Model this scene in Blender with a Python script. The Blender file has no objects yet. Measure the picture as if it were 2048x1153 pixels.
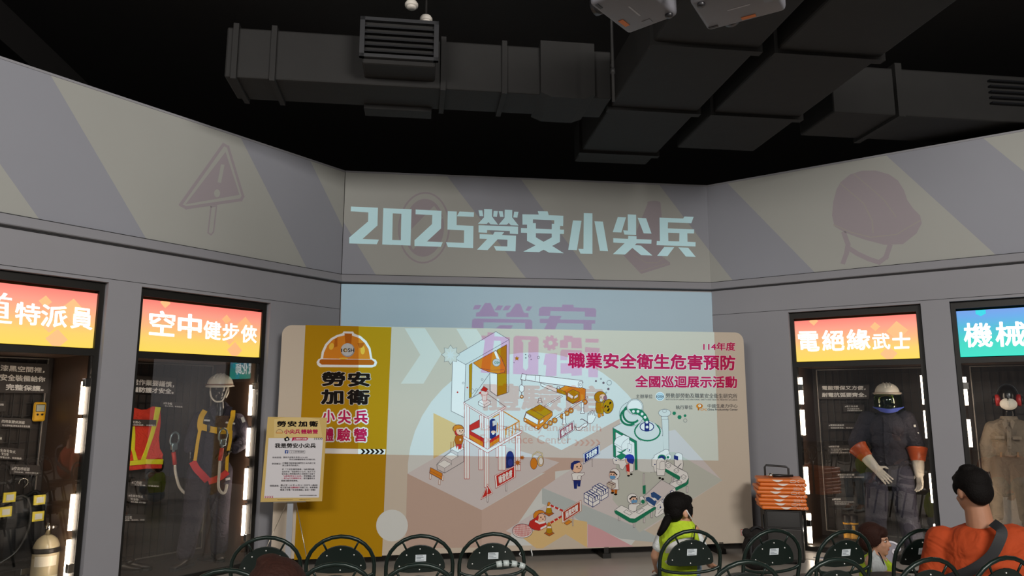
import bpy, bmesh, math, random
from mathutils import Vector, Matrix
random.seed(7)
SC = bpy.context.scene
COL = SC.collection
# ---------------------------------------------------------------- camera
F, CX, CY, CAM_H = 1425.0, 1024.0, 576.5, 1.65
PITCH = math.atan(225.5 / F)
cam_d = bpy.data.cameras.new('camera'); cam = bpy.data.objects.new('camera', cam_d); COL.objects.link(cam)
cam_d.sensor_width = 36.0; cam_d.lens = 36.0 * F / 2048.0; cam_d.clip_start = 0.05; cam_d.clip_end = 100
cam.location = (0, 0, CAM_H); cam.rotation_euler = (math.pi / 2 + PITCH, 0, 0)
SC.camera = cam
# ---------------------------------------------------------------- view and world
SC.view_settings.view_transform = 'Standard'
SC.view_settings.look = 'None'
SC.view_settings.exposure = 0.0
SC.view_settings.gamma = 1.0
SC.view_settings.use_curve_mapping = False
wd = bpy.data.worlds.new('hall_ambient'); SC.world = wd; wd.use_nodes = True
wd.node_tree.nodes['Background'].inputs[0].default_value = (0.80, 0.88, 1.0, 1)
wd.node_tree.nodes['Background'].inputs[1].default_value = 0.045

def area_light(name, loc, target, sx, sy, power, color):
    l = bpy.data.lights.new(name, 'AREA'); l.shape = 'RECTANGLE'; l.size = sx; l.size_y = sy
    l.energy = power; l.color = color
    o = bpy.data.objects.new(name, l); COL.objects.link(o); o.location = loc
    o.rotation_euler = (Vector(target) - Vector(loc)).to_track_quat('-Z', 'Y').to_euler()
    return o
# added soft fill behind the camera, standing in for hall and projector light
area_light('fill_light_left', (-3.2, -2.5, 4.9), (-1.5, 8, 2.4), 3.0, 1.2, 275, (1.0, 0.95, 0.90))
area_light('fill_light_right', (3.6, -2.5, 4.9), (1.8, 8, 2.4), 3.0, 1.2, 640, (1.0, 0.95, 0.90))

# ---------------------------------------------------------------- helpers
def S(h):
    h = h.lstrip('#'); out = []
    for i in (0, 2, 4):
        c = int(h[i:i + 2], 16) / 255.0
        out.append(c / 12.92 if c <= 0.04045 else ((c + 0.055) / 1.055) ** 2.4)
    return (*out, 1.0)
MATS = {}
def mat(name, color='808080', rough=0.6, metal=0.0, emit=0.0, noise=0.0, nscale=8.0, bump=0.0, spec=0.5, ecol=None):
    """procedural material: base colour broken up by a noise texture, optional bump or emission"""
    if name in MATS: return MATS[name]
    m = bpy.data.materials.new(name); m.use_nodes = True; nt = m.node_tree; b = nt.nodes['Principled BSDF']
    c = S(color) if isinstance(color, str) else color
    b.inputs['Base Color'].default_value = c; b.inputs['Roughness'].default_value = rough
    b.inputs['Metallic'].default_value = metal; b.inputs['Specular IOR Level'].default_value = spec
    m.diffuse_color = c
    if emit:
        b.inputs['Emission Color'].default_value = S(ecol) if ecol else c; b.inputs['Emission Strength'].default_value = emit
    if noise or bump:
        tc = nt.nodes.new('ShaderNodeTexCoord'); nz = nt.nodes.new('ShaderNodeTexNoise')
        nz.inputs['Scale'].default_value = nscale; nz.inputs['Detail'].default_value = 4
        nt.links.new(tc.outputs['Object'], nz.inputs['Vector'])
        if noise:
            mx = nt.nodes.new('ShaderNodeMix'); mx.data_type = 'RGBA'
            mx.inputs[6].default_value = tuple(min(1, x * (1 + noise)) for x in c[:3]) + (1,)
            mx.inputs[7].default_value = tuple(x * (1 - noise) for x in c[:3]) + (1,)
            nt.links.new(nz.outputs['Fac'], mx.inputs[0]); nt.links.new(mx.outputs[2], b.inputs['Base Color'])
        if bump:
            bp = nt.nodes.new('ShaderNodeBump'); bp.inputs['Strength'].default_value = bump; bp.inputs['Distance'].default_value = 0.01
            nt.links.new(nz.outputs['Fac'], bp.inputs['Height']); nt.links.new(bp.outputs['Normal'], b.inputs['Normal'])
    MATS[name] = m
    return m

def cloth(name, color, rough=0.85, scale=26, bump=0.5):
    m = mat(name, color, rough, noise=0.12, nscale=scale * .45, bump=bump, spec=0.2)
    for n in m.node_tree.nodes:      # broad soft creases
        if n.type == 'BUMP': n.inputs['Distance'].default_value = .05; n.inputs['Strength'].default_value = .55
        if n.type == 'TEX_NOISE': n.inputs['Distortion'].default_value = 1.2; n.inputs['Detail'].default_value = 2.5
    return m

class MB:
    """collects shapes into one mesh with several material slots"""
    def __init__(self): self.v = []; self.f = []; self.mi = []; self.mats = []; self.sm = []
    def slot(self, m):
        if m not in self.mats: self.mats.append(m)
        return self.mats.index(m)
    def add(self, vs, fs, m, smooth=False):
        o = len(self.v); self.v.extend([tuple(x) for x in vs]); k = self.slot(m)
        for f in fs: self.f.append([i + o for i in f]); self.mi.append(k); self.sm.append(smooth)
        return self
    def box(self, lo, hi, m, rot=None, piv=None):
        x0, y0, z0 = lo; x1, y1, z1 = hi
        vs = [Vector(p) for p in ((x0, y0, z0), (x1, y0, z0), (x1, y1, z0), (x0, y1, z0), (x0, y0, z1), (x1, y0, z1), (x1, y1, z1), (x0, y1, z1))]
        if rot is not None:
            c = Vector(piv) if piv is not None else sum(vs, Vector()) / 8
            vs = [c + rot @ (v - c) for v in vs]
        return self.add(vs, [(0, 3, 2, 1), (4, 5, 6, 7), (0, 1, 5, 4), (1, 2, 6, 5), (2, 3, 7, 6), (3, 0, 4, 7)], m)
    def bevbox(self, lo, hi, m, b=0.02, seg=3, smooth=True):
        bm = bmesh.new(); bmesh.ops.create_cube(bm, size=1)
        for v in bm.verts: v.co = Vector([lo[i] + (v.co[i] + .5) * (hi[i] - lo[i]) for i in range(3)])
        bmesh.ops.bevel(bm, geom=list(bm.edges), offset=b, segments=seg, affect='EDGES', profile=0.5)
        bm.verts.index_update()
        self.add([v.co.copy() for v in bm.verts], [[v.index for v in f.verts] for f in bm.faces], m, smooth); bm.free(); return self
    def tube(self, pts, r, m, n=10, closed=False, ell=None, caps=True):
        pts = [Vector(p) for p in pts]; N = len(pts)
        rs = r if isinstance(r, (list, tuple)) else [r] * N
        vs = []; prev = None
        for i, p in enumerate(pts):
            if closed: t = pts[(i + 1) % N] - pts[i - 1]
            else: t = pts[min(i + 1, N - 1)] - pts[max(i - 1, 0)]
            t.normalize()
            if prev is None:
                a = Vector((0, 0, 1)) if abs(t.z) < 0.9 else Vector((1, 0, 0))
                u = t.cross(a).normalized()
            else: u = (prev - t * prev.dot(t)).normalized()
            prev = u; w = t.cross(u)
            for k in range(n):
                an = 2 * math.pi * k / n; e = ell if ell else (1, 1)
                vs.append(p + u * math.cos(an) * rs[i] * e[0] + w * math.sin(an) * rs[i] * e[1])
        fs = []
        for i in range(N if closed else N - 1):
            j = (i + 1) % N
            for k in range(n):
                k2 = (k + 1) % n; fs.append((i * n + k, i * n + k2, j * n + k2, j * n + k))
        if not closed and caps:
            fs.append(tuple(range(n))[::-1]); fs.append(tuple((N - 1) * n + k for k in range(n)))
        return self.add(vs, fs, m, True)
    def lathe(self, prof, m, n=24, c=(0, 0, 0), axis='z', sx=1, sy=1):
        c = Vector(c); vs = []
        for (r, h) in prof:
            for k in range(n):
                a = 2 * math.pi * k / n; x, y = r * math.cos(a) * sx, r * math.sin(a) * sy
                vs.append(c + (Vector((x, y, h)) if axis == 'z' else Vector((x, h, y)) if axis == 'y' else Vector((h, x, y))))
        fs = []
        for i in range(len(prof) - 1):
            for k in range(n):
                k2 = (k + 1) % n; fs.append((i * n + k, i * n + k2, (i + 1) * n + k2, (i + 1) * n + k))
        fs.append(tuple(range(n))[::-1]); fs.append(tuple((len(prof) - 1) * n + k for k in range(n)))
        return self.add(vs, fs, m, True)
    def ball(self, c, r, m, n=16, rot=None):
        c = Vector(c); rx, ry, rz = r if isinstance(r, (tuple, list)) else (r, r, r); vs = []; fs = []
        h = n // 2
        for i in range(h + 1):
            t = math.pi * i / h
            for k in range(n):
                a = 2 * math.pi * k / n
                p = Vector((rx * math.sin(t) * math.cos(a), ry * math.sin(t) * math.sin(a), rz * math.cos(t)))
                if rot is not None: p = rot @ p
                vs.append(c + p)
        for i in range(h):
            for k in range(n):
                k2 = (k + 1) % n; fs.append((i * n + k, (i + 1) * n + k, (i + 1) * n + k2, i * n + k2))
        return self.add(vs, fs, m, True)
    def prism(self, poly, y0, y1, m, smooth=False):
        """polygon in x,z extruded along y"""
        n = len(poly); a = sum(poly[i][0] * poly[(i + 1) % n][1] - poly[(i + 1) % n][0] * poly[i][1] for i in range(n))
        if a < 0: poly = poly[::-1]
        vs = [(x, y0, z) for x, z in poly] + [(x, y1, z) for x, z in poly]
        fs = [tuple(range(n)), tuple(range(n, 2 * n))[::-1]]
        for i in range(n): j = (i + 1) % n; fs.append((j, i, i + n, j + n))
        return self.add(vs, fs, m, smooth)
    def build(self, name, parent=None, bevel=0, weld=False, label=None, autosmooth=True):
        me = bpy.data.meshes.new(name); me.from_pydata(self.v, [], self.f)
        for m in self.mats: me.materials.append(m)
        for p, k, s in zip(me.polygons, self.mi, self.sm): p.material_index = k; p.use_smooth = s
        me.update()
        o = bpy.data.objects.new(name, me); COL.objects.link(o)
        if parent is not None: o.parent = parent
        if bevel:
            b = o.modifiers.new('bevel', 'BEVEL'); b.width = bevel; b.segments = 2; b.limit_method = 'ANGLE'
        if label: o['label'] = label
        return o

def empty(name, loc=(0, 0, 0), rz=0.0, parent=None):
    o = bpy.data.objects.new(name, None); COL.objects.link(o); o.location = loc; o.rotation_euler = (0, 0, rz)
    o.empty_display_size = 0.1
    if parent is not None: o.parent = parent
    return o
def tag(o, label, cat, group=None):
    o['label'] = label; o['category'] = cat
    if group: o['group'] = group
    return o
def struct(o): o['kind'] = 'structure'; return o

def capsule(mb, p0, r0, p1, r1, m, n=14):
    """closed tapered limb segment with round ends"""
    p0 = Vector(p0); p1 = Vector(p1); t = (p1 - p0).normalized()
    pts = []; rs = []
    for k in (0.02, .35, .7, .92): pts.append(p0 - t * r0 * (1 - k ** 1) * .98); rs.append(r0 * math.sqrt(max(.02, 1 - (1 - k) ** 2)))
    pts.append(p0); rs.append(r0); pts.append(p1); rs.append(r1)
    for k in (.92, .7, .35, .02): pts.append(p1 + t * r1 * (1 - k) * .98); rs.append(r1 * math.sqrt(max(.02, 1 - (1 - k) ** 2)))
    mb.tube(pts, rs, m, n)
def chain(mb, pts, m, n=14):
    """chain of (x,y,z,r) joints"""
    for a, b in zip(pts[:-1], pts[1:]): capsule(mb, a[:3], a[3], b[:3], b[3], m, n)
def fuse(mb, name, parent, m, voxel=0.012, smooth=4, label=None):
    """merge overlapping closed shapes into one continuous surface"""
    o = mb.build(name, parent, label=label)
    r = o.modifiers.new('fuse', 'REMESH'); r.mode = 'VOXEL'; r.voxel_size = voxel; r.use_smooth_shade = True
    if smooth: s = o.modifiers.new('smooth', 'SMOOTH'); s.iterations = smooth; s.factor = 0.5
    dg = bpy.context.evaluated_depsgraph_get(); dg.update()
    me = bpy.data.meshes.new_from_object(o.evaluated_get(dg)); o.modifiers.clear(); old = o.data; o.data = me; bpy.data.meshes.remove(old)
    me.name = name; me.materials.clear(); me.materials.append(m)
    for p in me.polygons: p.material_index = 0; p.use_smooth = True
    return o

# text outlines -----------------------------------------------------------
_tc = {}
def text_geo(body, offset=0.0):
    """outline of a line of text filled into faces (a bold weight is struck several times): verts, faces, bounding box"""
    k = (body, offset)
    if k in _tc: return _tc[k]
    cu = bpy.data.curves.new('t', 'FONT'); cu.body = body; cu.resolution_u = 2
    o = bpy.data.objects.new('t', cu); COL.objects.link(o)
    dg = bpy.context.evaluated_depsgraph_get(); dg.update()
    me = bpy.data.meshes.new_from_object(o.evaluated_get(dg))
    v0 = [(v.co.x, v.co.y) for v in me.vertices]; f0 = [tuple(p.vertices) for p in me.polygons]
    bpy.data.objects.remove(o); bpy.data.curves.remove(cu); bpy.data.meshes.remove(me)
    vs, fs = [], []
    if offset < .005: dirs = [(0, 0)]
    elif offset < .016: dirs = [(-offset, 0), (offset, 0)]
    else:
        nd = 8 if offset < .05 else 18
        dirs = [(0, 0)] + [(offset * math.cos(a), offset * math.sin(a)) for a in [2 * math.pi * (i + .5) / nd for i in range(nd)]]
    for dx, dy in dirs:
        base = len(vs); vs += [(x + dx, y + dy) for x, y in v0]; fs += [tuple(i + base for i in f) for f in f0]
    xs = [v[0] for v in vs]; ys = [v[1] for v in vs]
    _tc[k] = (vs, fs, (min(xs), min(ys), max(xs), max(ys)), len(v0))
    return _tc[k]

# rays of the photograph's camera, used to read positions off surfaces ------
CP, SP = math.cos(PITCH), math.sin(PITCH)
def ray(px, py):
    x = (px - CX) / F; y = (CY - py) / F
    return Vector((x, CP - y * SP, SP + y * CP))
EYE = Vector((0, 0, CAM_H))
class Frame:
    """upright plane: origin, x to the right seen from the room, y into the wall, z up"""
    def __init__(s, o, ang):
        s.o = Vector(o); s.ang = ang; s.x = Vector((math.cos(ang), math.sin(ang), 0)); s.y = Vector((-s.x.y, s.x.x, 0))
    def loc(s, px, py, dep=0.0):
        r = ray(px, py); t = (s.o + s.y * dep - EYE).dot(s.y) / r.dot(s.y); q = EYE + r * t - s.o
        return (q.dot(s.x), q.z)
    def w(s, x, y, z): return s.o + s.x * x + s.y * y + Vector((0, 0, z))

class Art:
    """flat printed artwork: coordinates read in a crop of the photo, laid onto a frame's plane"""
    def __init__(s, fr, dep=0.0, lift=0.0006, step=0.00003):
        s.fr = fr; s.dep = dep; s.mb = MB(); s.lift = lift; s.step = step; s.k = 0; s.ox = 0; s.oy = 0; s.sc = 1.0
    def crop(s, ox, oy, sc): s.ox, s.oy, s.sc = ox, oy, sc; return s
    def P(s, p): return s.fr.loc(s.ox + p[0] / s.sc, s.oy + p[1] / s.sc, s.dep)
    def _y(s): s.k += 1; return s.dep - s.lift - s.k * s.step
    def raw(s, pts, m):
        y = s._y(); n = len(pts); a = sum(pts[i][0] * pts[(i + 1) % n][1] - pts[(i + 1) % n][0] * pts[i][1] for i in range(n))
        if a < 0: pts = pts[::-1]
        s.mb.add([(u, y, v) for u, v in pts], [tuple(range(n))], m)
    def poly(s, pts, m=None, line=None, w=0.004):
        q = [s.P(p) for p in pts]
        if m: s.raw(q, m)
        if line: s._stroke(q, line, w, True)
    def line(s, pts, m, w=0.004, closed=False): s._stroke([s.P(p) for p in pts], m, w, closed)
    def _stroke(s, q, m, w, closed):
        y = s._y(); n = len(q); vs = []; fs = []
        for i in range(n if closed else n - 1):
            a = Vector(q[i]); b = Vector(q[(i + 1) % n]); d = b - a
            if d.length < 1e-6: continue
            d.normalize(); e = Vector((-d.y, d.x)) * w / 2; a2 = a - d * w * .4; b2 = b + d * w * .4; o = len(vs)
            for p in (a2 - e, b2 - e, b2 + e, a2 + e): vs.append((p.x, y - (i % 2) * 1.5e-5, p.y))
            fs.append((o, o + 1, o + 2, o + 3))
        if fs: s.mb.add(vs, fs, m)
    def ell(s, cx, cy, rx, ry, m=None, line=None, w=0.004, rot=0, n=28, a0=0, a1=360):
        c, sn = math.cos(math.radians(rot)), math.sin(math.radians(rot)); pts = []
        full = abs(a1 - a0) >= 360
        for k in range(n if full else n + 1):
            a = math.radians(a0 + (a1 - a0) * k / n); x, y = rx * math.cos(a), ry * math.sin(a)
            pts.append((cx + x * c - y * sn, cy + x * sn + y * c))
        if m: s.poly(pts, m)
        if line: s.line(pts, line, w, full)
    def text(s, body, quad, m, off=0.0, ref=None):
        """quad: x0,y0,x1,y1 or four corner points TL,TR,BR,BL"""
        if not isinstance(quad[0], (tuple, list)):
            x0, y0, x1, y1 = quad; quad = ((x0, y0), (x1, y0), (x1, y1), (x0, y1))
        TL, TR, BR, BL = [Vector(s.P(p)) for p in quad]
        vs, fs, (a, b, c, d), n0 = text_geo(body, off); y = s._y(); out = []
        if ref is not None: a, b, c, d = text_geo(body, ref)[2]
        for i, (px, py) in enumerate(vs):
            u = (px - a) / (c - a); v = (py - b) / (d - b); p = (BL * (1 - u) + BR * u) * (1 - v) + (TL * (1 - u) + TR * u) * v
            out.append((p.x, y - (i // n0) * 1.5e-5, p.y))
        s.k += int((len(vs) // n0) * 1.5e-5 / s.step) + 1; s.mb.add(out, fs, m)
    def build(s, name, parent, label=None): return s.mb.build(name, parent, label=label)
# ================================================================ the room
R_ = math.radians
FL = Frame((-3.32747573, 6.33586296, 0), R_(90 - 36.1))      # left wall, x = 0 at the harness cabinet's left side
FR = Frame((3.21665344, 8.23780656, 0), R_(-35.2))           # right wall, x = 0 at the electrician cabinet's left side
FC = Frame((-1.98324381, 8.17088947, 0), R_(90 - 82.5))      # middle wall
WC = 4.50
FB = Frame((-2.376, 7.3426, 0), R_(9.5))                     # event backdrop
m_wall = mat('grey_wall_paint', '8a8a8f', 0.75, noise=0.03, nscale=3, bump=0.03)
m_cream = mat('band_cream', '9d9e99', 0.8, noise=0.02, nscale=3)  # projected stripes put into the wall colour, with the lavender below
m_lav = mat('band_lavender', '8b8d95', 0.8, noise=0.02, nscale=3)
m_icon = mat('band_icon_mauve', '938b90', 0.8)  # projected icons painted into the band's colour
m_iconl = mat('band_icon_line', '97928d', 0.8)
m_black = mat('black_ceiling_paint', '120f0e', 0.8, noise=0.3, nscale=5)
m_duct = mat('dark_duct_wrap', '151413', 0.75, noise=0.25, nscale=6, bump=0.25)
m_floor = mat('floor_vinyl', 'a0988f', 0.28, noise=0.10, nscale=5)
m_groove = mat('dark_groove', '2a2a2c', 0.9)
Z_BAND, Z_TOP, Z_HEAD = 3.10, 4.34, 2.665

b = MB(); b.box((-14, -9, -0.1), (14, 14, 0), m_floor); struct(b.build('floor'))
b = MB(); b.box((-14, -9, 5.7), (14, 14, 5.8), m_black); struct(b.build('ceiling'))
b = MB(); b.box((-14, 13.9, 0), (14, 14, 5.7), m_black); b.box((-14, -2, 0), (-13.9, 14, 5.7), m_black); b.box((13.9, -2, 0), (14, 14, 5.7), m_black)
struct(b.build('wall_rear'))

def clip(poly, f):
    out = []
    for i in range(len(poly)):
        a, c = poly[i - 1], poly[i]; fa, fc = f(a), f(c)
        if fa >= 0 and fc >= 0: out.append(c)
        elif fa >= 0 or fc >= 0:
            t = fa / (fa - fc); q = (a[0] + (c[0] - a[0]) * t, a[1] + (c[1] - a[1]) * t)
            out.append(q)
            if fc >= 0: out.append(c)
    return out
def band(mb, fr, x0, x1, lines, mats):
    """diagonal stripes, projected light put into the wall colour, between boundary lines given in photo pixels"""
    bl = [(x0 - 9, x0 - 9)]
    for (p, q) in lines:
        a = fr.loc(*p); c = fr.loc(*q); k = (c[0] - a[0]) / (c[1] - a[1])
        bl.append((a[0] + (Z_BAND - a[1]) * k, a[0] + (Z_TOP - a[1]) * k))
    bl.append((x1 + 9, x1 + 9))
    for i, m in enumerate(mats):
        pg = [(bl[i][0], Z_BAND), (bl[i + 1][0], Z_BAND), (bl[i + 1][1], Z_TOP), (bl[i][1], Z_TOP)]
        pg = clip(clip(pg, lambda p: p[0] - x0), lambda p: x1 - p[0])
        if len(pg) > 2: mb.add([(x, 0, z) for x, z in pg], [tuple(range(len(pg)))], m)
    mb.box((x0, .001, Z_BAND), (x1, .10, Z_TOP), m_wall)
    mb.box((x0, -.006, Z_TOP), (x1, .10, Z_TOP + .02), m_wall)

def wall(name, fr, x0, x1, openings, lines, mats):
    w = MB(); xs = x0
    for a, c in openings:
        w.box((xs, 0, 0), (a, .10, Z_HEAD), m_wall); xs = c
    w.box((xs, 0, 0), (x1, .10, Z_HEAD), m_wall)
    if openings: w.box((x0, 0, Z_HEAD), (x1, .10, Z_BAND), m_wall)
    else: w.v.clear(); w.f.clear(); w.mi.clear(); w.sm.clear(); w.box((x0, 0, 0), (x1, .10, Z_BAND), mat('beam_lightened_wall_paint', '9c9c9e', .8, noise=.02, nscale=3))  # wall paint lightened to carry part of the projected rectangle's brightness
    if openings:      # fine panel joint above the cabinets
        w.box((x0, -.001, Z_HEAD + .028), (x1, 0, Z_HEAD + .033), m_groove)
    band(w, fr, x0, x1, lines, mats)
    o = struct(w.build(name)); o.location = fr.o; o.rotation_euler = (0, 0, fr.ang)
    return o
L_ = m_lav; C_ = m_cream
wl = wall('wall_left', FL, -6.0, 2.27, [(-1.635, -.29), (-.005, 1.345)],
     [((0, 328), (73, 431)), ((99, 147), (290, 474)), ((480, 273), (612, 534)), ((620, 321), (697, 479))], [C_, L_, C_, L_, C_])
wc = wall('wall_back', FC, 0, WC, [], [((652, 387), (752, 551)), ((896, 355), (1053, 558)), ((1045, 363), (1193, 565)), ((1323, 376), (1421, 505))], [L_, C_, L_, C_, L_])
wr = wall('wall_right', FR, -.903, 6.0, [(-.005, 1.345), (1.605, 2.955)],
     [((1421, 505), (1469, 566)), ((1459, 371), (1635, 551)), ((1780, 318), (1997, 515)), ((1973, 282), (2048, 343))], [C_, L_, C_, L_, C_])
# ledge under the striped band: shallow sloping trim with a shadow groove
for i, (fr, x0, x1) in enumerate(((FL, -6.0, 2.30), (FC, -.03, WC + .03), (FR, -.93, 6.0))):
    t = MB()
    prof = [(0.0, 3.005), (-.045, 3.012), (-.05, 3.02), (-.018, 3.10), (0.0, 3.102)]
    n = len(prof)
    t.add([(x0, y, z) for y, z in prof] + [(x1, y, z) for y, z in prof],
          [(k, k + n, (k + 1) % n + n, (k + 1) % n) for k in range(n)] + [tuple(range(n)), tuple(range(n, 2 * n))[::-1]], m_wall)
    t.box((x0, -.019, 3.0995), (x1, -.0005, 3.106), m_groove); t.box((x0, -.012, 2.994), (x1, -.0005, 3.005), m_groove)
    o = struct(t.build('trim_%d' % (i + 1))); o.location = fr.o; o.rotation_euler = (0, 0, fr.ang)

def graphic(name, fr, label, cat, fn):
    e = empty(name, fr.o, fr.ang); tag(e, label, cat); fn(e); return e
def icon_triangle(e):
    a = Art(FL)
    a.poly([(447, 289), (456, 294), (486, 393), (482, 400), (372, 416), (361, 410)], None, m_icon, .03)
    b_ = Art(FL); b_.poly([(451, 304), (479, 390), (371, 409)], m_icon)
    c = Art(FL, lift=.0012); c.poly([(442, 329), (449, 330), (442, 366), (435, 365)], m_cream); c.ell(434, 387, 6, 8, m_cream); c.build('exclamation_mark', e)
    d_ = Art(FL); d_.poly([(422, 414), (433, 412), (427, 464), (422, 470), (416, 466)], None, m_icon, .014)
    b_.build('sign_face', e); a.build('sign_border', e); d_.build('sign_pole', e)
graphic('wall_graphic', FL, 'faint triangular warning sign graphic with exclamation mark on the left striped wall band', 'wall graphic', icon_triangle)
def icon_noentry(e):
    a = Art(FC); a.ell(848, 456, 50, 70, None, m_icon, .02, 4, 48); a.build('ring', e)
    b_ = Art(FC); b_.ell(848, 456, 40, 58, m_icon, rot=4, n=48); b_.build('disc', e)
    c = Art(FC, lift=.0012); c.poly([(812, 470), (868, 412), (886, 436), (826, 500)], m_cream); c.build('slash', e)
graphic('wall_graphic', FC, 'faint round prohibition sign graphic behind the white digits of the title', 'wall graphic', icon_noentry)
def icon_cone(e):
    a = Art(FC); a.crop(1050, 410, 5.535)
    a.poly([(1360, -20), (1500, -20), (1545, 540), (1130, 550)], m_icon); a.ell(1425, -22, 72, 22, m_icon); a.build('cone_body', e)
    b_ = Art(FC, lift=.0012).crop(1050, 410, 5.535); b_.poly([(1085, 555), (1380, 470), (1605, 640), (1605, 665), (1290, 765), (1270, 750)], m_icon)
    b_.line([(1270, 735), (1590, 645)], m_iconl, .008); b_.line([(1200, 560), (1340, 640), (1460, 640), (1545, 590)], m_iconl, .008); b_.build('cone_base', e)
graphic('wall_graphic', FC, 'faint traffic cone painted for the projected icon behind the last white characters of the title', 'wall graphic', icon_cone)
def icon_helmet(e):
    a = Art(FR).crop(1348, 380, 2.926)
    a.poly([(925, 150), (932, 70), (950, 0), (975, -45), (1030, -90), (1100, -112), (1180, -113), (1260, -90), (1310, -55), (1345, 0), (1365, 60), (1400, 110), (1440, 150), (1450, 195), (1420, 255), (1340, 318), (1230, 322), (1110, 290), (1000, 250), (940, 215)], m_icon)
    a.line([(975, -35), (1040, 20), (1110, 80), (1160, 180), (1165, 250)], m_iconl, .012); a.line([(1050, -95), (1140, -20), (1230, 60), (1300, 160)], m_iconl, .010)
    a.line([(935, 205), (1040, 250), (1150, 278), (1300, 262), (1440, 180)], m_iconl, .012); a.build('helmet_shell', e)
    b_ = Art(FR).crop(1348, 380, 2.926); b_.line([(995, 255), (1018, 320), (1010, 370), (990, 425)], m_icon, .05); b_.line([(1020, 340), (1075, 375), (1140, 405), (1200, 425), (1240, 395), (1262, 330)], m_icon, .05); b_.build('chin_strap', e)
graphic('wall_graphic', FR, 'faint mauve safety helmet graphic with chin strap on the right striped wall band', 'wall graphic', icon_helmet)

# title: block lettering, projected light painted as pale colour, outlines read from the photo
m_title = mat('title_light_paint', 'cdf6ff', 0.8)
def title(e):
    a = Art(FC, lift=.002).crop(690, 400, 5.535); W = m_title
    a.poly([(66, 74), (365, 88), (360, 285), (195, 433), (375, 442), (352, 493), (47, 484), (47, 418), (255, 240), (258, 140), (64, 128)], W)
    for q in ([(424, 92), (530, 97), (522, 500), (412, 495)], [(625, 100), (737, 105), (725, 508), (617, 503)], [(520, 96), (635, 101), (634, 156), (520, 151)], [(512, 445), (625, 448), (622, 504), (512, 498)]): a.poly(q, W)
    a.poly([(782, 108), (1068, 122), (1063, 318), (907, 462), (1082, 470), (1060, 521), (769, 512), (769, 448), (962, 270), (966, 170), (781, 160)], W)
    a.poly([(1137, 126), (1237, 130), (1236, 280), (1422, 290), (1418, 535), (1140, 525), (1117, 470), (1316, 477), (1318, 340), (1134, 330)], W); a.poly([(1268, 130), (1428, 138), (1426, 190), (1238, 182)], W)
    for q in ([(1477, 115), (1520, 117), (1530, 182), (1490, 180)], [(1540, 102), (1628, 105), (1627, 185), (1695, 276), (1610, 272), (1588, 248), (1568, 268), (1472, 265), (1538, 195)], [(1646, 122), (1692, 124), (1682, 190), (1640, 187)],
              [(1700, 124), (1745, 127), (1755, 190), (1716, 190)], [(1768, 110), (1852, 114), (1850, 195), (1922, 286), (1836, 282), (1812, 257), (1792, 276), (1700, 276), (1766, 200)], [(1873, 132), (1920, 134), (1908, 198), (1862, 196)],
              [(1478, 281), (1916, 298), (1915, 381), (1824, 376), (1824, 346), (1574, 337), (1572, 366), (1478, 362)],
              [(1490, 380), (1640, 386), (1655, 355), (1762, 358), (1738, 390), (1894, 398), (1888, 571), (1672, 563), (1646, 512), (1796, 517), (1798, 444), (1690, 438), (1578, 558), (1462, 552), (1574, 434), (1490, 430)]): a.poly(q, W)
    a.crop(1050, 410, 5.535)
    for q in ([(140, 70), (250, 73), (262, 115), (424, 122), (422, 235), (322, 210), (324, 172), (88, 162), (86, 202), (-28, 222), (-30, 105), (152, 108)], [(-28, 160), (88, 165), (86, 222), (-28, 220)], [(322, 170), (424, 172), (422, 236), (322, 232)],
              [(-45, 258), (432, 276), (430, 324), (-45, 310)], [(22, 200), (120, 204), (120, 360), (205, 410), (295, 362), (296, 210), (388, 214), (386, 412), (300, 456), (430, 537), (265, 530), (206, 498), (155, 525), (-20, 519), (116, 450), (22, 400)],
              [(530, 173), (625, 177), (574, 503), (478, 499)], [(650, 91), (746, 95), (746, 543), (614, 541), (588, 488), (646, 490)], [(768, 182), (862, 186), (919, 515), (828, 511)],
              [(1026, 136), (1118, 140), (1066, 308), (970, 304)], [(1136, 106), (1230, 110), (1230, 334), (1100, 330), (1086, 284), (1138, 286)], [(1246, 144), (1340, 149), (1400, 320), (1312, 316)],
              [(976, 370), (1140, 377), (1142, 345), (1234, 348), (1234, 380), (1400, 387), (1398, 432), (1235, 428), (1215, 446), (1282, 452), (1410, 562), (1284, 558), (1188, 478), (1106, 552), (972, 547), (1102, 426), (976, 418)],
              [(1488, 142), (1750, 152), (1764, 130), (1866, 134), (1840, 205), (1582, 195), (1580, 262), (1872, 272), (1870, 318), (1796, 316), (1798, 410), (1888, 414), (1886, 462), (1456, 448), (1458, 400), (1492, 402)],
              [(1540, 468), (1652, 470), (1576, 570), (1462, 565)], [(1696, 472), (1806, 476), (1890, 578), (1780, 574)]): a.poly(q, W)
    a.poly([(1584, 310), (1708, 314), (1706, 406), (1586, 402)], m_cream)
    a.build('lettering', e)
title_e = graphic('title_lettering', FC, 'large pale lettering painted for the projected title 2025勞安小尖兵 across the middle wall band', 'lettering', title)

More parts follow.
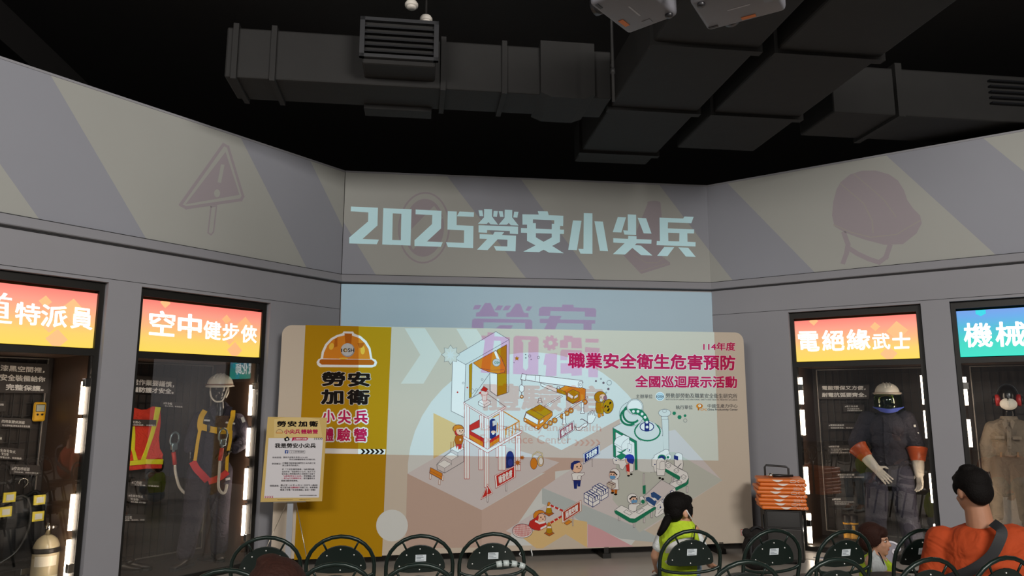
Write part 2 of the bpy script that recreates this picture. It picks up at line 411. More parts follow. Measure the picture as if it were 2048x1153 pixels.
# ================================================================ ceiling services
def duct_box(name, label, build, cat='air duct', group=None):
    e = empty(name, FC.o, FC.ang); tag(e, label, cat, group); build(e); return e
def wide_duct(x0, x1, y0, y1):
    def f(e):
        d = MB(); d.box((x0, y0, 4.4), (x1, y1, 4.8), m_duct); d.build('duct_body', e, bevel=.02)
        for y in (-4.6, -3.4, -2.15, -.95):
            if y0 < y < y1:
                k = MB(); k.box((x0 - .03, y, 4.37), (x1 + .03, y + .07, 4.83), m_duct); k.build('flange', e)
    return f
duct_box('air_duct', 'wide flat black air duct, left one of the parallel pair behind the projectors', wide_duct(2.66, 3.52, -7.0, -.55))
duct_box('air_duct', 'wide flat black air duct, right one of the parallel pair', wide_duct(3.68, 4.57, -7.0, -1.15))
def cross(e):
    d = MB(); d.box((-.80, -2.33, 4.4), (2.62, -1.86, 4.86), m_duct); d.build('duct_body', e, bevel=.015)
    for x in (-.74, -.42, 1.05, 1.60, 2.2):
        k = MB(); k.box((x, -2.36, 4.375), (x + .045, -1.83, 4.885), m_duct); k.build('flange', e)
    k = MB(); k.prism([(2.05, 4.36), (2.35, 4.36), (2.45, 4.40), (2.45, 4.90), (1.95, 4.90), (1.95, 4.40)], -2.38, -1.80, m_duct); k.build('coupling', e)
    g = MB(); m_g = mat('grille_metal', '26272a', .4)
    g.box((.36, -2.66, 4.50), (1.02, -2.62, 4.53), m_g); g.box((.36, -2.66, 4.83), (1.02, -2.62, 4.86), m_g); g.box((.36, -2.66, 4.50), (.40, -2.62, 4.86), m_g); g.box((.98, -2.66, 4.50), (1.02, -2.62, 4.86), m_g)
    h = MB(); h.box((.38, -2.62, 4.46), (1.0, -2.30, 4.86), m_duct); h.build('outlet_box', e, bevel=.02)
    gr = g.build('grille', e)
    for z in (4.555, 4.61, 4.665, 4.72, 4.775):
        s_ = MB(); s_.box((.40, -2.665, z), (.98, -2.63, z + .012), mat('grille_slat', '242528', .35, .6), Matrix.Rotation(R_(25), 3, 'X')); s_.build('slat', gr)
    d2 = MB(); d2.box((.35, -1.90, 4.36), (.98, -1.72, 4.41), m_duct); d2.build('damper_plate', e)
duct_box('air_duct', 'black cross duct with a louvred outlet grille hanging left of the wide ducts', cross)
def right_duct(e):
    d = MB(); d.box((4.9, -2.2, 4.45), (8.6, -1.55, 4.95), m_duct); d.build('duct_body', e, bevel=.02)
    k = MB(); k.box((5.55, -2.25, 4.42), (5.62, -1.5, 4.98), m_duct); k.build('flange', e)
    for z in (4.62, 4.68, 4.74, 4.80, 4.86):
        s_ = MB(); s_.box((6.6, -2.24, z), (8.0, -2.20, z + .018), mat('grille_slat', '242528', .35, .6)); s_.build('slat', e)
duct_box('air_duct', 'dim black air duct with a long slot grille at far right above the right wall', right_duct)
def beam(e):
    d = MB(); d.box((-6, -3.2, 5.25), (9.5, -2.9, 5.7), m_black); d.build('beam_body', e)
b = MB(); b.box((-5.5, -5.2, 5.3), (-3.4, 3, 5.7), m_black); o = struct(b.build('trim_4')); o.location = FC.o; o.rotation_euler = (0, 0, FC.ang)

def smoke(px, py, label):
    z = 5.3; r = ray(px, py); t = (z - CAM_H) / r.z; p = EYE + r * t
    e = empty('smoke_detector', p); tag(e, label, 'smoke detector')
    m = mat('detector_white', 'd8d2c8', .5)
    b = MB(); b.lathe([(.058, .0), (.062, .012), (.062, .03), (.05, .045), (.05, .05)], m, 24); b.build('base', e)
    b = MB(); b.lathe([(.022, -.022), (.04, -.016), (.046, -.004), (.046, .004)], m, 20); b.build('sensor_head', e)
    b = MB(); b.tube([(0, 0, .05), (0, 0, .40)], .012, m_black, 8); b.build('stem', e)
smoke(823, 14, 'upper left white round smoke detector on the black ceiling')
smoke(852, 43, 'lower right white round smoke detector on the black ceiling')

def hang_pipe():
    z1 = 4.05; r = ray(1227, 203); 
    p = EYE + r * (5.2 / r.y)
    e = empty('hanging_pipe', p); tag(e, 'thin dark conduit pipe hanging down in front of the wide duct below the projector', 'pipe')
    b = MB(); b.tube([(0, 0, 0), (0, 0, 5.7 - p.z)], .012, mat('dark_pipe', '2c2c2c', .6, .2), 12); b.build('pipe', e)
    b = MB(); b.tube([(0, 0, .23), (0, 0, .27)], .018, mat('dark_pipe'), 12); b.build('collar', e)
hang_pipe()

m_proj = mat('projector_grey', '6a6a70', .5, noise=.04, nscale=20)
m_pdark = mat('projector_dark', '1c1c20', .4)
def projector(cx, cy, z, rz, w, d, label, sticker, mxo=.11):
    e = empty('projector', (cx, cy, z), rz); tag(e, label, 'projector')
    b = MB(); b.bevbox((-w / 2, -d / 2, 0), (w / 2, d / 2, .11), m_proj, .02, 3); b.build('housing', e)
    for sx in (-1, 1):
        f = MB(); f.lathe([(.016, -.012), (.018, -.006), (.018, .01)], m_pdark, 14, (sx * w * .38, -d * .40, 0)); f.build('foot', e)
    f = MB(); f.box((-w * .46, d * .36, -.003), (-w * .34, d * .41, .01), m_pdark); f.build('corner_slot', e)
    f = MB(); f.box((w * .30, -.02, -.002), (w * .40, .02, .01), mat('projector_vent', '70747c', .5)); f.build('vent', e)
    f = MB(); f.box((sticker[0] - .032, sticker[1] - .012, -.0025), (sticker[0] + .032, sticker[1] + .012, .005), mat('orange_sticker', 'c8713a', .6)); f.build('sticker', e, label='orange sticker')
    f = MB(); f.box((-.05, -.004, -.001), (.05, .004, .004), mat('projector_mark', '9a9aa0', .5)); f.build('badge', e)
    f = MB(); f.lathe([(.045, 0), (.045, .04), (.03, .04)], m_pdark, 20, (-w * .2, d / 2 - .005, .055), 'y'); f.build('lens', e)
    mx = mxo; f = MB(); f.tube([(mx, 0, .11), (mx, 0, 5.7 - z)], .02, m_black, 12); f.box((mx - .06, -.07, .108), (mx + .06, .07, .125), m_black); f.build('ceiling_mount', e)
    return e
pl = projector(.556, 3.0, 3.4, math.atan2(.26, .216) - 0 , .34, .265, 'grey projector hung from the ceiling, left one, its corner pointing at the striped wall', (.06, .09), -.11)
pr = projector(1.02, 2.97, 3.4, math.atan2(-.185, .307), .36, .287, 'grey projector hung from the ceiling, right one in front of the wide ducts', (.02, .105))
def cables():
    e = empty('cable_bundle', (.80, 2.82, 3.52)); tag(e, 'blue, white and yellow cables bunched between the two ceiling projectors', 'cable')
    for k, (c, n) in enumerate((('2f63b0', 'blue_cable'), ('d5d5d0', 'white_cable'), ('d8c648', 'yellow_cable'), ('e4e4e0', 'grey_cable'))):
        b = MB(); pts = [(-.10 + .02 * k, .03 * math.sin(k), -.05), (-.04, .03 * k - .05, -.10 - .012 * k), (.03 + .02 * k, .02, .01 * k - .09), (.12, -.04 + .02 * k, -.05), (.20, .03, -.04)]
        b.tube(smooth(pts), .008, mat(n, c, .5), 8); b.build('cable', e)
def smooth(pts, k=6):
    P = [Vector(p) for p in pts]; P = [P[0]] + P + [P[-1]]; out = []
    for i in range(1, len(P) - 2):
        for j in range(k):
            t = j / k; a, b, c, d = P[i - 1], P[i], P[i + 1], P[i + 2]
            out.append(.5 * ((2 * b) + (c - a) * t + (2 * a - 5 * b + 4 * c - d) * t * t + (3 * b - a - 3 * c + d) * t ** 3))
    out.append(P[-2]); return out
cables()
# ================================================================ display cabinets
m_frame = mat('black_frame_metal', '15130f', .45, .2, noise=.15, nscale=12)
m_inside = mat('cabinet_inside_glow_paint', '5c4638', .42, noise=.15, nscale=6)  # glow of the tubes on the side panels put into a lighter brown
m_back = mat('cabinet_back_black', '2c221b', .6, noise=.15, nscale=6)
m_wire = mat('grid_wire_black', '15110f', .5)
m_plac = mat('placard_grey', '3a332f', .6)
m_ptext = mat('placard_white', 'f4efe8', .6)
m_chrome = mat('chrome', 'c8c4bc', .18, 1.0)
m_led = mat('led_tube', 'ffffff', .4, emit=21.0, ecol='ffe8d0')
m_sigw = mat('sign_white_light', 'ffffff', .5, emit=1.35, ecol='fffdf6')
m_sigl = mat('sign_outline', 'd8b070', .5, emit=.45)
m_sigt = mat('sign_outline_teal', '58a8a8', .5, emit=.45)
# clear glazing: mostly transparent with a mirror-like sheen
m_glass = bpy.data.materials.new('cabinet_glass'); m_glass.use_nodes = True
nt = m_glass.node_tree; nt.nodes.clear()
_o = nt.nodes.new('ShaderNodeOutputMaterial'); _m = nt.nodes.new('ShaderNodeMixShader'); _t = nt.nodes.new('ShaderNodeBsdfTransparent'); _g = nt.nodes.new('ShaderNodeBsdfGlossy'); _f = nt.nodes.new('ShaderNodeFresnel')
_mm = nt.nodes.new('ShaderNodeMath'); _mm.operation = 'MULTIPLY_ADD'; _mm.inputs[1].default_value = 1.0; _mm.inputs[2].default_value = .07
_t.inputs[0].default_value = (.93, .94, .94, 1); _g.inputs['Roughness'].default_value = 0.0; _f.inputs[0].default_value = 1.5
nt.links.new(_f.outputs[0], _mm.inputs[0]); nt.links.new(_mm.outputs[0], _m.inputs[0]); nt.links.new(_t.outputs[0], _m.inputs[1]); nt.links.new(_g.outputs[0], _m.inputs[2]); nt.links.new(_m.outputs[0], _o.inputs[0])

def sign_mat(name, stops, strength):
    """backlit sign film: printed colour gradient from bottom to top"""
    m = bpy.data.materials.new(name); m.use_nodes = True; nt = m.node_tree; b = nt.nodes['Principled BSDF']
    tc = nt.nodes.new('ShaderNodeTexCoord'); sx = nt.nodes.new('ShaderNodeSeparateXYZ'); cr = nt.nodes.new('ShaderNodeValToRGB')
    nt.links.new(tc.outputs['Generated'], sx.inputs[0]); nt.links.new(sx.outputs['Z'], cr.inputs[0])
    e = cr.color_ramp.elements; e[0].position = stops[0][0]; e[0].color = S(stops[0][1]); e[1].position = stops[-1][0]; e[1].color = S(stops[-1][1])
    for p, c in stops[1:-1]: k = e.new(p); k.color = S(c)
    nt.links.new(cr.outputs[0], b.inputs['Emission Color']); b.inputs['Emission Strength'].default_value = strength; b.inputs['Base Color'].default_value = (.05, .05, .05, 1)
    return m
m_sig_o = sign_mat('sign_sunset', [(0, 'ffdc54'), (.25, 'ffd664'), (.5, 'ffbb7c'), (.78, 'ffa086'), (1, 'ff8072')], .95)
m_sig_t = sign_mat('sign_teal', [(0, '00e8cc'), (.3, '10dcc8'), (.6, '30c0dc'), (.85, '58aaf0'), (1, '6aa0f0')], .9)
m_dia_o = mat('sign_diamond', 'ffa472', .5, emit=.85); m_dia_t = mat('sign_hexagon', '22b8c8', .5, emit=.8)

ZS0, ZS1 = 2.095, 2.565      # sign film
def cabinet(fr, x0, label, sig, diam, dia_shape, led_side, led_z, x_sign=(.045, 1.285)):
    W = 1.335; Y0 = .055; D = .86
    o = fr.w(x0, 0, 0); e = empty('display_cabinet', o, fr.ang); tag(e, label, 'display cabinet', 'lit display cabinets recessed in the walls')
    b = MB()
    for a, c in ((0, .042), (W - .042, W)): b.box((a, Y0, 0), (c, Y0 + .09, 2.66), m_frame)
    b.box((.042, Y0, 2.59), (W - .042, Y0 + .09, 2.66), m_frame); b.box((.042, Y0, 2.03), (W - .042, Y0 + .07, 2.085), m_frame); b.box((.042, Y0, 0), (W - .042, Y0 + .07, .055), m_frame)
    b.build('frame', e)
    b = MB(); b.box((0, Y0 + .09, 0), (.02, Y0 + D, 2.66), m_inside); b.box((W - .02, Y0 + .09, 0), (W, Y0 + D, 2.66), m_inside); b.box((.02, Y0 + D - .02, 0), (W - .02, Y0 + D, 2.66), m_back)
    b.box((.02, Y0 + .12, 2.04), (W - .02, Y0 + D - .02, 2.07), m_inside); b.box((0, Y0 + .09, 2.64), (W, Y0 + D, 2.66), m_inside); b.build('casing', e)
    b = MB(); b.box((.02, Y0 + .071, .005), (W - .02, Y0 + D - .02, .05), mat('cabinet_plinth', '3a332e', .3, noise=.1)); b.build('base_panel', e)
    g = MB(); yb = Y0 + D - .06; m_e = mat('grid_edge', '8a837c', .4, .6)
    for k in range(16): x = .09 + k * .0767; g.box((x, yb, .12), (x + .007, yb + .008, 2.02), m_wire)
    for k in range(17): z = .15 + k * .1135; g.box((.08, yb + .008, z), (W - .08, yb + .014, z + .007), m_wire)
    for lo, hi in (((.075, .11), (.085, 2.03)), ((W - .085, .11), (W - .075, 2.03)), ((.085, .11), (W - .085, .12)), ((.085, 2.02), (W - .085, 2.03))): g.box((lo[0], yb - .004, lo[1]), (hi[0], yb + .016, hi[1]), m_e)
    g.build('grid_panel', e)
    s_ = MB(); s_.box((x_sign[0], Y0 + .012, ZS0), (x_sign[1], Y0 + .06, ZS1), sig); sg = s_.build('sign_panel', e)
    f2 = Frame(fr.w(x0, 0, 0), fr.ang)
    w = x_sign[1] - x_sign[0]
    for (u, v, r) in ((.17, .97, .05), (.68, .76, .05), (.85, .64, .105), (.77, .12, .085), (.72, .33, .05)):
        cx, cz = x_sign[0] + u * w, ZS0 + v * (ZS1 - ZS0); pts = []
        for k in range(dia_shape): a = 2 * math.pi * k / dia_shape + math.pi / 2; pts.append((cx + r * math.cos(a), cz + r * math.sin(a)))
        for ax, s0, lim in ((0, 1, x_sign[0]), (0, -1, x_sign[1]), (1, 1, ZS0), (1, -1, ZS1)): pts = clip(pts, lambda p: s0 * (p[ax] - lim))
        if len(pts) > 2: dm = Art(f2, Y0 + .012); dm.raw(pts, diam); dm.build('sign_diamond', sg)
    b = MB(); b.box((.042, Y0 + .02, .055), (W - .042, Y0 + .028, 2.03), m_glass); gl = b.build('glass_door', e)
    xs = .03 if led_side == 0 else W - .03
    for z in (1.80, .30):
        h = MB(); xx = .042 if led_side == 0 else W - .042; sg_ = 1 if led_side == 0 else -1
        h.box((min(xx, xx + sg_ * .05), Y0 - .004, z - .035), (max(xx, xx + sg_ * .05), Y0 + .045, z + .035), m_chrome); h.build('hinge', gl, bevel=.004)
    h = MB(); xx = W - .10 if led_side == 0 else .10; h.tube([(xx, Y0 - .02, 1.0), (xx, Y0 - .02, 1.2)], .008, m_chrome, 10); h.tube([(xx, Y0 + .02, 1.02), (xx, Y0 - .02, 1.02)], .006, m_chrome, 8); h.tube([(xx, Y0 + .02, 1.18), (xx, Y0 - .02, 1.18)], .006, m_chrome, 8)
    if led_side < 0: h.build('handle', gl)
    for side in (0, 1):
        xx = .052 if side == 0 else W - .052
        for z0, z1 in led_z:
            t = MB(); t.tube([(xx, Y0 + .115, z0), (xx, Y0 + .115, z1)], .017, m_led, 12); lt = t.build('light_tube', e)
            t = MB(); xa = .02 if side == 0 else W - .02; xb = .026 if side == 0 else W - .026; t.box((min(xa, xb), Y0 + .09, z0 - .02), (max(xa, xb), Y0 + .15, z1 + .02), m_chrome); t.build('tube_holder', lt)
    return e, f2
def sign_text(e, f2, items, lines, lm, Y0=.055):
    a = Art(f2, Y0 + .012, lift=.0025)
    for body, q, off in items: a.text(body, q, m_sigw, off * .7)
    a.build('sign_lettering', e)
    if lines:
        c = Art(f2, Y0 + .012, lift=.0032)
        for l in lines: c.line(l, lm, .0035)
        c.build('lettering_outline', e)
def placard(e, f2, quad, texts, dep=.83, plate=True):
    """small caption plate on the grid: quad in photo pixels, texts = (string, rect)"""
    qs = [f2.loc(x, y, dep) for x, y in quad]
    b = MB()
    if plate:
        n = len(qs); pts = qs if sum(qs[i][0] * qs[(i + 1) % n][1] - qs[(i + 1) % n][0] * qs[i][1] for i in range(n)) > 0 else qs[::-1]
        b.prism(pts, dep, dep + .012, m_plac); p = b.build('placard', e)
    else: p = e
    a = Art(f2, dep)
    for body, q in texts: a.text(body, q, m_ptext, .03 if q[3][1] - q[0][1] > 8.4 else .012)
    a.build('placard_lettering', p)
LZ_L = [(1.50, 1.81), (1.09, 1.37), (.66, .965), (.31, .60)]
LZ_1 = [(1.535, 1.81), (1.215, 1.50), (.585, .875), (.20, .51)]
LZ_3 = [(1.61, 1.915), (1.26, 1.545), (.605, .90), (.07, .39)]
LZ_4 = [(1.605, 1.89), (1.185, 1.46), (.605, .90), (.30, .58)]

# --- gas-and-tunnel cabinet at the left edge of the photo
c1, f1 = cabinet(FL, -1.63, 'display cabinet at the far left with an orange sign ending in 道特派員', m_sig_o, m_dia_o, 4, 1, LZ_1)
sign_text(c1, f1, [('道', ((-50, 578), (25, 588), (24, 650), (-51, 641)), .02), ('特', ((31, 603), (82, 610), (79, 652), (29, 649)), .03), ('派', ((83, 608), (137, 614), (133, 657), (80, 653)), .03), ('員', ((143, 614), (186, 619), (184, 661), (140, 657)), .03)], [], m_sigl)
placard(c1, f1, [(-40, 722), (99, 729), (96, 787), (-45, 786)], [('漆黑空間裡，', ((1, 730), (90, 736), (89, 747), (0, 743))), ('安全裝備給你', ((0, 748), (91, 754), (90, 765), (0, 762))), ('完整保護。', ((12, 768), (88, 773), (87, 783), (11, 781)))])
placard(c1, f1, [(-30, 801), (12, 803), (11, 824), (-30, 822)], [('呼吸防護', ((-28, 806), (8, 808), (8, 812), (-28, 811)))])
placard(c1, f1, [(-8, 835), (64, 839), (62, 858), (-10, 854)], [('四用氣體偵測器', ((4, 840), (50, 843), (49, 849), (3, 846))), ('可以即時監測氧氣及有害氣體', ((4, 849), (60, 852), (60, 856), (4, 853)))])
placard(c1, f1, [(-20, 868), (6, 870), (5, 888), (-21, 886)], [('工作服', ((-18, 873), (4, 875), (4, 880), (-18, 878)))])
placard(c1, f1, [(-10, 894), (49, 899), (47, 922), (-12, 918)], [('全身背負式', ((0, 898), (31, 902), (31, 908), (0, 904))), ('安全帶', ((3, 905), (17, 907), (17, 913), (3, 911))), ('穿著合身，拆卸簡便', ((0, 913), (43, 916), (43, 920), (0, 917)))])
placard(c1, f1, [(21, 929), (81, 932), (78, 952), (19, 949)], [('#空氣呼吸器', ((24, 934), (60, 936), (59, 943), (23, 941))), ('消防搶救、局限空間作業', ((28, 943), (77, 946), (77, 949), (28, 946)))])

# --- harness cabinet
c2, f2 = cabinet(FL, 0, 'display cabinet with the orange sign 空中健步俠, beside the event backdrop', m_sig_o, m_dia_o, 4, 1, LZ_L)
def z2(*q): return tuple((280 + x / 7.314, 580 + y / 7.314) for x, y in q)
sign_text(c2, f2, [('空', z2((135, 295), (520, 325), (500, 690), (128, 660)), .03), ('中', z2((555, 335), (905, 370), (895, 725), (545, 700)), .045), ('健', z2((930, 450), (1190, 470), (1175, 740), (925, 720)), .03), ('步', z2((1205, 480), (1450, 500), (1440, 755), (1200, 745)), .03), ('俠', z2((1480, 505), (1715, 530), (1700, 785), (1470, 770)), .03)],
          [z2((292, 500), (320, 430), (380, 385), (450, 395), (500, 450), (505, 510)), z2((335, 480), (370, 410), (430, 385)), z2((170, 490), (500, 512)), z2((170, 500), (500, 522)), z2((555, 555), (900, 580)), z2((680, 575), (770, 582), (768, 635), (675, 628), (680, 575)), z2((1650, 690), (1640, 620), (1680, 580), (1715, 610), (1690, 720))], m_sigl)
placard(c2, f2, [(250, 750), (352, 757), (350, 790), (247, 784)], [('高處作業要謹慎，', ((250, 757), (349, 764), (348, 776), (249, 769))), ('裝備防護才安全。', ((250, 773), (348, 778), (347, 789), (249, 784)))])
placard(c2, f2, [(322, 803), (366, 806), (365, 816), (321, 813)], [('#安全帽', ((327, 804), (344, 806), (344, 811), (327, 809))), ('防止墜落、碰撞傷害', ((330, 811), (365, 813), (365, 816), (330, 814)))])
placard(c2, f2, [(262, 839), (313, 841), (312, 853), (261, 852)], [('反光背心', ((258, 842), (282, 843), (282, 848), (258, 847))), ('提高辨識度，夜間警示', ((262, 849), (311, 850), (311, 853), (262, 852)))], dep=.70)
placard(c2, f2, [(262, 958), (319, 964), (318, 976), (261, 972)], [('#工作服', ((264, 962), (284, 964), (283, 970), (263, 968))), ('合身舒適、穿戴服貼', ((268, 969), (318, 972), (318, 975), (268, 972)))])
placard(c2, f2, [(252, 984), (300, 991), (298, 1006), (250, 1003)], [('#全身背負式', ((257, 989), (286, 992), (286, 997), (257, 994))), ('安全帶', ((261, 996), (277, 998), (277, 1003), (261, 1001))), ('防墜必備', ((262, 1003), (292, 1005), (292, 1008), (262, 1006)))])
placard(c2, f2, [(244, 1029), (294, 1030), (291, 1043), (240, 1043)], [('安全鞋', ((249, 1033), (264, 1033), (264, 1039), (249, 1039))), ('防滑、防穿刺、防砸', ((250, 1040), (289, 1039), (289, 1042), (250, 1043)))])

# --- electrician cabinet
c3, f3 = cabinet(FR, 0, 'display cabinet with the orange sign 電絕緣武士, right of the event backdrop', m_sig_o, m_dia_o, 4, 0, LZ_3)
def z3(*q): return tuple((1570 + x / 7.314, 610 + y / 7.314) for x, y in q)
sign_text(c3, f3, [('電', z3((185, 390), (490, 385), (510, 680), (205, 688)), .03), ('絕', z3((535, 375), (860, 365), (875, 670), (550, 680)), .035), ('緣', z3((895, 362), (1235, 355), (1255, 660), (910, 670)), .035), ('武', z3((1270, 420), (1525, 415), (1545, 650), (1285, 658)), .03), ('士', z3((1560, 405), (1832, 400), (1832, 640), (1585, 648)), .04)],
          [z3((690, 440), (720, 390), (770, 365)), z3((690, 445), (860, 440)), z3((555, 580), (680, 575)), z3((915, 570), (1040, 565)), z3((190, 430), (300, 425)), z3((375, 425), (480, 420)), z3((195, 525), (480, 520))], m_sigl)
def q3(x, y): return (1480 + x / 2.546, 700 + y / 2.546)
def plac3(x0, y0, x1, y1, rows):
    t = []
    for body, a, c, u, v in rows: t.append((body, (q3(a, c), q3(u, c), q3(u, v), q3(a, v))))
    placard(c3, f3, [q3(x0, y0), q3(x1, y0), q3(x1, y1), q3(x0, y1)], t)
plac3(400, 178, 658, 252, [('電能環保又方便，', 418, 184, 640, 206), ('耐電抗弧要齊全。', 418, 218, 645, 242)])
plac3(528, 280, 634, 316, [('#電工安全帽', 534, 284, 600, 293), ('符合國家標準、', 546, 298, 612, 304), ('具耐電壓功能安全帽', 546, 307, 622, 313)])
plac3(448, 376, 588, 406, [('#電弧防護面罩', 452, 380, 530, 389), ('電弧防護等級，保護面部', 462, 395, 584, 402)])
plac3(448, 486, 570, 534, [('#絕緣手套', 452, 489, 506, 498), ('依電壓等級選用、', 462, 504, 560, 510), ('定期檢查', 462, 513, 520, 519), ('耐壓試驗合格橡膠手套', 462, 522, 565, 528)])
plac3(492, 628, 634, 658, [('#電弧防護衣/褲', 498, 632, 582, 642), ('電弧防護衣服，可耐熱阻燃', 508, 646, 632, 653)])
plac3(466, 752, 592, 796, [('#絕緣鞋', 470, 757, 514, 767), ('依標準選用絕緣鞋款，', 482, 773, 584, 779), ('可耐電壓測試', 482, 783, 556, 789)])

# --- machinist cabinet at the right edge
c4, f4 = cabinet(FR, 1.61, 'display cabinet at the far right edge with the teal sign 機械', m_sig_t, m_dia_t, 6, 0, LZ_4)
def z4(*q): return tuple((1890 + x / 5.766, 600 + y / 5.766) for x, y in q)
sign_text(c4, f4, [('機', z4((208, 270), (540, 262), (556, 545), (225, 550)), .03), ('械', z4((572, 255), (930, 248), (945, 535), (590, 545)), .03), ('化', z4((975, 245), (1290, 238), (1310, 520), (985, 530)), .03), ('師', z4((1320, 236), (1620, 230), (1640, 505), (1330, 515)), .03)],
          [z4((295, 310), (400, 300), (510, 300), (500, 355), (430, 360), (400, 330), (370, 370), (310, 360), (295, 310)), z4((575, 300), (690, 290)), z4((575, 330), (690, 325)), z4((700, 405), (830, 395)), z4((700, 435), (830, 430)), z4((800, 490), (900, 340))], m_sigt)

# ---------------------------------------------------------------- left cabinet contents
def at(fr, px, py, dep): x, z = fr.loc(px, py, dep); return fr.w(x, dep, z), x, z
def thing(fr, name, px, py, dep, label, cat, group=None):
    p, x, z = at(fr, px, py, dep); e = empty(name, p, fr.ang); tag(e, label, cat, group); return e
g = thing(FL, 'gas_detector', 77, 824, .82, 'yellow handheld gas detector hung on the grid in the far left cabinet', 'gas detector')
m_y = mat('detector_yellow', 'e8b21c', .4); m_dk = mat('dark_plastic', '1c1c1c', .4)
b = MB(); b.bevbox((-.05, -.035, -.085), (.05, .0, .085), m_y, .018, 3); b.build('housing', g)
b = MB(); b.box((-.032, -.038, .005), (.032, -.034, .058), mat('lcd_grey', 'a8aca0', .3)); b.build('screen', g)
b = MB(); b.box((-.036, -.0375, .0), (.036, -.0335, .064), m_dk); b.build('screen_bezel', g)
for x in (-.018, .018): b = MB(); b.lathe([(.009, -.004), (.009, .0)], m_dk, 12, (x, -.036, -.025), 'y'); b.build('button', g)
h = thing(FL, 'coat_hook', 47, 966, .80, 'bare bent metal hook hung on the grid above the black breathing harness', 'hook')
b = MB(); b.tube([(.035 * math.cos(a), 0, .035 * math.sin(a)) for a in [R_(200 - k * 22) for k in range(11)]] + [(.0, 0, -.055)], .005, m_chrome, 8); b.build('hook_wire', h)
# black breathing-apparatus harness with reflective tabs
h = thing(FL, 'breathing_apparatus_harness', 40, 1045, .72, 'black air breathing harness with four yellow and silver tabs hanging in the far left cabinet', 'harness')
m_web = cloth('black_webbing', '1e1c1c', .7); m_tab = mat('reflective_yellow_tab', 'e6d23a', .5); m_tabs = mat('reflective_silver', 'd8d8d0', .35)
b = MB(); b.bevbox((-.17, .0, -.40), (.20, .06, .22), mat('harness_plate', '1b1a1c', .5), .05, 3); b.build('back_plate', h)
for sx in (-1, 1):
    b = MB(); b.tube(smooth([(.03 * sx, -.01, .22), (.10 * sx, -.05, .24), (.15 * sx, -.07, .05), (.15 * sx, -.06, -.18), (.12 * sx, -.02, -.33)]), .03, m_web, 10, ell=(1, .5)); b.build('shoulder_strap', h)
b = MB(); b.tube(smooth([(-.22, -.05, -.26), (-.1, -.08, -.30), (.1, -.08, -.30), (.22, -.05, -.26)]), .028, m_web, 10, ell=(1, .5)); b.build('waist_strap', h)
for px, py, w in ((17, 995, 15), (9, 1024, 14), (77, 1000, 13), (74, 1033, 12)):
    x, z = FL.loc(px, py, .62); ox, oz = FL.loc(40, 1045, .72)
    b = MB(); q = (x - ox, z - oz); b.box((q[0] - .045, -.125, q[1] - .04), (q[0] + .045, -.11, q[1] + .04), m_tab); b.box((q[0] - .025, -.128, q[1] - .025), (q[0] + .03, -.11, q[1] + .022), m_tabs); b.build('reflective_tab', h)
b = MB(); b.tube(smooth([(-.2, -.08, .20), (-.02, -.12, .22), (.03, -.12, .0), (-.05, -.12, -.22), (-.25, -.1, -.34)]), .011, mat('hose_black', '2a2a28', .3), 10); b.build('air_hose', h)
b = MB(); b.box((.0, -.12, -.42), (.09, -.08, -.37), m_chrome); b.build('buckle', h, bevel=.005)
# cylinder
p, x, z = at(FL, 95, 1075, .45)
cyl = empty('gas_cylinder', FL.w(x, .45, .05), FL.ang); tag(cyl, 'pale yellowish clear-coated air cylinder with a chrome valve standing in the far left cabinet', 'gas cylinder')
m_cyl = mat('cylinder_pale', 'b5a98a', .22, noise=.1, nscale=14); zt = FL.loc(90, 1071, .45)[1] - .05
b = MB(); b.lathe([(.06, 0), (.098, .02), (.10, .06), (.10, zt - .13), (.095, zt - .08), (.075, zt - .035), (.045, zt - .01), (.028, zt)], m_cyl, 32); cb = b.build('cylinder_body', cyl)
b = MB(); b.lathe([(.022, zt - .01), (.022, zt + .035), (.03, zt + .04), (.03, zt + .07), (.012, zt + .085), (.008, zt + .10)], m_chrome, 18); b.tube([(0, 0, zt + .055), (.07, -.01, zt + .06)], .016, m_chrome, 12); b.build('valve', cyl)
for z0, z1, a0, a1 in ((zt - .24, zt - .16, 200, 300), (zt - .40, zt - .32, 215, 320)):
    vs = []; n = 12
    for k in range(n + 1):
        a = R_(a0 + (a1 - a0) * k / n); vs += [(.1012 * math.cos(a), .1012 * math.sin(a), z0), (.1012 * math.cos(a), .1012 * math.sin(a), z1)]
    b = MB(); b.add(vs, [(2 * k, 2 * k + 2, 2 * k + 3, 2 * k + 1) for k in range(n)], mat('cylinder_sticker', 'd8d2c0', .5)); b.build('label_sticker', cyl)
b = MB(); b.box((.107, -.02, 0), (.125, .0, .75), m_frame); b.lathe([(.104, .34), (.108, .35), (.108, .37), (.104, .38)], m_frame, 24); b.build('retaining_post', cyl)

# ---------------------------------------------------------------- harness cabinet contents besides the mannequin
v = thing(FL, 'safety_vest', 292, 878, .76, 'red high-visibility vest with yellow reflective stripes hung on the grid of the harness cabinet', 'safety vest')
m_red = cloth('vest_red', 'd8402c', .8); m_stripe = mat('vest_yellow_tape', 'e0dc28', .45, noise=.12, nscale=30)
fv = Frame(v.location - FL.y * 0, FL.ang); fv.o.z = 0
def vq(*q): return [tuple(fv.loc(240 + x / 4.115, 720 + y / 4.115, 0)) for x, y in q]
def vpart(name, pts, y0, y1, m):
    b = MB(); zc = v.location.z; b.prism([(x, z - zc) for x, z in vq(*pts)], y0, y1, m); return b.build(name, v, bevel=.006)
vpart('vest_body', [(90, 395), (120, 398), (165, 412), (215, 408), (262, 385), (322, 392), (325, 520), (310, 640), (318, 730), (345, 780), (340, 800), (333, 895), (200, 898), (70, 912), (60, 780)], -.03, .0, m_red)
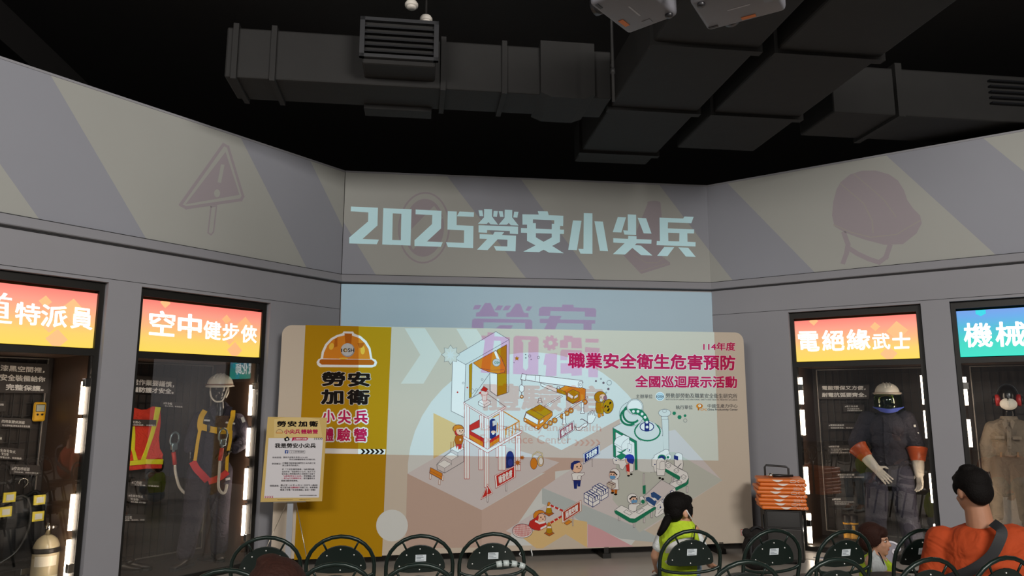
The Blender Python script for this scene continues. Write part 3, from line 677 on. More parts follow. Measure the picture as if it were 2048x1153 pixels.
vpart('reflective_stripe', [(276, 388), (322, 392), (300, 500), (265, 620), (215, 760), (190, 845), (150, 840), (190, 740), (235, 600), (262, 480)], -.038, -.0305, m_stripe)
vpart('reflective_stripe', [(60, 560), (108, 545), (112, 620), (108, 740), (135, 830), (100, 838), (85, 760), (60, 700)], -.038, -.0305, m_stripe)
vpart('hem_stripe', [(66, 832), (200, 818), (340, 818), (336, 860), (200, 858), (62, 872)], -.044, -.0385, m_stripe)
def lanyard(name, pts, label, hookdir):
    p, x, z = at(FL, pts[0][0], pts[0][1], pts[0][2]); e = empty(name, p, FL.ang); tag(e, label, 'lanyard', 'safety lanyards with steel hooks')
    L = []
    for px, py, dep in pts: q, xx, zz = at(FL, px, py, dep); L.append((xx - x, dep - pts[0][2], zz - z))
    m_st = mat('hook_steel', '8aa0a8', .3, .8)
    k = MB(); k.tube(smooth([(.0, 0, 0), (-.012, 0, .05), (-.04, 0, .10), (-.032, 0, .165), (.005, 0, .19), (.04, 0, .165), (.045, 0, .12)], 5), .010, m_st, 8); k.build('hook', e)
    k = MB(); k.tube([(.0, -.002, .0), (.025, -.002, .06), (.045, -.002, .12)], .008, m_st, 8); k.bevbox((-.028, -.018, .02), (.035, .018, .09), m_st, .01, 2); k.build('hook_gate', e)
    k = MB(); k.tube([L[0], L[1]], .020, mat('sleeve_red', 'c23226', .5), 10); k.build('sleeve', e)
    k = MB(); k.tube(smooth(L[1:]), .0135, mat('rope_white', 'cfc8ba', .8, noise=.35, nscale=60), 10); k.build('rope', e)
    return e
lanyard('safety_lanyard', [(347, 905, .50), (350, 930, .50), (351, 945, .50), (357, 970, .50), (365, 983, .50), (372, 988, .50)], 'white rope lanyard hanging free left of the harness mannequin', 1)
lanyard('safety_lanyard', [(444, 897, .13), (440, 922, .13), (438, 950, .12), (437, 975, .12), (443, 986, .13), (450, 985, .14), (454, 970, .16)], 'white rope lanyard clipped by its steel hook to the harness chest strap', 1)
def shoe(mb, o, s, m, ms, L=.27, yaw=0, ankle=.1):
    """one low boot, toe towards -y"""
    R = Matrix.Rotation(yaw, 3, 'Z'); o = Vector(o)
    secs = [(-.5, .030, .035), (-.42, .042, .052), (-.25, .047, .062), (-.05, .043, .078), (.12, .040, .10), (.3, .040, .10), (.44, .036, .095), (.5, .025, .07)]
    vs = []; n = 10
    for t, w, h in secs:
        for k in range(n):
            a = 2 * math.pi * k / n; x = w * math.cos(a); z = .02 + (h - .02) * (.5 + .5 * math.sin(a))
            vs.append(o + R @ Vector((x * s, t * L * s, z * s)))
    fs = [(i * n + k, i * n + (k + 1) % n, (i + 1) * n + (k + 1) % n, (i + 1) * n + k) for i in range(len(secs) - 1) for k in range(n)]
    fs += [tuple(range(n))[::-1], tuple((len(secs) - 1) * n + k for k in range(n))]
    mb.add(vs, fs, m, True)
    sole = MB(); vs = []
    for z in (0.0, .024):
        for t, w in ((-.52, .02), (-.45, .042), (-.25, .052), (0, .043), (.2, .042), (.45, .040), (.52, .022)): vs.append(o + R @ Vector((w * s, t * L * s, z * s)))
        for t, w in ((.52, .022), (.45, .040), (.2, .042), (0, .043), (-.25, .052), (-.45, .042), (-.52, .02)): vs.append(o + R @ Vector((-w * s, t * L * s, z * s)))
    fs = [tuple(range(14))[::-1], tuple(range(14, 28))] + [(k, (k + 1) % 14, (k + 1) % 14 + 14, k + 14) for k in range(14)]
    mb.add(vs, fs, ms)
    if ankle: mb.tube([o + R @ Vector((0, .2 * L * s, .07 * s)), o + R @ Vector((0, .24 * L * s, .07 * s + ankle))], [.047 * s, .05 * s], m, 14)
m_shoe = mat('safety_shoe_black', '241f1c', .4); m_sole = mat('shoe_sole', '141312', .7)
for k, (px, py) in enumerate(((258, 1072), (277, 1070))):
    p, x, z = at(FL, px, py, .66); e = empty('safety_shoe', FL.w(x, .66, .05), FL.ang + .9)
    tag(e, ('left', 'right')[k] + ' dark safety shoe of the pair in the lower left corner of the harness cabinet', 'shoe', 'pair of dark safety shoes')
    b = MB(); shoe(b, (0, 0, 0), 1, m_shoe, m_sole, ankle=.03); b.build('shoe_body', e)
    b = MB(); b.tube([(-.028, -.02, .085), (.028, -.02, .085)], .005, m_plac, 6); b.tube([(-.028, .0, .095), (.028, .0, .095)], .005, m_plac, 6); b.build('laces', e)
# ================================================================ figures
class Fig:
    """a figure standing or sitting at a spot, its x axis square to the photographer's line of sight"""
    def __init__(s, name, pos, label, cat, turn=0.0):
        s.pos = Vector(pos); s.fr = Frame((pos[0], pos[1], 0), -math.atan2(pos[0], pos[1]))
        s.e = empty(name, pos, s.fr.ang); tag(s.e, label, cat)
    def J(s, px, py, dep=0.0, r=None):
        x, z = s.fr.loc(px, py, dep); q = (x, dep, z - s.pos.z)
        return q if r is None else (*q, r)
V = Vector
def hand(mb, wrist, d, palm_n, s=1.0, curl=.5, m=None, thumb=1, spread=.018):
    """palm, four unequal curling fingers and a thumb leaving the side of the palm"""
    w = V(wrist); d = V(d).normalized(); pn = V(palm_n); pn = (pn - d * pn.dot(d)).normalized(); sd = d.cross(pn).normalized() * thumb
    for k in (-1.0, -.33, .33, 1.0):
        capsule(mb, w + sd * k * .016 * s, .016 * s, w + d * .085 * s + sd * k * .028 * s, .0135 * s, m, 10)
    ln = (.062, .074, .078, .070)
    for i, k in enumerate((-1.0, -.33, .33, 1.0)):
        p = w + d * .088 * s + sd * k * .030 * s; a = 0; L = ln[i] * s; dd = (d + sd * k * spread * 5).normalized(); r = .0098 * s
        for j, f in enumerate((.42, .32, .26)):
            a += curl * (.35 + .3 * j); v = dd * math.cos(a) + pn * math.sin(a); q = p + v * L * f * 1.15
            capsule(mb, p, r, q, r * .92, m, 8); p = q; r *= .92
    p = w + d * .025 * s + sd * .028 * s; v = (d * .55 + sd * .75 + pn * .25).normalized(); q = p + v * .045 * s
    capsule(mb, p, .0135 * s, q, .011 * s, m, 8); v2 = (d * .85 + sd * .35 + pn * .35).normalized(); capsule(mb, q, .011 * s, q + v2 * .032 * s, .0095 * s, m, 8)
def torso(mb, neck, shl, shr, hipc, m, w=.155, dpt=.105, hw=.155):
    n = V(neck); a = V(shl); c = V(shr); h = V(hipc); mid = (a + c) / 2; ax = (c - a).normalized(); up = (mid - h)
    R = Matrix((ax, V((0, 1, 0)), V((0, 0, 1)))).transposed()
    mb.ball(mid - up * .22, (w * 1.02, dpt * 1.1, .17), m, 20, R); mb.ball(mid - up * .50, (w * .92, dpt, .17), m, 20, R)
    mb.ball(h + up * .16, (hw * .95, dpt, .15), m, 20, R); mb.ball(h, (hw, dpt * 1.08, .13), m, 20, R)
    capsule(mb, a * .93 + mid * .07, .062, c * .93 + mid * .07, .062, m)
    capsule(mb, mid - V((0, 0, .04)), .07, n, .055, m)
m_maneq = mat('mannequin_black', '17120e', .25)
m_coat = cloth('coverall_navy', '37333d'); m_coatb = cloth('jacket_charcoal', '3a383f'); m_beige = cloth('uniform_beige', '776a5b', .85, 20)
m_hw = mat('helmet_white', 'd9d2c4', .3); m_yel = mat('webbing_yellow', 'e3b41c', .6, noise=.1, nscale=40); m_rw = mat('webbing_red', 'c8252a', .6, noise=.1, nscale=40)
m_refl = mat('reflective_tape', 'd8d8d4', .3)

def helmet(parent, c, R, m, brim=True, r=(.125, .148, .112), ridge=True):
    """hard hat shell centred on c, peak towards -y of R"""
    b = MB(); vs = []; fs = []; n = 28; hh = 8
    for i in range(hh + 1):
        t = (math.pi / 2) * i / hh
        for k in range(n):
            a = 2 * math.pi * k / n; vs.append(V(c) + R @ V((r[0] * math.sin(t) ** .8 * math.cos(a), r[1] * math.sin(t) ** .8 * math.sin(a), r[2] * math.cos(t))))
    fs = [(i * n + k, (i + 1) * n + k, (i + 1) * n + (k + 1) % n, i * n + (k + 1) % n) for i in range(hh) for k in range(n)]
    b.add(vs, fs, m, True)
    rim = []
    for k in range(n):
        a = 2 * math.pi * k / n; f = max(0, -math.sin(a)) if brim else 0; rim.append((math.cos(a) * (r[0] + .012), math.sin(a) * (r[1] + .012 + .035 * f ** 2), -.006 - .016 * f))
    vs = [V(c) + R @ V((r[0] * math.cos(2 * math.pi * k / n), r[1] * math.sin(2 * math.pi * k / n), 0)) for k in range(n)] + [V(c) + R @ V(q) for q in rim] + [V(c) + R @ V((q[0] * .99, q[1] * .99, q[2] - .008)) for q in rim] + [V(c) + R @ V((r[0] * .96 * math.cos(2 * math.pi * k / n), r[1] * .96 * math.sin(2 * math.pi * k / n), -.01)) for k in range(n)]
    b.add(vs, [(j * n + k, (j + 1) * n + k, (j + 1) * n + (k + 1) % n, j * n + (k + 1) % n) for j in range(3) for k in range(n)], m, True)
    if ridge:
        for x in (-.03, 0, .03):
            b.tube([V(c) + R @ V((x, r[1] * math.cos(t) * .98, r[2] * math.sin(t) * (1.0 - abs(x)) + .002)) for t in [R_(35 + 110 * j / 10) for j in range(11)]], .009, m, 8)
    return b.build('helmet', parent, label='white safety helmet')
def strap(parent, name, pts, w, m, ny=V((0, -1, 0)), t=.004, k=6):
    """flat webbing following points, its face towards ny"""
    P = smooth(pts, k) if len(pts) > 2 else [V(p) for p in pts]; b = MB(); vs = []
    for i, p in enumerate(P):
        d = (P[min(i + 1, len(P) - 1)] - P[max(i - 1, 0)]).normalized(); s = d.cross(ny).normalized() * w / 2; n = s.cross(d).normalized() * t
        vs += [p - s - n, p + s - n, p + s + n, p - s + n]
    fs = [(4 * i + a, 4 * i + (a + 1) % 4, 4 * i + 4 + (a + 1) % 4, 4 * i + 4 + a) for i in range(len(P) - 1) for a in range(4)] + [(3, 2, 1, 0), (4 * len(P) - 4, 4 * len(P) - 3, 4 * len(P) - 2, 4 * len(P) - 1)]
    b.add(vs, fs, m); return b.build(name, parent)

# --- harness mannequin -------------------------------------------------------
A = Fig('mannequin', FL.w(1.05, .40, .05), 'black mannequin in navy coverall, white helmet and yellow harness in the sign 空中健步俠 cabinet', 'mannequin')
J = A.J
sL, sR = J(402, 838), J(474, 842); nk = J(440, 818); hp = J(420, 945)
b = MB()
hc = V(J(438, 782)); b.ball(hc + V((0, .02, .03)), (.082, .10, .115), m_maneq, 20); b.ball(hc + V((-.004, -.035, -.045)), (.058, .06, .075), m_maneq, 18); b.ball(hc + V((-.008, -.095, -.02)), (.012, .014, .024), m_maneq, 10)
capsule(b, J(440, 834), .058, J(439, 806), .052, m_maneq)
torso(b, nk, sL, sR, hp, m_maneq, .14, .09, .14)
aL = [(*sL, .05), J(383, 880, .02, .042), J(380, 903, -.06, .03)]; aR = [(*sR, .05), J(494, 880, .02, .042), J(458, 902, -.12, .03)]
chain(b, aL, m_maneq); chain(b, aR, m_maneq)
hand(b, J(381, 902, -.07), V((.02, -.1, -1)), V((1, 0, 0)), 1, .5, m_maneq, -1); hand(b, J(461, 901, -.12), V((-1, -.25, -.25)), V((0, .3, -1)), 1, .6, m_maneq, 1)
lgL = [J(398, 950, 0, .085), J(384, 1040, -.10, .058), J(368, 1118, -.10, .045)]; lgR = [J(442, 950, .0, .085), J(440, 1035, .02, .058), J(436, 1105, .16, .045)]
chain(b, lgL, m_maneq); chain(b, lgR, m_maneq)
fuse(b, 'body', A.e, m_maneq, .008, 3)
b = MB(); torso(b, J(440, 828), sL, sR, hp, m_coat, .185, .125, .18)
chain(b, [(*sL, .082), J(383, 880, .02, .072), J(380, 898, -.05, .058)], m_coat); chain(b, [(*sR, .082), J(494, 880, .02, .075), J(470, 898, -.09, .055)], m_coat)
chain(b, [J(400, 945, 0, .125), J(384, 1040, -.09, .095), J(371, 1106, -.09, .085)], m_coat); chain(b, [J(440, 945, 0, .125), J(440, 1035, .02, .09), J(438, 1095, .14, .085)], m_coat)
for s_ in (-1, 1): capsule(b, V(nk) + V((.035 * s_, .035, .03)), .045, V(nk) + V((.085 * s_, -.03, -.03)), .040, m_coat)
fuse(b, 'coverall', A.e, m_coat, .011, 3, label='navy coverall')
b = MB(); 
for a in ((395, 943, 398, 965), (392, 970, 396, 985)): pass
strap(A.e, 'collar_flap', [J(424, 814, -.10), J(429, 832, -.14), J(436, 846, -.15)], .05, m_coat); strap(A.e, 'collar_flap', [J(460, 814, -.10), J(453, 832, -.14), J(445, 846, -.15)], .05, m_coat)
strap(A.e, 'front_placket', [J(441, 846, -.142), J(438, 880, -.14), J(430, 935, -.135), J(424, 962, -.12)], .045, m_coat)
for q in ([(408, 841), (420, 842)], [(448, 845), (470, 848)]): strap(A.e, 'reflective_strip', [J(*q[0], -.145), J(*q[1], -.145)], .017, m_refl)
strap(A.e, 'reflective_strip', [J(484, 835, -.075), J(488, 845, -.08)], .03, m_refl); strap(A.e, 'reflective_strip', [J(451, 960, -.13), J(460, 958, -.11)], .022, m_refl)
Rh = Matrix.Rotation(R_(-18), 3, 'Z')
h = helmet(A.e, hc + V((.008, .0, .058)), Rh, m_hw)
strap(h, 'chin_strap', [hc + V((-.085, -.02, .04)), hc + V((-.075, -.075, -.05)), hc + V((-.04, -.105, -.10)), hc + V((.0, -.108, -.112)), hc + V((.045, -.09, -.09)), hc + V((.085, -.01, .04))], .014, m_hw, V((0, -1, -.2)))
strap(h, 'ear_strap', [hc + V((.09, .03, .04)), hc + V((.09, -.02, -.02)), hc + V((.07, -.06, -.07))], .016, m_hw, V((1, -.5, 0)))
strap(h, 'brim_band', [hc + V((-.13, -.02, .06)), hc + V((-.07, -.13, .058)), hc + V((.04, -.15, .06)), hc + V((.125, -.05, .064))], .012, mat('helmet_rim_brown', '7a5a48', .5))
hn = empty('harness', (0, 0, 0), 0, A.e); hn['label'] = 'yellow and red full body safety harness'
strap(hn, 'shoulder_strap', [J(410, 822, -.06), J(403, 834, -.135), J(400, 850, -.155), J(402, 862, -.158)], .052, m_yel); strap(hn, 'shoulder_strap', [J(466, 822, -.06), J(465, 836, -.135), J(460, 850, -.155), J(459, 866, -.158)], .045, m_yel)
strap(hn, 'chest_strap', [J(398, 852, -.150), J(413, 857, -.166), J(436, 862, -.17), J(462, 862, -.155)], .06, m_yel)
for q in ((417, 857, -.175), (437, 862, -.178)): x = J(*q); b = MB(); b.bevbox((x[0] - .014, x[1] - .008, x[2] - .036), (x[0] + .014, x[1] + .008, x[2] + .036), m_dk, .004, 2); b.build('buckle', hn)
strap(hn, 'side_strap', [J(400, 860, -.155), J(396, 880, -.15), J(393, 900, -.15), J(390, 922, -.14)], .03, m_yel); strap(hn, 'side_strap', [J(462, 862, -.155), J(460, 885, -.15), J(455, 912, -.15), J(453, 945, -.13)], .03, m_yel)
strap(hn, 'leg_strap', [J(385, 924, -.13), J(393, 938, -.165), J(404, 950, -.165), J(415, 962, -.14)], .066, m_rw); strap(hn, 'leg_strap', [J(455, 944, -.13), J(444, 953, -.165), J(430, 960, -.165), J(417, 964, -.14)], .060, m_rw)
for k, (tp, yaw) in enumerate(((J(365, 1122, -.10), -.6), (J(436, 1112, .16), .2))):
    b = MB(); shoe(b, (tp[0], tp[1] - .04, .002), 1.05, m_shoe, m_sole, yaw=yaw, ankle=.10); b.build('boot', A.e)
b = MB(); q = J(431, 1000, .25); b.tube([(q[0], q[1], .0), (q[0], q[1], .85)], .012, m_dk, 10); b.lathe([(.14, 0), (.14, .008), (.0, .01)], mat('stand_plate', '2a2826', .3), 28, (q[0], q[1], .0)); b.build('stand_rod', A.e)

# --- electrician mannequin ---------------------------------------------------
B_ = Fig('mannequin', FR.w(.92, .44, .05), 'mannequin in charcoal arc-flash suit with face shield and long white gloves in the electrician cabinet', 'mannequin'); J = B_.J
sL, sR = J(1735, 838), J(1812, 838); nk = J(1773, 826); hp = J(1778, 965); hc = V(J(1775, 796))
b = MB(); b.ball(hc + V((0, .02, .03)), (.082, .10, .115), m_maneq, 20); b.ball(hc + V((0, -.035, -.045)), (.058, .06, .075), m_maneq, 18); capsule(b, nk, .058, hc - V((0, 0, .06)), .052, m_maneq)
torso(b, nk, sL, sR, hp, m_maneq, .14, .09, .14)
eL, wL = J(1712, 885, 0), J(1735, 925, -.14); eR, wR = J(1832, 890, .02), J(1838, 930, -.05)
chain(b, [(*sL, .05), (*eL, .042), (*wL, .032)], m_maneq); chain(b, [(*sR, .05), (*eR, .042), (*wR, .032)], m_maneq)
chain(b, [J(1757, 965, 0, .085), J(1752, 1045, -.03, .06), J(1752, 1110, 0, .045)], m_maneq); chain(b, [J(1802, 965, 0, .085), J(1818, 1045, -.05, .06), J(1835, 1105, 0, .045)], m_maneq)
fuse(b, 'body', B_.e, m_maneq, .009, 3)
b = MB(); torso(b, J(1773, 826), sL, sR, J(1778, 925), m_coatb, .205, .135, .20)
chain(b, [(*sL, .095), (*eL, .085), J(1720, 897, -.05, .08)], m_coatb); chain(b, [(*sR, .095), (*eR, .085), J(1833, 895, .0, .08)], m_coatb)
capsule(b, nk, .085, V(nk) + V((0, 0, .02)), .08, m_coatb)
fuse(b, 'jacket', B_.e, m_coatb, .012, 4, label='charcoal jacket')
b = MB(); chain(b, [J(1757, 948, 0, .135), J(1752, 1040, -.02, .108), J(1752, 1108, 0, .105)], m_coatb); chain(b, [J(1800, 948, 0, .135), J(1816, 1040, -.04, .108), J(1834, 1102, 0, .105)], m_coatb); b.ball(J(1778, 945), (.185, .13, .12), m_coatb, 20)
fuse(b, 'trousers', B_.e, cloth('trousers_slate', '44424e'), .012, 3)
strap(B_.e, 'front_placket', [J(1772, 832, -.155), J(1773, 880, -.16), J(1776, 925, -.155), J(1778, 955, -.14)], .05, m_coatb)
m_cuff = mat('rubber_cuff_orange', 'c2582e', .35); m_glv = mat('glove_white', 'ddd4c6', .6, noise=.05, nscale=30)
def glove(w, d, pn, cuff0, thumb, curl, name='glove'):
    g = MB(); hand(g, w, d, pn, 1.22, curl, m_glv, thumb); c0 = V(cuff0); w = V(w); capsule(g, c0 * .25 + w * .75, .058, w + V(d).normalized() * .02, .047, m_glv); capsule(g, c0 * .55 + w * .45, .062, c0 * .25 + w * .75, .058, m_glv)
    o = fuse(g, name, B_.e, m_glv, .006, 2, label='white insulating glove')
    k = MB(); dd = (w - c0).normalized(); k.tube([c0 - dd * .016, c0 - dd * .008, c0, c0 + dd * .02, c0 + (w - c0) * .52], [.092, .104, .104, .096, .070], m_cuff, 22); k.build('cuff', o, label='orange rubber cuff')
glove(J(1749, 935, -.17), V(J(1770, 956, -.17)) - V(J(1749, 935, -.17)), V((.3, .8, -.3)), J(1716, 896, -.09), 1, .12)
glove(J(1838, 945, -.06), V((.02, -.12, -1)), V((-.7, -.5, 0)), J(1834, 899, .0), 1, .45)
Rh = Matrix.Rotation(R_(6), 3, 'Z')
h = helmet(B_.e, hc + V((.0, 0, .05)), Rh, m_hw, brim=False)
b = MB(); n = 16; pts = []
for lev, (z, rr) in enumerate(((.045, .150), (-.03, .158), (-.11, .158), (-.135, .152))):
    for k in range(n + 1): a = R_(190 + 160 * k / n); pts.append(hc + V((rr * math.cos(a) * .88, rr * math.sin(a) * 1.1 + .01, z)))
m_vis = bpy.data.materials.new('face_shield_tint'); m_vis.use_nodes = True; nt = m_vis.node_tree; nt.nodes.clear()
_o = nt.nodes.new('ShaderNodeOutputMaterial'); _m = nt.nodes.new('ShaderNodeMixShader'); _t = nt.nodes.new('ShaderNodeBsdfTransparent'); _g = nt.nodes.new('ShaderNodeBsdfGlossy')
_m.inputs[0].default_value = .12; _t.inputs[0].default_value = (.42, .62, .10, 1); _g.inputs['Roughness'].default_value = .03
nt.links.new(_t.outputs[0], _m.inputs[1]); nt.links.new(_g.outputs[0], _m.inputs[2]); nt.links.new(_m.outputs[0], _o.inputs[0])
b.add(pts, [(i * (n + 1) + k, i * (n + 1) + k + 1, (i + 1) * (n + 1) + k + 1, (i + 1) * (n + 1) + k) for i in range(3) for k in range(n)], m_vis, True); sh = b.build('face_shield', h, label='green tinted face shield')
sd = sh.modifiers.new('thick', 'SOLIDIFY'); sd.thickness = .003
b = MB(); b.tube([hc + V((.150 * math.cos(a) * .9, .155 * math.sin(a) * 1.08 + .01, .048)) for a in [R_(180 + 180 * k / 16) for k in range(17)]], .011, mat('shield_bracket', 'b8a898', .4), 10); b.build('shield_bracket', h)
for s_ in (-1, 1): b = MB(); b.lathe([(.028, -.012), (.03, 0), (.022, .012)], m_dk, 16, hc + V((.142 * s_, .0, .05)), 'x'); b.build('pivot_knob', h)
strap(h, 'chin_guard', [hc + V((-.135, -.06, -.115)), hc + V((-.09, -.145, -.13)), hc + V((0, -.175, -.145)), hc + V((.09, -.145, -.13)), hc + V((.135, -.06, -.115))], .05, mat('guard_blue', '5a6cd0', .4), V((0, -.8, -.6)))
strap(B_.e, 'arm_patch', [J(1829, 850, -.10), J(1830, 855, -.10)], .02, m_refl); strap(B_.e, 'arm_patch', [J(1835, 866, -.10), J(1838, 867, -.10)], .012, m_refl)
for k, q in enumerate((J(1752, 1112, 0), J(1835, 1108, 0))):
    b = MB(); shoe(b, (q[0], q[1] - .05, .002), 1.1, m_shoe, m_sole, ankle=.08); b.build('boot', B_.e)
b = MB(); q = J(1790, 1000, .2); b.tube([(q[0], q[1], .0), (q[0], q[1], .8)], .012, m_dk, 10); b.lathe([(.14, 0), (.14, .008), (.0, .01)], mat('stand_plate', '2a2826', .3), 28, (q[0], q[1], .0)); b.build('stand_rod', B_.e)

# --- machinist mannequin -----------------------------------------------------
D_ = Fig('mannequin', FR.w(2.03, .46, .05), 'black mannequin in beige work uniform with red earmuffs and white mask at the right edge', 'mannequin'); J = D_.J
sL, sR = J(1987, 858), J(2049, 858); nk = J(2018, 828); hp = J(2020, 935); hc = V(J(2016, 800))
b = MB(); b.ball(hc + V((0, .02, .03)), (.084, .10, .118), m_maneq, 20); b.ball(hc + V((0, -.035, -.045)), (.06, .062, .078), m_maneq, 18); capsule(b, nk, .058, hc - V((0, 0, .06)), .052, m_maneq); b.ball(hc + V((0, -.098, -.01)), (.012, .014, .024), m_maneq, 10)
torso(b, nk, sL, sR, hp, m_maneq, .14, .09, .14)
eL, wL = J(1974, 890, .02), J(1976, 942, -.04); eR, wR = J(2062, 890, .02), J(2060, 942, -.04)
chain(b, [(*sL, .05), (*eL, .042), (*wL, .032)], m_maneq); chain(b, [(*sR, .05), (*eR, .042), (*wR, .032)], m_maneq)
hand(b, J(1977, 948, -.045), V((.15, -.1, -1)), V((1, .2, 0)), 1, .5, m_maneq, -1); hand(b, J(2060, 948, -.045), V((-.1, -.1, -1)), V((-1, .2, 0)), 1, .5, m_maneq, 1)
chain(b, [J(2004, 945, 0, .085), J(2004, 1040, -.02, .06), J(2010, 1125, 0, .045)], m_maneq); chain(b, [J(2038, 945, 0, .085), J(2044, 1040, -.02, .06), J(2050, 1125, 0, .045)], m_maneq)
fuse(b, 'body', D_.e, m_maneq, .009, 3)
b = MB(); torso(b, J(2018, 850), sL, sR, J(2020, 905), m_beige, .19, .125, .165)
chain(b, [(*sL, .085), (*eL, .07), (*J(1976, 936, -.035), .055)], m_beige); chain(b, [(*sR, .085), (*eR, .07), (*J(2060, 936, -.035), .055)], m_beige)
fuse(b, 'shirt', D_.e, m_beige, .011, 3, label='beige work shirt')
b = MB(); chain(b, [J(2004, 925, 0, .125), J(2003, 1040, -.02, .095), J(2008, 1118, 0, .09)], m_beige); chain(b, [J(2036, 925, 0, .125), J(2044, 1040, -.02, .095), J(2050, 1118, 0, .09)], m_beige); b.ball(J(2020, 918), (.175, .125, .11), m_beige, 20)
tr = fuse(b, 'trousers', D_.e, cloth('trousers_beige', '6c6154', .85, 20), .011, 3)
strap(tr, 'waistband', [J(1993, 905, -.06), J(2005, 908, -.13), J(2022, 910, -.145), J(2040, 908, -.12)], .04, m_beige)
for q in ((2002, 909), (2036, 909)): strap(tr, 'belt_loop', [J(q[0], q[1] - 4, -.15), J(q[0], q[1] + 6, -.15)], .016, mat('loop_tan', '8a6a4c', .7))
m_seam = cloth('uniform_seam', '867868', .85, 20)
q = J(2018, 842); b = MB(); b.lathe([(.098, -.02), (.084, .01), (.072, .045), (.066, .045), (.078, .005), (.09, -.02)], m_seam, 26, (q[0], .01, q[2])); b.build('collar_band', D_.e)
strap(D_.e, 'front_placket', [J(2018, 846, -.150), J(2018, 870, -.156), J(2019, 898, -.152)], .035, m_seam)
for s_ in (-1, 1):
    cx = 2017 + s_ * 9; b = MB(); b.prism([(J(2017 + s_ * 2, 838)[0], J(2018, 850)[2]), (J(2017 + s_ * 5, 838)[0], J(2018, 836)[2]), (J(2017 + s_ * 13, 846)[0], J(2018, 844)[2]), (J(2017 + s_ * 8, 858)[0], J(2018, 858)[2])], -.178, -.155, m_seam); b.build('collar_flap', D_.e)
    b = MB(); x0, z0 = J(2017 + s_ * 17 - 9, 874)[0], J(2018, 880)[2]; x1, z1 = J(2017 + s_ * 17 + 9, 874)[0], J(2018, 872)[2]; b.prism([(x0, z0 + .01), (x1, z0 + .01), (x1, z1), (x0, z1)], -.172, -.152, m_seam); b.build('pocket_flap', D_.e)
for yy in (850, 862, 876, 892): q = J(2018, yy); b = MB(); b.lathe([(.007, -.162), (.007, -.150)], mat('button_tan', '7a6a55', .4), 10, (q[0], 0, q[2]), 'y'); b.build('button', D_.e)
b = MB(); b.ball(hc + V((0, -.062, -.045)), (.076, .050, .062), mat('mask_white', 'e8dfd0', .7), 18); b.ball(hc + V((0, -.108, -.035)), (.008, .010, .040), mat('mask_white'), 12); mk = b.build('face_mask', D_.e, label='white folded face mask')
em = MB(); em.tube([hc + V((.098 * math.cos(a), .01, .01 + .150 * math.sin(a))) for a in [R_(180 * k / 14) for k in range(15)]], .008, m_dk, 8); eo = em.build('earmuffs', D_.e, label='red and black earmuffs')
for s_ in (-1, 1):
    b = MB(); b.lathe([(.02, -.035 * s_), (.046, -.028 * s_), (.05, .0), (.044, .012 * s_)], mat('earmuff_red', 'b42a26', .35), 20, hc + V((.098 * s_, .01, -.005)), 'x', 1, 1.25); b.build('ear_cup', eo)
    b = MB(); b.ball(hc + V((.120 * s_, .008, -.005)), (.016, .034, .044), m_dk, 14); b.build('cup_cap', eo)
for q in (J(2009, 1126, 0), J(2051, 1126, 0)):
    b = MB(); shoe(b, (q[0], q[1] - .05, .002), 1.05, m_shoe, m_sole, ankle=.06); b.build('boot', D_.e)
b = MB(); q = J(2024, 1000, .2); b.tube([(q[0], q[1], .0), (q[0], q[1], .8)], .012, m_dk, 10); b.lathe([(.14, 0), (.14, .008), (.0, .01)], mat('stand_plate', '2a2826', .3), 28, (q[0], q[1], .0)); b.build('stand_rod', D_.e)

# yellow-and-black insulating boot pair in the electrician cabinet
for k, (px, lab) in enumerate(((1697, 'left'), (1710, 'right'))):
    p, x, z = at(FR, px, 1075, .40); e = empty('insulating_boot', FR.w(x, .40, .05), FR.ang + (.1 if k else -.1)); tag(e, lab + ' tall black rubber boot with yellow bands standing in the electrician cabinet', 'boot', 'pair of yellow banded rubber boots')
    zt = FR.loc(px, 1031, .40)[1] - .05; m_rb = mat('rubber_black', '2a2422', .4); m_rby = mat('rubber_yellow', 'e2a21e', .45)
    b = MB(); shoe(b, (0, -.06, 0), 1.0, m_rb, mat('rubber_sole_yellow', 'd89a20', .5), ankle=0); b.lathe([(.045, .05), (.05, .12), (.054, zt * .6), (.058, zt), (.052, zt), (.046, zt - .05)], m_rb, 20, sx=.8); b.build('boot_shaft', e)
    for z0, z1 in ((zt * .70, zt * .76), (zt * .12, zt * .42)):
        b = MB(); b.lathe([(.0535, z0), (.0585, z0), (.0585, z1), (.0535, z1)], m_rby, 20, sx=.8); b.build('yellow_band', e, label='yellow band')
    b = MB(); b.bevbox((-.014, -.066, zt * .45), (.014, -.05, zt * .68), m_rby if k else m_rb, .005, 2); b.build('toggle_strap', e)
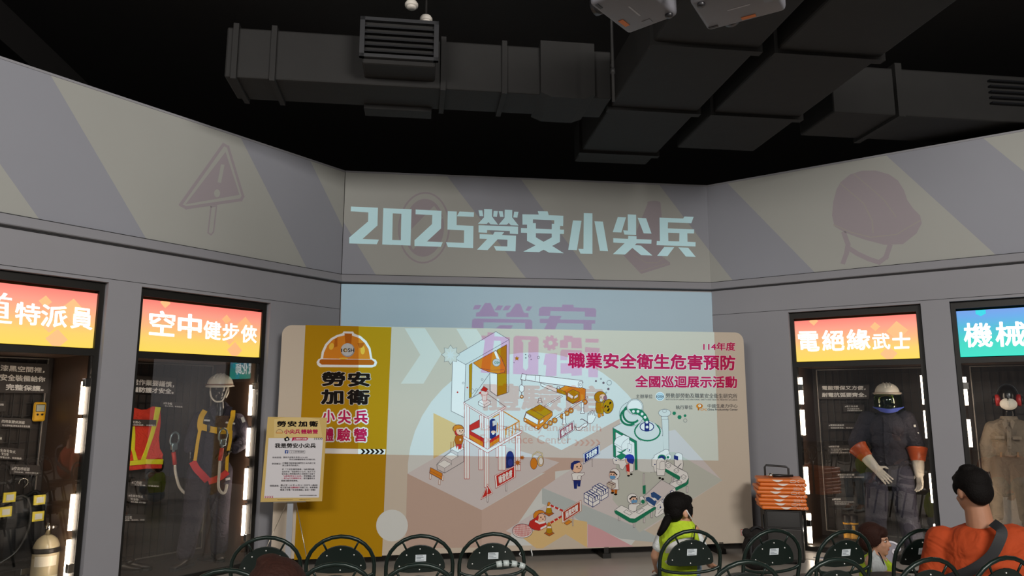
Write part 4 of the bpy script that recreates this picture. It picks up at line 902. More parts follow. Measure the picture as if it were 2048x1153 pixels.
# ================================================================ chairs
m_ch = mat('chair_green_metal', '14231e', .35, .3); m_chp = mat('chair_plate_green', '0a1814', .4, noise=.1, nscale=20); m_seat = mat('seat_vinyl', '16211e', .5)
m_lab = mat('label_paper', 'c9d2d6', .6); m_ink = mat('label_ink', '4a5560', .7)
CH_H = .80
def make_chair():
    e = empty('stacking_chair')
    def by(z): return -.02 - max(0, z - .44) * .22            # recline of the back
    b = MB(); P = [(-.205, .02, 0), (-.206, by(.44), .44), (-.214, by(.55), .55)]
    for k in range(0, 13): a = R_(180 - 15 * k); x, z = .214 * math.cos(a), .60 + (CH_H - .012 - .60) * math.sin(a); P.append((x, by(z), z))
    P += [(.214, by(.55), .55), (.206, by(.44), .44), (.205, .02, 0)]
    b.tube(P, .0125, m_ch, 12); b.build('back_frame', e)
    b = MB(); pts = []
    for k in range(17): a = R_(180 * k / 16); pts.append((.165 * math.cos(a), .575 + .155 * math.sin(a)))
    pts += [(-.150, .562), (-.07, .552), (.07, .552), (.150, .562)]
    n = len(pts); vs = [(x, by(z) - .006, z) for x, z in pts] + [(x, by(z) + .008, z) for x, z in pts]
    b.add(vs, [tuple(range(n))[::-1], tuple(range(n, 2 * n))] + [(k, (k + 1) % n, (k + 1) % n + n, k + n) for k in range(n)], m_chp)
    bp = b.build('back_plate', e, bevel=.003)
    b = MB()
    for x, z in ((0, .705), (-.085, .668), (.085, .668), (-.13, .598), (.13, .598), (0, .572)): b.ball((x, by(z) - .008, z), .0045, m_refl, 8)
    b.build('rivets', bp)
    for s in (-1, 1):
        b = MB(); b.tube([(s * .085, by(.70), .698), (s * .118, by(.755), .762)], .0065, m_ch, 8); b.build('spoke', e)
    b = MB(); b.tube([(.213 * math.cos(R_(180 + 18 * k)), by(.55), .552 - .045 * math.sin(R_(18 * k))) for k in range(11)], .010, m_ch, 10); b.build('lower_bar', e)
    b = MB(); b.lathe([(.16, .375), (.185, .38), (.19, .395), (.18, .415), (.15, .42)], m_seat, 28, (0, .20, 0)); b.build('seat', e)
    b = MB(); b.tube([(-.200, .0, .372), (-.19, .3, .372), (-.12, .38, .372), (.12, .38, .372), (.19, .3, .372), (.200, .0, .372)], .011, m_ch, 10); b.build('seat_frame', e)
    for s in (-1, 1): b = MB(); b.tube([(s * .185, .30, .372), (s * .19, .40, .0)], .0125, m_ch, 10); b.build('front_leg', e)
    return e
def dup(root, loc, rz):
    r = root.copy(); COL.objects.link(r); r.location = loc; r.rotation_euler = (0, 0, rz)
    for ch in list(root.children):
        c = ch.copy(); COL.objects.link(c); c.parent = r
        for g_ in ch.children: d = g_.copy(); COL.objects.link(d); d.parent = c
    return r
proto = make_chair(); used = [False]
def chair(px, py, label, rz=9.5, sticker=True, row='chairs of the back row seen from behind'):
    r = ray(px, py); t = (CH_H - CAM_H) / r.z; p = EYE + r * t; a = R_(rz)
    # the tip of the reclined back is what the pixel shows
    off = .02 + (CH_H - .44) * .22; p = V((p.x - math.sin(a) * off, p.y + math.cos(a) * off, 0))
    if not used[0]: c = proto; c.location = p; c.rotation_euler = (0, 0, a); used[0] = True
    else: c = dup(proto, p, a)
    tag(c, label, 'chair', row)
    if sticker:
        bp = [k for k in c.children if k.name.startswith('back_plate')][0]; b = MB()
        def by(z): return -.02 - (z - .44) * .22 - .0085
        z0, z1 = .625, .668; x0, x1 = -.028, .040; n_ = [(x0, by(z0), z0), (x1, by(z0), z0), (x1, by(z1), z1), (x0, by(z1), z1)]
        b.add(n_, [(0, 1, 2, 3)], m_lab)
        for k, (u, v) in enumerate(((.1, .75), (.1, .85), (.1, .55), (.1, .9))): z = z1 - .008 - .0095 * k; xx = x0 + .006; b.add([(xx, by(z) - .0006, z), (xx + .06 * v * .9, by(z) - .0006, z), (xx + .06 * v * .9, by(z + .003) - .0006, z + .003), (xx, by(z + .003) - .0006, z + .003)], [(0, 1, 2, 3)], m_ink)
        b.build('label_sticker', bp, label='white paper label')
    return c
ROW1 = 'green tubular chairs, far row'; ROW2 = 'green tubular chairs, near row'
chair(533, 1072, 'green tubular chair in the far row, leftmost, in front of the harness cabinet', 9.5, False, ROW1)
chair(682, 1070, 'green tubular chair in the far row, in front of the yellow banner column', 9.5, False, ROW1)
chair(841, 1069, 'labelled green tubular chair in the far row, third from the left', 9.5, True, ROW1)
chair(986, 1065, 'labelled green tubular chair in the far row, fourth from the left', 9.5, True, ROW1)
chair(1383.5, 1059, 'green tubular chair the girl with the ponytail sits on', 9.5, True, ROW1)
chair(1548.6, 1058, 'green tubular chair with a label in front of the black loudspeaker', 14, True, ROW1)
chair(1693, 1059.6, 'green tubular chair with a label in front of the yellow rubber boots', 16, True, ROW1)
chair(1846, 1057, 'green tubular chair in the far row partly hidden by the man in the orange shirt', 16, True, ROW1)
chair(451, 1137, 'green tubular chair top in the near row, leftmost at the bottom edge', 9.5, False, ROW2)
chair(670, 1125, 'green tubular chair top in the near row, right of the brown-haired head', 9.5, False, ROW2)
chair(837, 1126, 'green tubular chair top in the near row, below the third labelled far-row chair', 9.5, False, ROW2)
ct = chair(1012, 1123, 'green tubular chair top in the near row with clear tape wrapped on its rim', 9.5, False, ROW2)
b = MB()
for a0 in (62, 74, 86, 96):
    a = R_(a0); x, z = .214 * math.cos(a), .60 + (CH_H - .612) * math.sin(a); y = -.02 - (z - .44) * .22; a2 = R_(a0 + 8); x2, z2_ = .214 * math.cos(a2), .60 + (CH_H - .612) * math.sin(a2)
    b.tube([(x, y, z), (x2, -.02 - (z2_ - .44) * .22, z2_)], .0165, mat('clear_tape', 'aab4b2', .15), 10)
b.build('tape_wrap', ct, label='shiny clear tape')
chair(1494, 1120, 'green tubular chair top in the near row, right of the seated girl', 9.5, False, ROW2)
chair(1674, 1115.6, 'green tubular chair top in the near row, below the child in the yellow vest', 12, False, ROW2)
chair(1862, 1115, 'green tubular chair in the near row before the left shoulder in orange', 14, False, ROW2)
chair(2013, 1112, 'green tubular chair in the near row at the right edge', 14, False, ROW2)

# ================================================================ people
m_skin = mat('skin_tan', '9c6e54', .55, noise=.05, nscale=20); m_skin2 = mat('skin_light', 'b98a6e', .55, noise=.05, nscale=20)
m_hair = mat('hair_black', '0c0908', .75, noise=.4, nscale=110, bump=.5, spec=.12); m_hairb = mat('hair_brown', '2e1913', .7, noise=.4, nscale=90, bump=.5, spec=.15)
m_or = cloth('tshirt_orange', 'a03e1c', .85, 14); m_vest = cloth('vest_lime', 'a6c02c', .8, 20); m_jean = cloth('trousers_blue', '8ea6b8', .85); m_wh = cloth('shirt_white', 'cfd4d4', .85)
m_eye = mat('eye_white', 'e8e4de', .3); m_iris = mat('eye_dark', '1c1310', .2); m_lip = mat('lip_rose', '9c5a4c', .5); m_trim = mat('trim_black', '16171a', .7)
def headform(b, c, R, m, s=1.0, ears=True):
    """skull, jaw, brow, nose, chin and ears around the head centre c, looking along -y of R"""
    c = V(c)
    def at_(x, y, z): return c + R @ V((x * s, y * s, z * s))
    b.ball(at_(0, .018, .03), (.076 * s, .094 * s, .092 * s), m, 22, R); b.ball(at_(0, -.028, -.045), (.058 * s, .062 * s, .07 * s), m, 20, R)
    b.ball(at_(0, -.058, -.09), (.026 * s, .026 * s, .022 * s), m, 14, R); b.ball(at_(0, -.066, .018), (.055 * s, .022 * s, .016 * s), m, 14, R)
    capsule(b, at_(0, -.078, .008), .010 * s, at_(0, -.098, -.030), .0135 * s, m, 10)
    b.ball(at_(.034, -.055, -.032), (.024 * s, .024 * s, .022 * s), m, 12, R); b.ball(at_(-.034, -.055, -.032), (.024 * s, .024 * s, .022 * s), m, 12, R)
    b.ball(at_(0, -.080, -.060), (.022 * s, .012 * s, .012 * s), m, 12, R)
    if ears:
        for q in (-1, 1): b.ball(at_(.077 * q, .012, -.012), (.012 * s, .022 * s, .033 * s), m, 12, R)
def face(parent, c, R, s=1.0):
    c = V(c)
    def at_(x, y, z): return c + R @ V((x * s, y * s, z * s))
    for q in (-1, 1):
        b = MB(); b.ball(at_(.029 * q, -.0715, .0), (.0115 * s, .009 * s, .0048 * s), m_eye, 12, R); eo = b.build('eye', parent)
        b = MB(); b.ball(at_(.029 * q, -.0790, .0), (.0078 * s, .0036 * s, .0058 * s), m_iris, 10, R); b.build('iris', eo)
    b = MB(); b.ball(at_(0, -.0880, -.0575), (.019 * s, .005 * s, .0040 * s), m_lip, 12, R); b.ball(at_(0, -.0870, -.0650), (.016 * s, .005 * s, .0042 * s), m_lip, 12, R); b.build('lips', parent)
    for q in (-1, 1): b = MB(); b.tube([at_(.016 * q, -.086, .019), at_(.032 * q, -.084, .023), at_(.045 * q, -.076, .019)], .003 * s, m_hair, 8); b.build('eyebrow', parent)
def rotz(d): return Matrix.Rotation(R_(d), 3, 'Z')
def rotx(d): return Matrix.Rotation(R_(d), 3, 'X')

# --- man in the orange T-shirt: seated, back to us, head turned left and bowed
def spot(px, Y): r = ray(px, 900); return r.x / r.y * Y, Y
x, y = spot(1962, 4.47); M = Fig('person', (x, y, 0), 'person in an orange T-shirt with black sling strap, seated with back turned', 'person'); J = M.J
hc = V(J(1942, 984, .0)); Rm = rotz(-144) @ rotx(14); sc = 1.06
b = MB(); headform(b, hc, Rm, m_skin, sc); nk = V(J(1962, 1052, .0)); capsule(b, nk - V((0, 0, .03)), .078, hc + V((.02, .0, -.06)), .066, m_skin)
sL, sR = J(1884, 1082, .03), J(2030, 1080, .02); hp = (nk.x + .05, .03, .55)
torso(b, nk - V((0, 0, .03)), sL, sR, hp, m_skin, .18, .12, .17)
eL, wL = J(1862, 1168, -.02), V(J(1885, 1205, .28)); eR, wR = J(2058, 1165, -.02), V(J(2025, 1205, .28))
chain(b, [(*sL, .062), (*eL, .05), (*wL, .036)], m_skin); chain(b, [(*sR, .062), (*eR, .05), (*wR, .036)], m_skin)
hand(b, wL, V((.35, .8, -.1)), V((0, 0, -1)), 1.05, .4, m_skin, 1); hand(b, wR, V((-.35, .8, -.1)), V((0, 0, -1)), 1.05, .4, m_skin, -1)
kl, kr = V((hp[0] - .15, .48, .52)), V((hp[0] + .15, .48, .52))
for q, k in ((-1, kl), (1, kr)): chain(b, [(hp[0] + .1 * q, .05, .53, .09), (*k, .065), (k.x, k.y - .02, .09, .045), (k.x, k.y + .10, .05, .04)], m_skin)
fuse(b, 'body', M.e, m_skin, .008, 3); face(M.e, hc, Rm, sc)
b = MB(); Rq = Rm
b.ball(hc + Rm @ V((0, .030, .050)) * sc, (.090 * sc, .108 * sc, .092 * sc), m_hair, 24, Rm); b.ball(hc + Rm @ V((0, .070, .0)) * sc, (.078 * sc, .062 * sc, .085 * sc), m_hair, 20, Rm); b.ball(hc + Rm @ V((0, -.030, .080)) * sc, (.070 * sc, .05 * sc, .034 * sc), m_hair, 18, Rm)
b.ball(hc + Rm @ V((.02, .05, .12)) * sc, (.05 * sc, .05 * sc, .03 * sc), m_hair, 14, Rm)
for q in (-1, 1): b.ball(hc + Rm @ V((.074 * q, -.015, .022)) * sc, (.014 * sc, .026 * sc, .04 * sc), m_hair, 12, Rm)
fuse(b, 'hair', M.e, m_hair, .008, 2)
b = MB(); torso(b, nk - V((0, 0, .065)), sL, sR, hp, m_or, .235, .165, .205)
chain(b, [(*sL, .095), (*(V(sL) * .15 + V(eL) * .85), .082)], m_or); chain(b, [(*sR, .095), (*(V(sR) * .15 + V(eR) * .85), .082)], m_or)
b.ball((nk.x, -.02, nk.z - .28), (.225, .155, .22), m_or, 20)
ts = fuse(b, 'tshirt', M.e, m_or, .012, 4, label='orange T-shirt')
k = MB(); k.lathe([(.078, .0), (.084, .006), (.086, .016), (.078, .02)], m_or, 24, nk - V((0, 0, .035)), 'z'); k.build('collar', ts)
ss = [J(1985, 1046, -.11), J(2003, 1062, -.165), J(1998, 1085, -.19), J(1980, 1115, -.20), J(1945, 1140, -.20), J(1900, 1158, -.17), J(1860, 1172, -.10)]
b = MB(); strap(M.e, 'sling_strap', ss, .055, m_trim, V((.1, -1, .12)), .004, 14)
b = MB(); chain(b, [(hp[0] - .1, .02, .53, .125), (*kl, .09), (kl.x, kl.y - .02, .16, .07)], m_trim); chain(b, [(hp[0] + .1, .02, .53, .125), (*kr, .09), (kr.x, kr.y - .02, .16, .07)], m_trim); b.ball((hp[0], .03, .55), (.19, .14, .11), m_trim, 18); fuse(b, 'trousers', M.e, m_trim, .014, 3)
for k in (kl, kr): b = MB(); shoe(b, (k.x, k.y + .06, .002), 1, m_shoe, m_sole, yaw=math.pi, ankle=.03); b.build('shoe', M.e)
# --- girl with the ponytail on the far row chair
x, y = spot(1366, 5.20); G = Fig('person', (x, y, 0), 'child with a black ponytail and lime safety vest, seated before the backdrop', 'person'); J = G.J
hc = V(J(1361, 1022, 0)); Rm = rotz(128); sc = .98
b = MB(); headform(b, hc, Rm, m_skin2, sc); nk = V(J(1360, 1052, 0)); capsule(b, nk, .05, hc - V((0, 0, .05)), .045, m_skin2)
sL, sR = J(1330, 1066, .02), J(1386, 1066, .02); hp = (J(1357, 1100)[0], .02, .50)
torso(b, nk, sL, sR, hp, m_skin2, .115, .08, .115)
eL, wL = J(1310, 1112, .03), V(J(1316, 1142, .15)); eR, wR = J(1408, 1110, .05), V(J(1420, 1130, .20))
chain(b, [(*sL, .038), (*eL, .031), (*wL, .024)], m_skin2); chain(b, [(*sR, .038), (*eR, .031), (*wR, .024)], m_skin2)
hand(b, wL, V((.2, .9, -.2)), V((0, 0, -1)), .75, .4, m_skin2, 1); hand(b, wR, V((.2, .9, -.2)), V((0, 0, -1)), .75, .4, m_skin2, -1)
for q in (-1, 1): chain(b, [(hp[0] + .07 * q, .03, .49, .065), (hp[0] + .09 * q, .34, .48, .05), (hp[0] + .09 * q, .33, .10, .035), (hp[0] + .09 * q, .42, .05, .03)], m_skin2)
fuse(b, 'body', G.e, m_skin2, .007, 3); face(G.e, hc, Rm, sc)
b = MB(); b.ball(hc + Rm @ V((0, .028, .048)) * sc, (.088 * sc, .104 * sc, .088 * sc), m_hair, 24, Rm); b.ball(hc + Rm @ V((0, .06, .0)) * sc, (.08 * sc, .065 * sc, .075 * sc), m_hair, 20, Rm); b.ball(hc + Rm @ V((0, -.05, .075)) * sc, (.062 * sc, .04 * sc, .035 * sc), m_hair, 16, Rm)
for q in (-1, 1): b.ball(hc + Rm @ V((.072 * q, -.03, .012)) * sc, (.014, .024, .055), m_hair, 12, Rm)
fuse(b, 'hair', G.e, m_hair, .007, 2)
b = MB(); b.tube(smooth([J(1344, 1030, -.02), J(1337, 1036, -.07), J(1332, 1046, -.10), J(1325, 1060, -.115), J(1317, 1071, -.105)]), [.02 + .012 * math.sin(math.pi * k / 24) - .006 * k / 24 for k in range(25)], m_hair, 14); pt = b.build('ponytail', G.e)
b = MB(); b.tube([V(J(1341, 1031, -.06)) + V((0, 0, 0)), V(J(1338, 1035, -.075))], .026, m_trim, 14); b.build('hair_tie', pt)
b = MB(); torso(b, nk - V((0, 0, .03)), sL, sR, hp, m_wh, .125, .088, .125); chain(b, [(*sL, .052), (*(V(sL) * .4 + V(eL) * .6), .048)], m_wh); chain(b, [(*sR, .052), (*(V(sR) * .35 + V(eR) * .65), .05)], m_wh); fuse(b, 'shirt', G.e, m_wh, .009, 3)
b = MB(); torso(b, nk - V((0, 0, .035)), V(sL) * .82 + V(sR) * .18, V(sR) * .82 + V(sL) * .18, hp, m_vest, .145, .112, .145); b.ball((hp[0], .02, hp[2] - .02), (.14, .11, .10), m_vest, 18); vs_ = fuse(b, 'safety_vest', G.e, m_vest, .009, 3, label='lime safety vest')
strap(vs_, 'reflective_stripe', [J(1336, 1108, -.06), J(1342, 1096, -.125), J(1356, 1088, -.142), J(1372, 1084, -.135), J(1386, 1082, -.09)], .045, m_refl); strap(vs_, 'reflective_stripe', [J(1334, 1128, -.07), J(1345, 1123, -.13), J(1366, 1118, -.14), J(1392, 1118, -.08)], .04, m_refl)
strap(vs_, 'vest_trim', [J(1392, 1052, -.06), J(1389, 1066, -.095), J(1387, 1088, -.115), J(1386, 1116, -.10)], .008, m_trim)
strap(G.e, 'mask_loop', [hc + Rm @ V((-.082, .012, .015)), hc + Rm @ V((-.086, -.01, -.02)), hc + Rm @ V((-.062, -.055, -.06))], .006, m_wh, V((0, -1, 0)))
strap(G.e, 'mask_loop', [hc + Rm @ V((.082, .012, .015)), hc + Rm @ V((.086, -.01, -.02)), hc + Rm @ V((.062, -.055, -.06))], .006, m_wh, V((1, -1, 0)))
b = MB()
for q in (-1, 1): chain(b, [(hp[0] + .07 * q, .02, .50, .085), (hp[0] + .09 * q, .34, .48, .065), (hp[0] + .09 * q, .33, .14, .05)], m_jean)
b.ball((hp[0], .02, .50), (.13, .10, .08), m_jean, 16); fuse(b, 'trousers', G.e, m_jean, .010, 3)
for q in (-1, 1): b = MB(); shoe(b, (hp[0] + .09 * q, .40, .002), .75, m_wh, m_sole, yaw=math.pi, ankle=.02); b.build('shoe', G.e)
# --- child in profile sitting low between the rows
x, y = spot(1748, 5.75); K = Fig('person', (x, y, 0), 'child with short hair in a lime vest, sitting low and facing right', 'person'); J = K.J
hc = V(J(1752, 1081, 0)); Rm = rotz(78); sc = .97
b = MB(); headform(b, hc, Rm, m_skin2, sc); nk = V(J(1752, 1112, 0)); capsule(b, nk, .045, hc - V((0, 0, .05)), .042, m_skin2)
sL, sR = J(1752, 1126, -.10), J(1756, 1126, .10); hp = (J(1748, 1126)[0], .0, .12)
torso(b, nk, V(sL) + V((-.02, 0, 0)), V(sR) + V((.02, 0, 0)), hp, m_skin2, .115, .08, .115)
eL, wL = J(1768, 1150, -.14), V(J(1800, 1152, -.12)); eR, wR = J(1775, 1150, .12), V(J(1806, 1152, .06))
chain(b, [(*sL, .036), (*eL, .03), (*wL, .023)], m_skin2); chain(b, [(*sR, .036), (*eR, .03), (*wR, .023)], m_skin2)
hand(b, wL, V((1, .1, -.1)), V((0, 0, -1)), .72, .4, m_skin2, -1); hand(b, wR, V((1, -.1, -.1)), V((0, 0, -1)), .72, .4, m_skin2, 1)
for q in (-1, 1): chain(b, [(hp[0] + .02, .07 * q, .10, .07), (hp[0] + .30, .10 * q, .20, .05), (hp[0] + .22, .06 * q, .05, .035)], m_skin2)
fuse(b, 'body', K.e, m_skin2, .007, 3); face(K.e, hc, Rm, sc)
b = MB(); b.ball(hc + Rm @ V((0, .030, .050)) * sc, (.088 * sc, .104 * sc, .088 * sc), m_hairb, 24, Rm); b.ball(hc + Rm @ V((0, .065, -.015)) * sc, (.082 * sc, .065 * sc, .085 * sc), m_hairb, 20, Rm); b.ball(hc + Rm @ V((0, -.048, .062)) * sc, (.068 * sc, .042 * sc, .048 * sc), m_hairb, 16, Rm)
for q in (-1, 1): b.ball(hc + Rm @ V((.078 * q, .004, .012)) * sc, (.016, .05, .055), m_hairb, 14, Rm); b.ball(hc + Rm @ V((.075 * q, -.040, .020)) * sc, (.012, .018, .035), m_hairb, 12, Rm)
fuse(b, 'hair', K.e, m_hairb, .007, 2)
b = MB(); torso(b, nk - V((0, 0, .03)), V(sL) + V((-.02, 0, 0)), V(sR) + V((.02, 0, 0)), hp, m_wh, .14, .105, .14); chain(b, [(*sL, .060), (*(V(sL) * .5 + V(eL) * .5), .052)], m_wh); chain(b, [(*sR, .060), (*(V(sR) * .5 + V(eR) * .5), .052)], m_wh); fuse(b, 'shirt', K.e, m_wh, .009, 3)
Rk = rotz(90)
b = MB()
for s_ in (-1, 1): b.ball(V((nk.x, .075 * s_, nk.z - .17)), (.125, .072, .18), m_vest, 16); capsule(b, V((nk.x - .02, .07 * s_, nk.z - .035)), .055, V((nk.x + .06, .08 * s_, nk.z - .10)), .062, m_vest)
b.ball(V((nk.x - .05, 0, nk.z - .16)), (.08, .12, .17), m_vest, 16)
vs_ = fuse(b, 'safety_vest', K.e, m_vest, .009, 3, label='lime safety vest')
strap(vs_, 'vest_trim', [J(1757, 1106, -.10), J(1763, 1116, -.135), J(1768, 1130, -.14), J(1770, 1146, -.13)], .009, m_trim)
b = MB(); 
for q in (-1, 1): chain(b, [(hp[0], .06 * q, .11, .085), (hp[0] + .30, .10 * q, .20, .06), (hp[0] + .24, .07 * q, .09, .05)], m_jean)
b.ball((hp[0], 0, .10), (.10, .12, .095), m_jean, 16); fuse(b, 'trousers', K.e, m_jean, .010, 3)
for q in (-1, 1): b = MB(); shoe(b, (hp[0] + .27, .07 * q, .002), .7, m_wh, m_sole, yaw=R_(90), ankle=.02); b.build('shoe', K.e)
# --- head of the viewer in front, at the lower left
x, y = spot(556, 2.42); H = Fig('person', (x, y, 0), 'person seen only as a reddish brown haired head at the bottom left edge', 'person'); J = H.J
zt = J(556, 1113)[2]; hx = J(557, 1113)[0]; hc = V((hx, 0, zt - .135)); Rm = rotz(172)
b = MB(); headform(b, hc, Rm, m_skin, 1.03); nk = hc + V((0, -.01, -.17)); capsule(b, nk, .06, hc - V((0, 0, .06)), .055, m_skin)
sL, sR = nk + V((-.17, 0, -.06)), nk + V((.17, 0, -.06)); hp = (hx, .02, .54); torso(b, nk, sL, sR, hp, m_skin, .15, .10, .15)
for q, s_ in ((-1, sL), (1, sR)): chain(b, [(*s_, .05), (s_.x + .06 * q, .03, s_.z - .25, .042), (s_.x - .03 * q, .25, s_.z - .33, .032)], m_skin); hand(b, V((s_.x - .03 * q, .25, s_.z - .33)), V((-.2 * q, 1, 0)), V((0, 0, -1)), 1, .4, m_skin, q)
for q in (-1, 1): chain(b, [(hx + .09 * q, .03, .52, .08), (hx + .13 * q, .44, .5, .06), (hx + .13 * q, .42, .09, .042), (hx + .13 * q, .52, .05, .035)], m_skin)
fuse(b, 'body', H.e, m_skin, .009, 3); face(H.e, hc, Rm, 1.03)
b = MB(); b.ball(hc + Rm @ V((0, .020, .036)), (.098, .114, .100), m_hairb, 26, Rm); b.ball(hc + Rm @ V((0, .06, -.03)), (.088, .065, .09), m_hairb, 20, Rm); b.ball(hc + Rm @ V((.03, .0, .125)), (.04, .06, .016), m_hairb, 14, Rm); fuse(b, 'hair', H.e, m_hairb, .008, 2)
m_dsh = cloth('shirt_dark', '3a3436'); b = MB(); torso(b, nk - V((0, 0, .04)), sL, sR, hp, m_dsh, .19, .13, .18)
for q, s_ in ((-1, sL), (1, sR)): chain(b, [(*s_, .075), (s_.x + .05 * q, .02, s_.z - .2, .065)], m_dsh)
fuse(b, 'shirt', H.e, m_dsh, .012, 3)
b = MB()
for q in (-1, 1): chain(b, [(hx + .09 * q, .02, .53, .11), (hx + .13 * q, .44, .5, .085), (hx + .13 * q, .42, .14, .065)], m_trim)
b.ball((hx, .02, .54), (.17, .12, .1), m_trim, 16); fuse(b, 'trousers', H.e, m_trim, .013, 3)

# ================================================================ loudspeaker, orange stack, bag
r = ray(1566, 1020); Ysp = 7.55; ps = V((r.x / r.y * Ysp, Ysp, 0)); zsp = CAM_H + r.z / r.y * Ysp
sp = empty('loudspeaker', ps, R_(-12)); tag(sp, 'black portable loudspeaker on the floor carrying the orange stack, between backdrop and electrician cabinet', 'loudspeaker')
m_spk = mat('speaker_black', '1a1816', .6, noise=.1, nscale=30); m_grl = mat('speaker_grille', '26221f', .5, noise=.3, nscale=160)
b = MB(); b.bevbox((-.185, 0, .03), (.185, .34, zsp), m_spk, .02, 3); b.build('cabinet', sp)
b = MB(); b.box((-.165, -.012, .06), (.165, .002, zsp - .19), m_grl); b.build('grille', sp, bevel=.006)
b = MB(); hz = zsp - .10; b.add([(-.165, -.004, hz + .085), (.165, -.004, hz + .085), (.165, -.004, hz - .075), (-.165, -.004, hz - .075), (0, .06, hz)], [(0, 4, 1), (1, 4, 2), (2, 4, 3), (3, 4, 0)], m_spk)
b.box((-.17, -.01, hz + .08), (.17, .005, hz + .09), m_spk); b.box((-.17, -.01, hz - .085), (.17, .005, hz - .075), m_spk); b.build('horn', sp)
for s_ in (-1, 1): b = MB(); b.tube([(s_ * .19, .05, .05), (s_ * .19, .05, zsp - .06)], .009, m_chrome if s_ > 0 else m_dk, 8); b.build('side_rail', sp)
for s_ in (-1, 1): b = MB(); b.lathe([(.04, -.018), (.04, .018)], m_dk, 18, (s_ * .15, .31, .04), 'x'); b.build('wheel', sp)
# eight flat orange packs
m_ob = mat('pack_orange', 'd8702a', .4, noise=.10, nscale=18, bump=.25); m_ow = mat('pack_print_white', 'e0d5cb', .5)
def loc_sp(px, py, dep=0): 
    fr = Frame((ps.x, ps.y, 0), R_(-12)); return fr.loc(px, py, dep)
tops = [962, 971, 979, 986, 994, 1001, 1006, 1012, 1021]
names = ['topmost', 'second from the top', 'third from the top', 'fourth from the top', 'fourth from the bottom', 'third from the bottom', 'second from the bottom', 'lowest']
offs = [-.01, .012, -.012, -.022, .012, -.008, -.004, .02]
prints = [((.0, .045), (.50, .62)), ((.03, .045), (.58, .66))]
for k in range(8):
    z1 = loc_sp(1566, tops[k])[1]; z0 = loc_sp(1566, tops[k + 1])[1]; z0 = max(z0, zsp) if k == 7 else z0
    zz = zsp + (7 - k) * .0385; h_ = .0385
    e = empty('orange_pack', (ps.x, ps.y, zz), R_(-12 + (k * 37 % 5 - 2) * 1.3)); tag(e, 'flat orange pack, %s of the stack on the loudspeaker' % names[k], 'pack', 'stack of orange packs on the loudspeaker')
    b = MB(); x0, x1 = -.232 + offs[k], .232 + offs[k] * .6; b.bevbox((x0, -.05 + offs[k] * .5, .0006), (x1, .31, h_ - .0006), m_ob, .0165, 4); b.build('cover', e)
    a = MB(); yf = -.0515 + offs[k] * .5; cx = -.02 + offs[k] * 2.2; w_ = .055 + .02 * ((k * 3) % 3); n = 14; up = [(cx - w_ + 2 * w_ * j / n, .030) for j in range(n + 1)]; dn = [(cx + w_ - 2 * w_ * j / n, .030 - .022 * math.sin(math.pi * j / n)) for j in range(1, n)]
    a.prism(up + dn, yf, yf + .004, m_ow); a.build('crescent_print', e)
    a = MB(); gx = .105 + .05 * ((k * 2) % 3) / 2
    if k % 3 == 0: a.tube([(gx + .03 * math.cos(R_(t)), yf + .001, .018 + .013 * math.sin(R_(t))) for t in range(-160, 161, 20)], .0025, m_ow, 6)
    elif k % 3 == 1: a.tube([(gx - .03, yf + .001, .03), (gx - .015, yf + .001, .01), (gx + .0, yf + .001, .028), (gx + .02, yf + .001, .008), (gx + .03, yf + .001, .03)], .0025, m_ow, 6)
    else: a.tube([(gx - .03, yf + .001, .010), (gx + .03, yf + .001, .010), (gx + .03, yf + .001, .03), (gx - .03, yf + .001, .03), (gx - .01, yf + .001, .01)], .0025, m_ow, 6)
    a.tube([(gx + .055 + .012 * math.cos(R_(t)), yf + .001, .02 + .011 * math.sin(R_(t))) for t in range(60, 330, 30)], .0022, m_ow, 6)
    a.build('logo_print', e)
ztop = zsp + 8 * .0385
b = MB(); zh = ztop + .105; b.tube([(-.115, .33, .2), (-.115, .33, zh - .02), (-.10, .33, zh), (.10, .33, zh - .012), (.125, .33, zh - .03), (.125, .33, .2)], .011, m_dk, 10); b.build('trolley_handle', sp)
mi = empty('microphone', (ps.x, ps.y, ztop + .022), R_(-12)); tag(mi, 'black handheld microphone with a chrome head lying on top of the orange stack', 'microphone')
b = MB(); b.tube([(-.07, .06, 0), (.0, .07, 0), (.13, .09, 0)], [.017, .016, .012], m_dk, 14); b.build('handle', mi)
b = MB(); b.ball((-.095, .058, .003), (.03, .024, .024), m_chrome, 16); b.build('mic_head', mi)
r = ray(1512, 1052); Yb = 7.35; pb = V((r.x / r.y * Yb, Yb, 0)); zb = CAM_H + r.z / r.y * Yb
bg = empty('backpack', pb, R_(-5)); tag(bg, 'black slumped backpack on the floor against the left side of the loudspeaker', 'bag')
m_bag = cloth('bag_black', '1d1a19', .8, 18); b = MB()
b.ball((0, .05, zb * .42), (.135, .10, zb * .44), m_bag, 20); b.ball((.02, .05, zb * .74), (.105, .08, zb * .24), m_bag, 18); b.ball((-.09, .03, zb * .82), (.045, .04, .05), m_bag, 12); b.ball((0, .04, .07), (.14, .11, .07), m_bag, 18)
fuse(b, 'bag_body', bg, m_bag, .012, 2)
b = MB(); b.tube(smooth([(-.05, .0, zb * .88), (.0, -.03, zb * .98), (.06, .0, zb * .90)]), .009, m_trim, 8); b.build('grab_handle', bg)
b = MB(); b.tube(smooth([(-.06, -.06, zb * .75), (-.08, -.08, zb * .4), (-.05, -.07, .12)]), .012, m_trim, 8); b.build('shoulder_strap', bg)
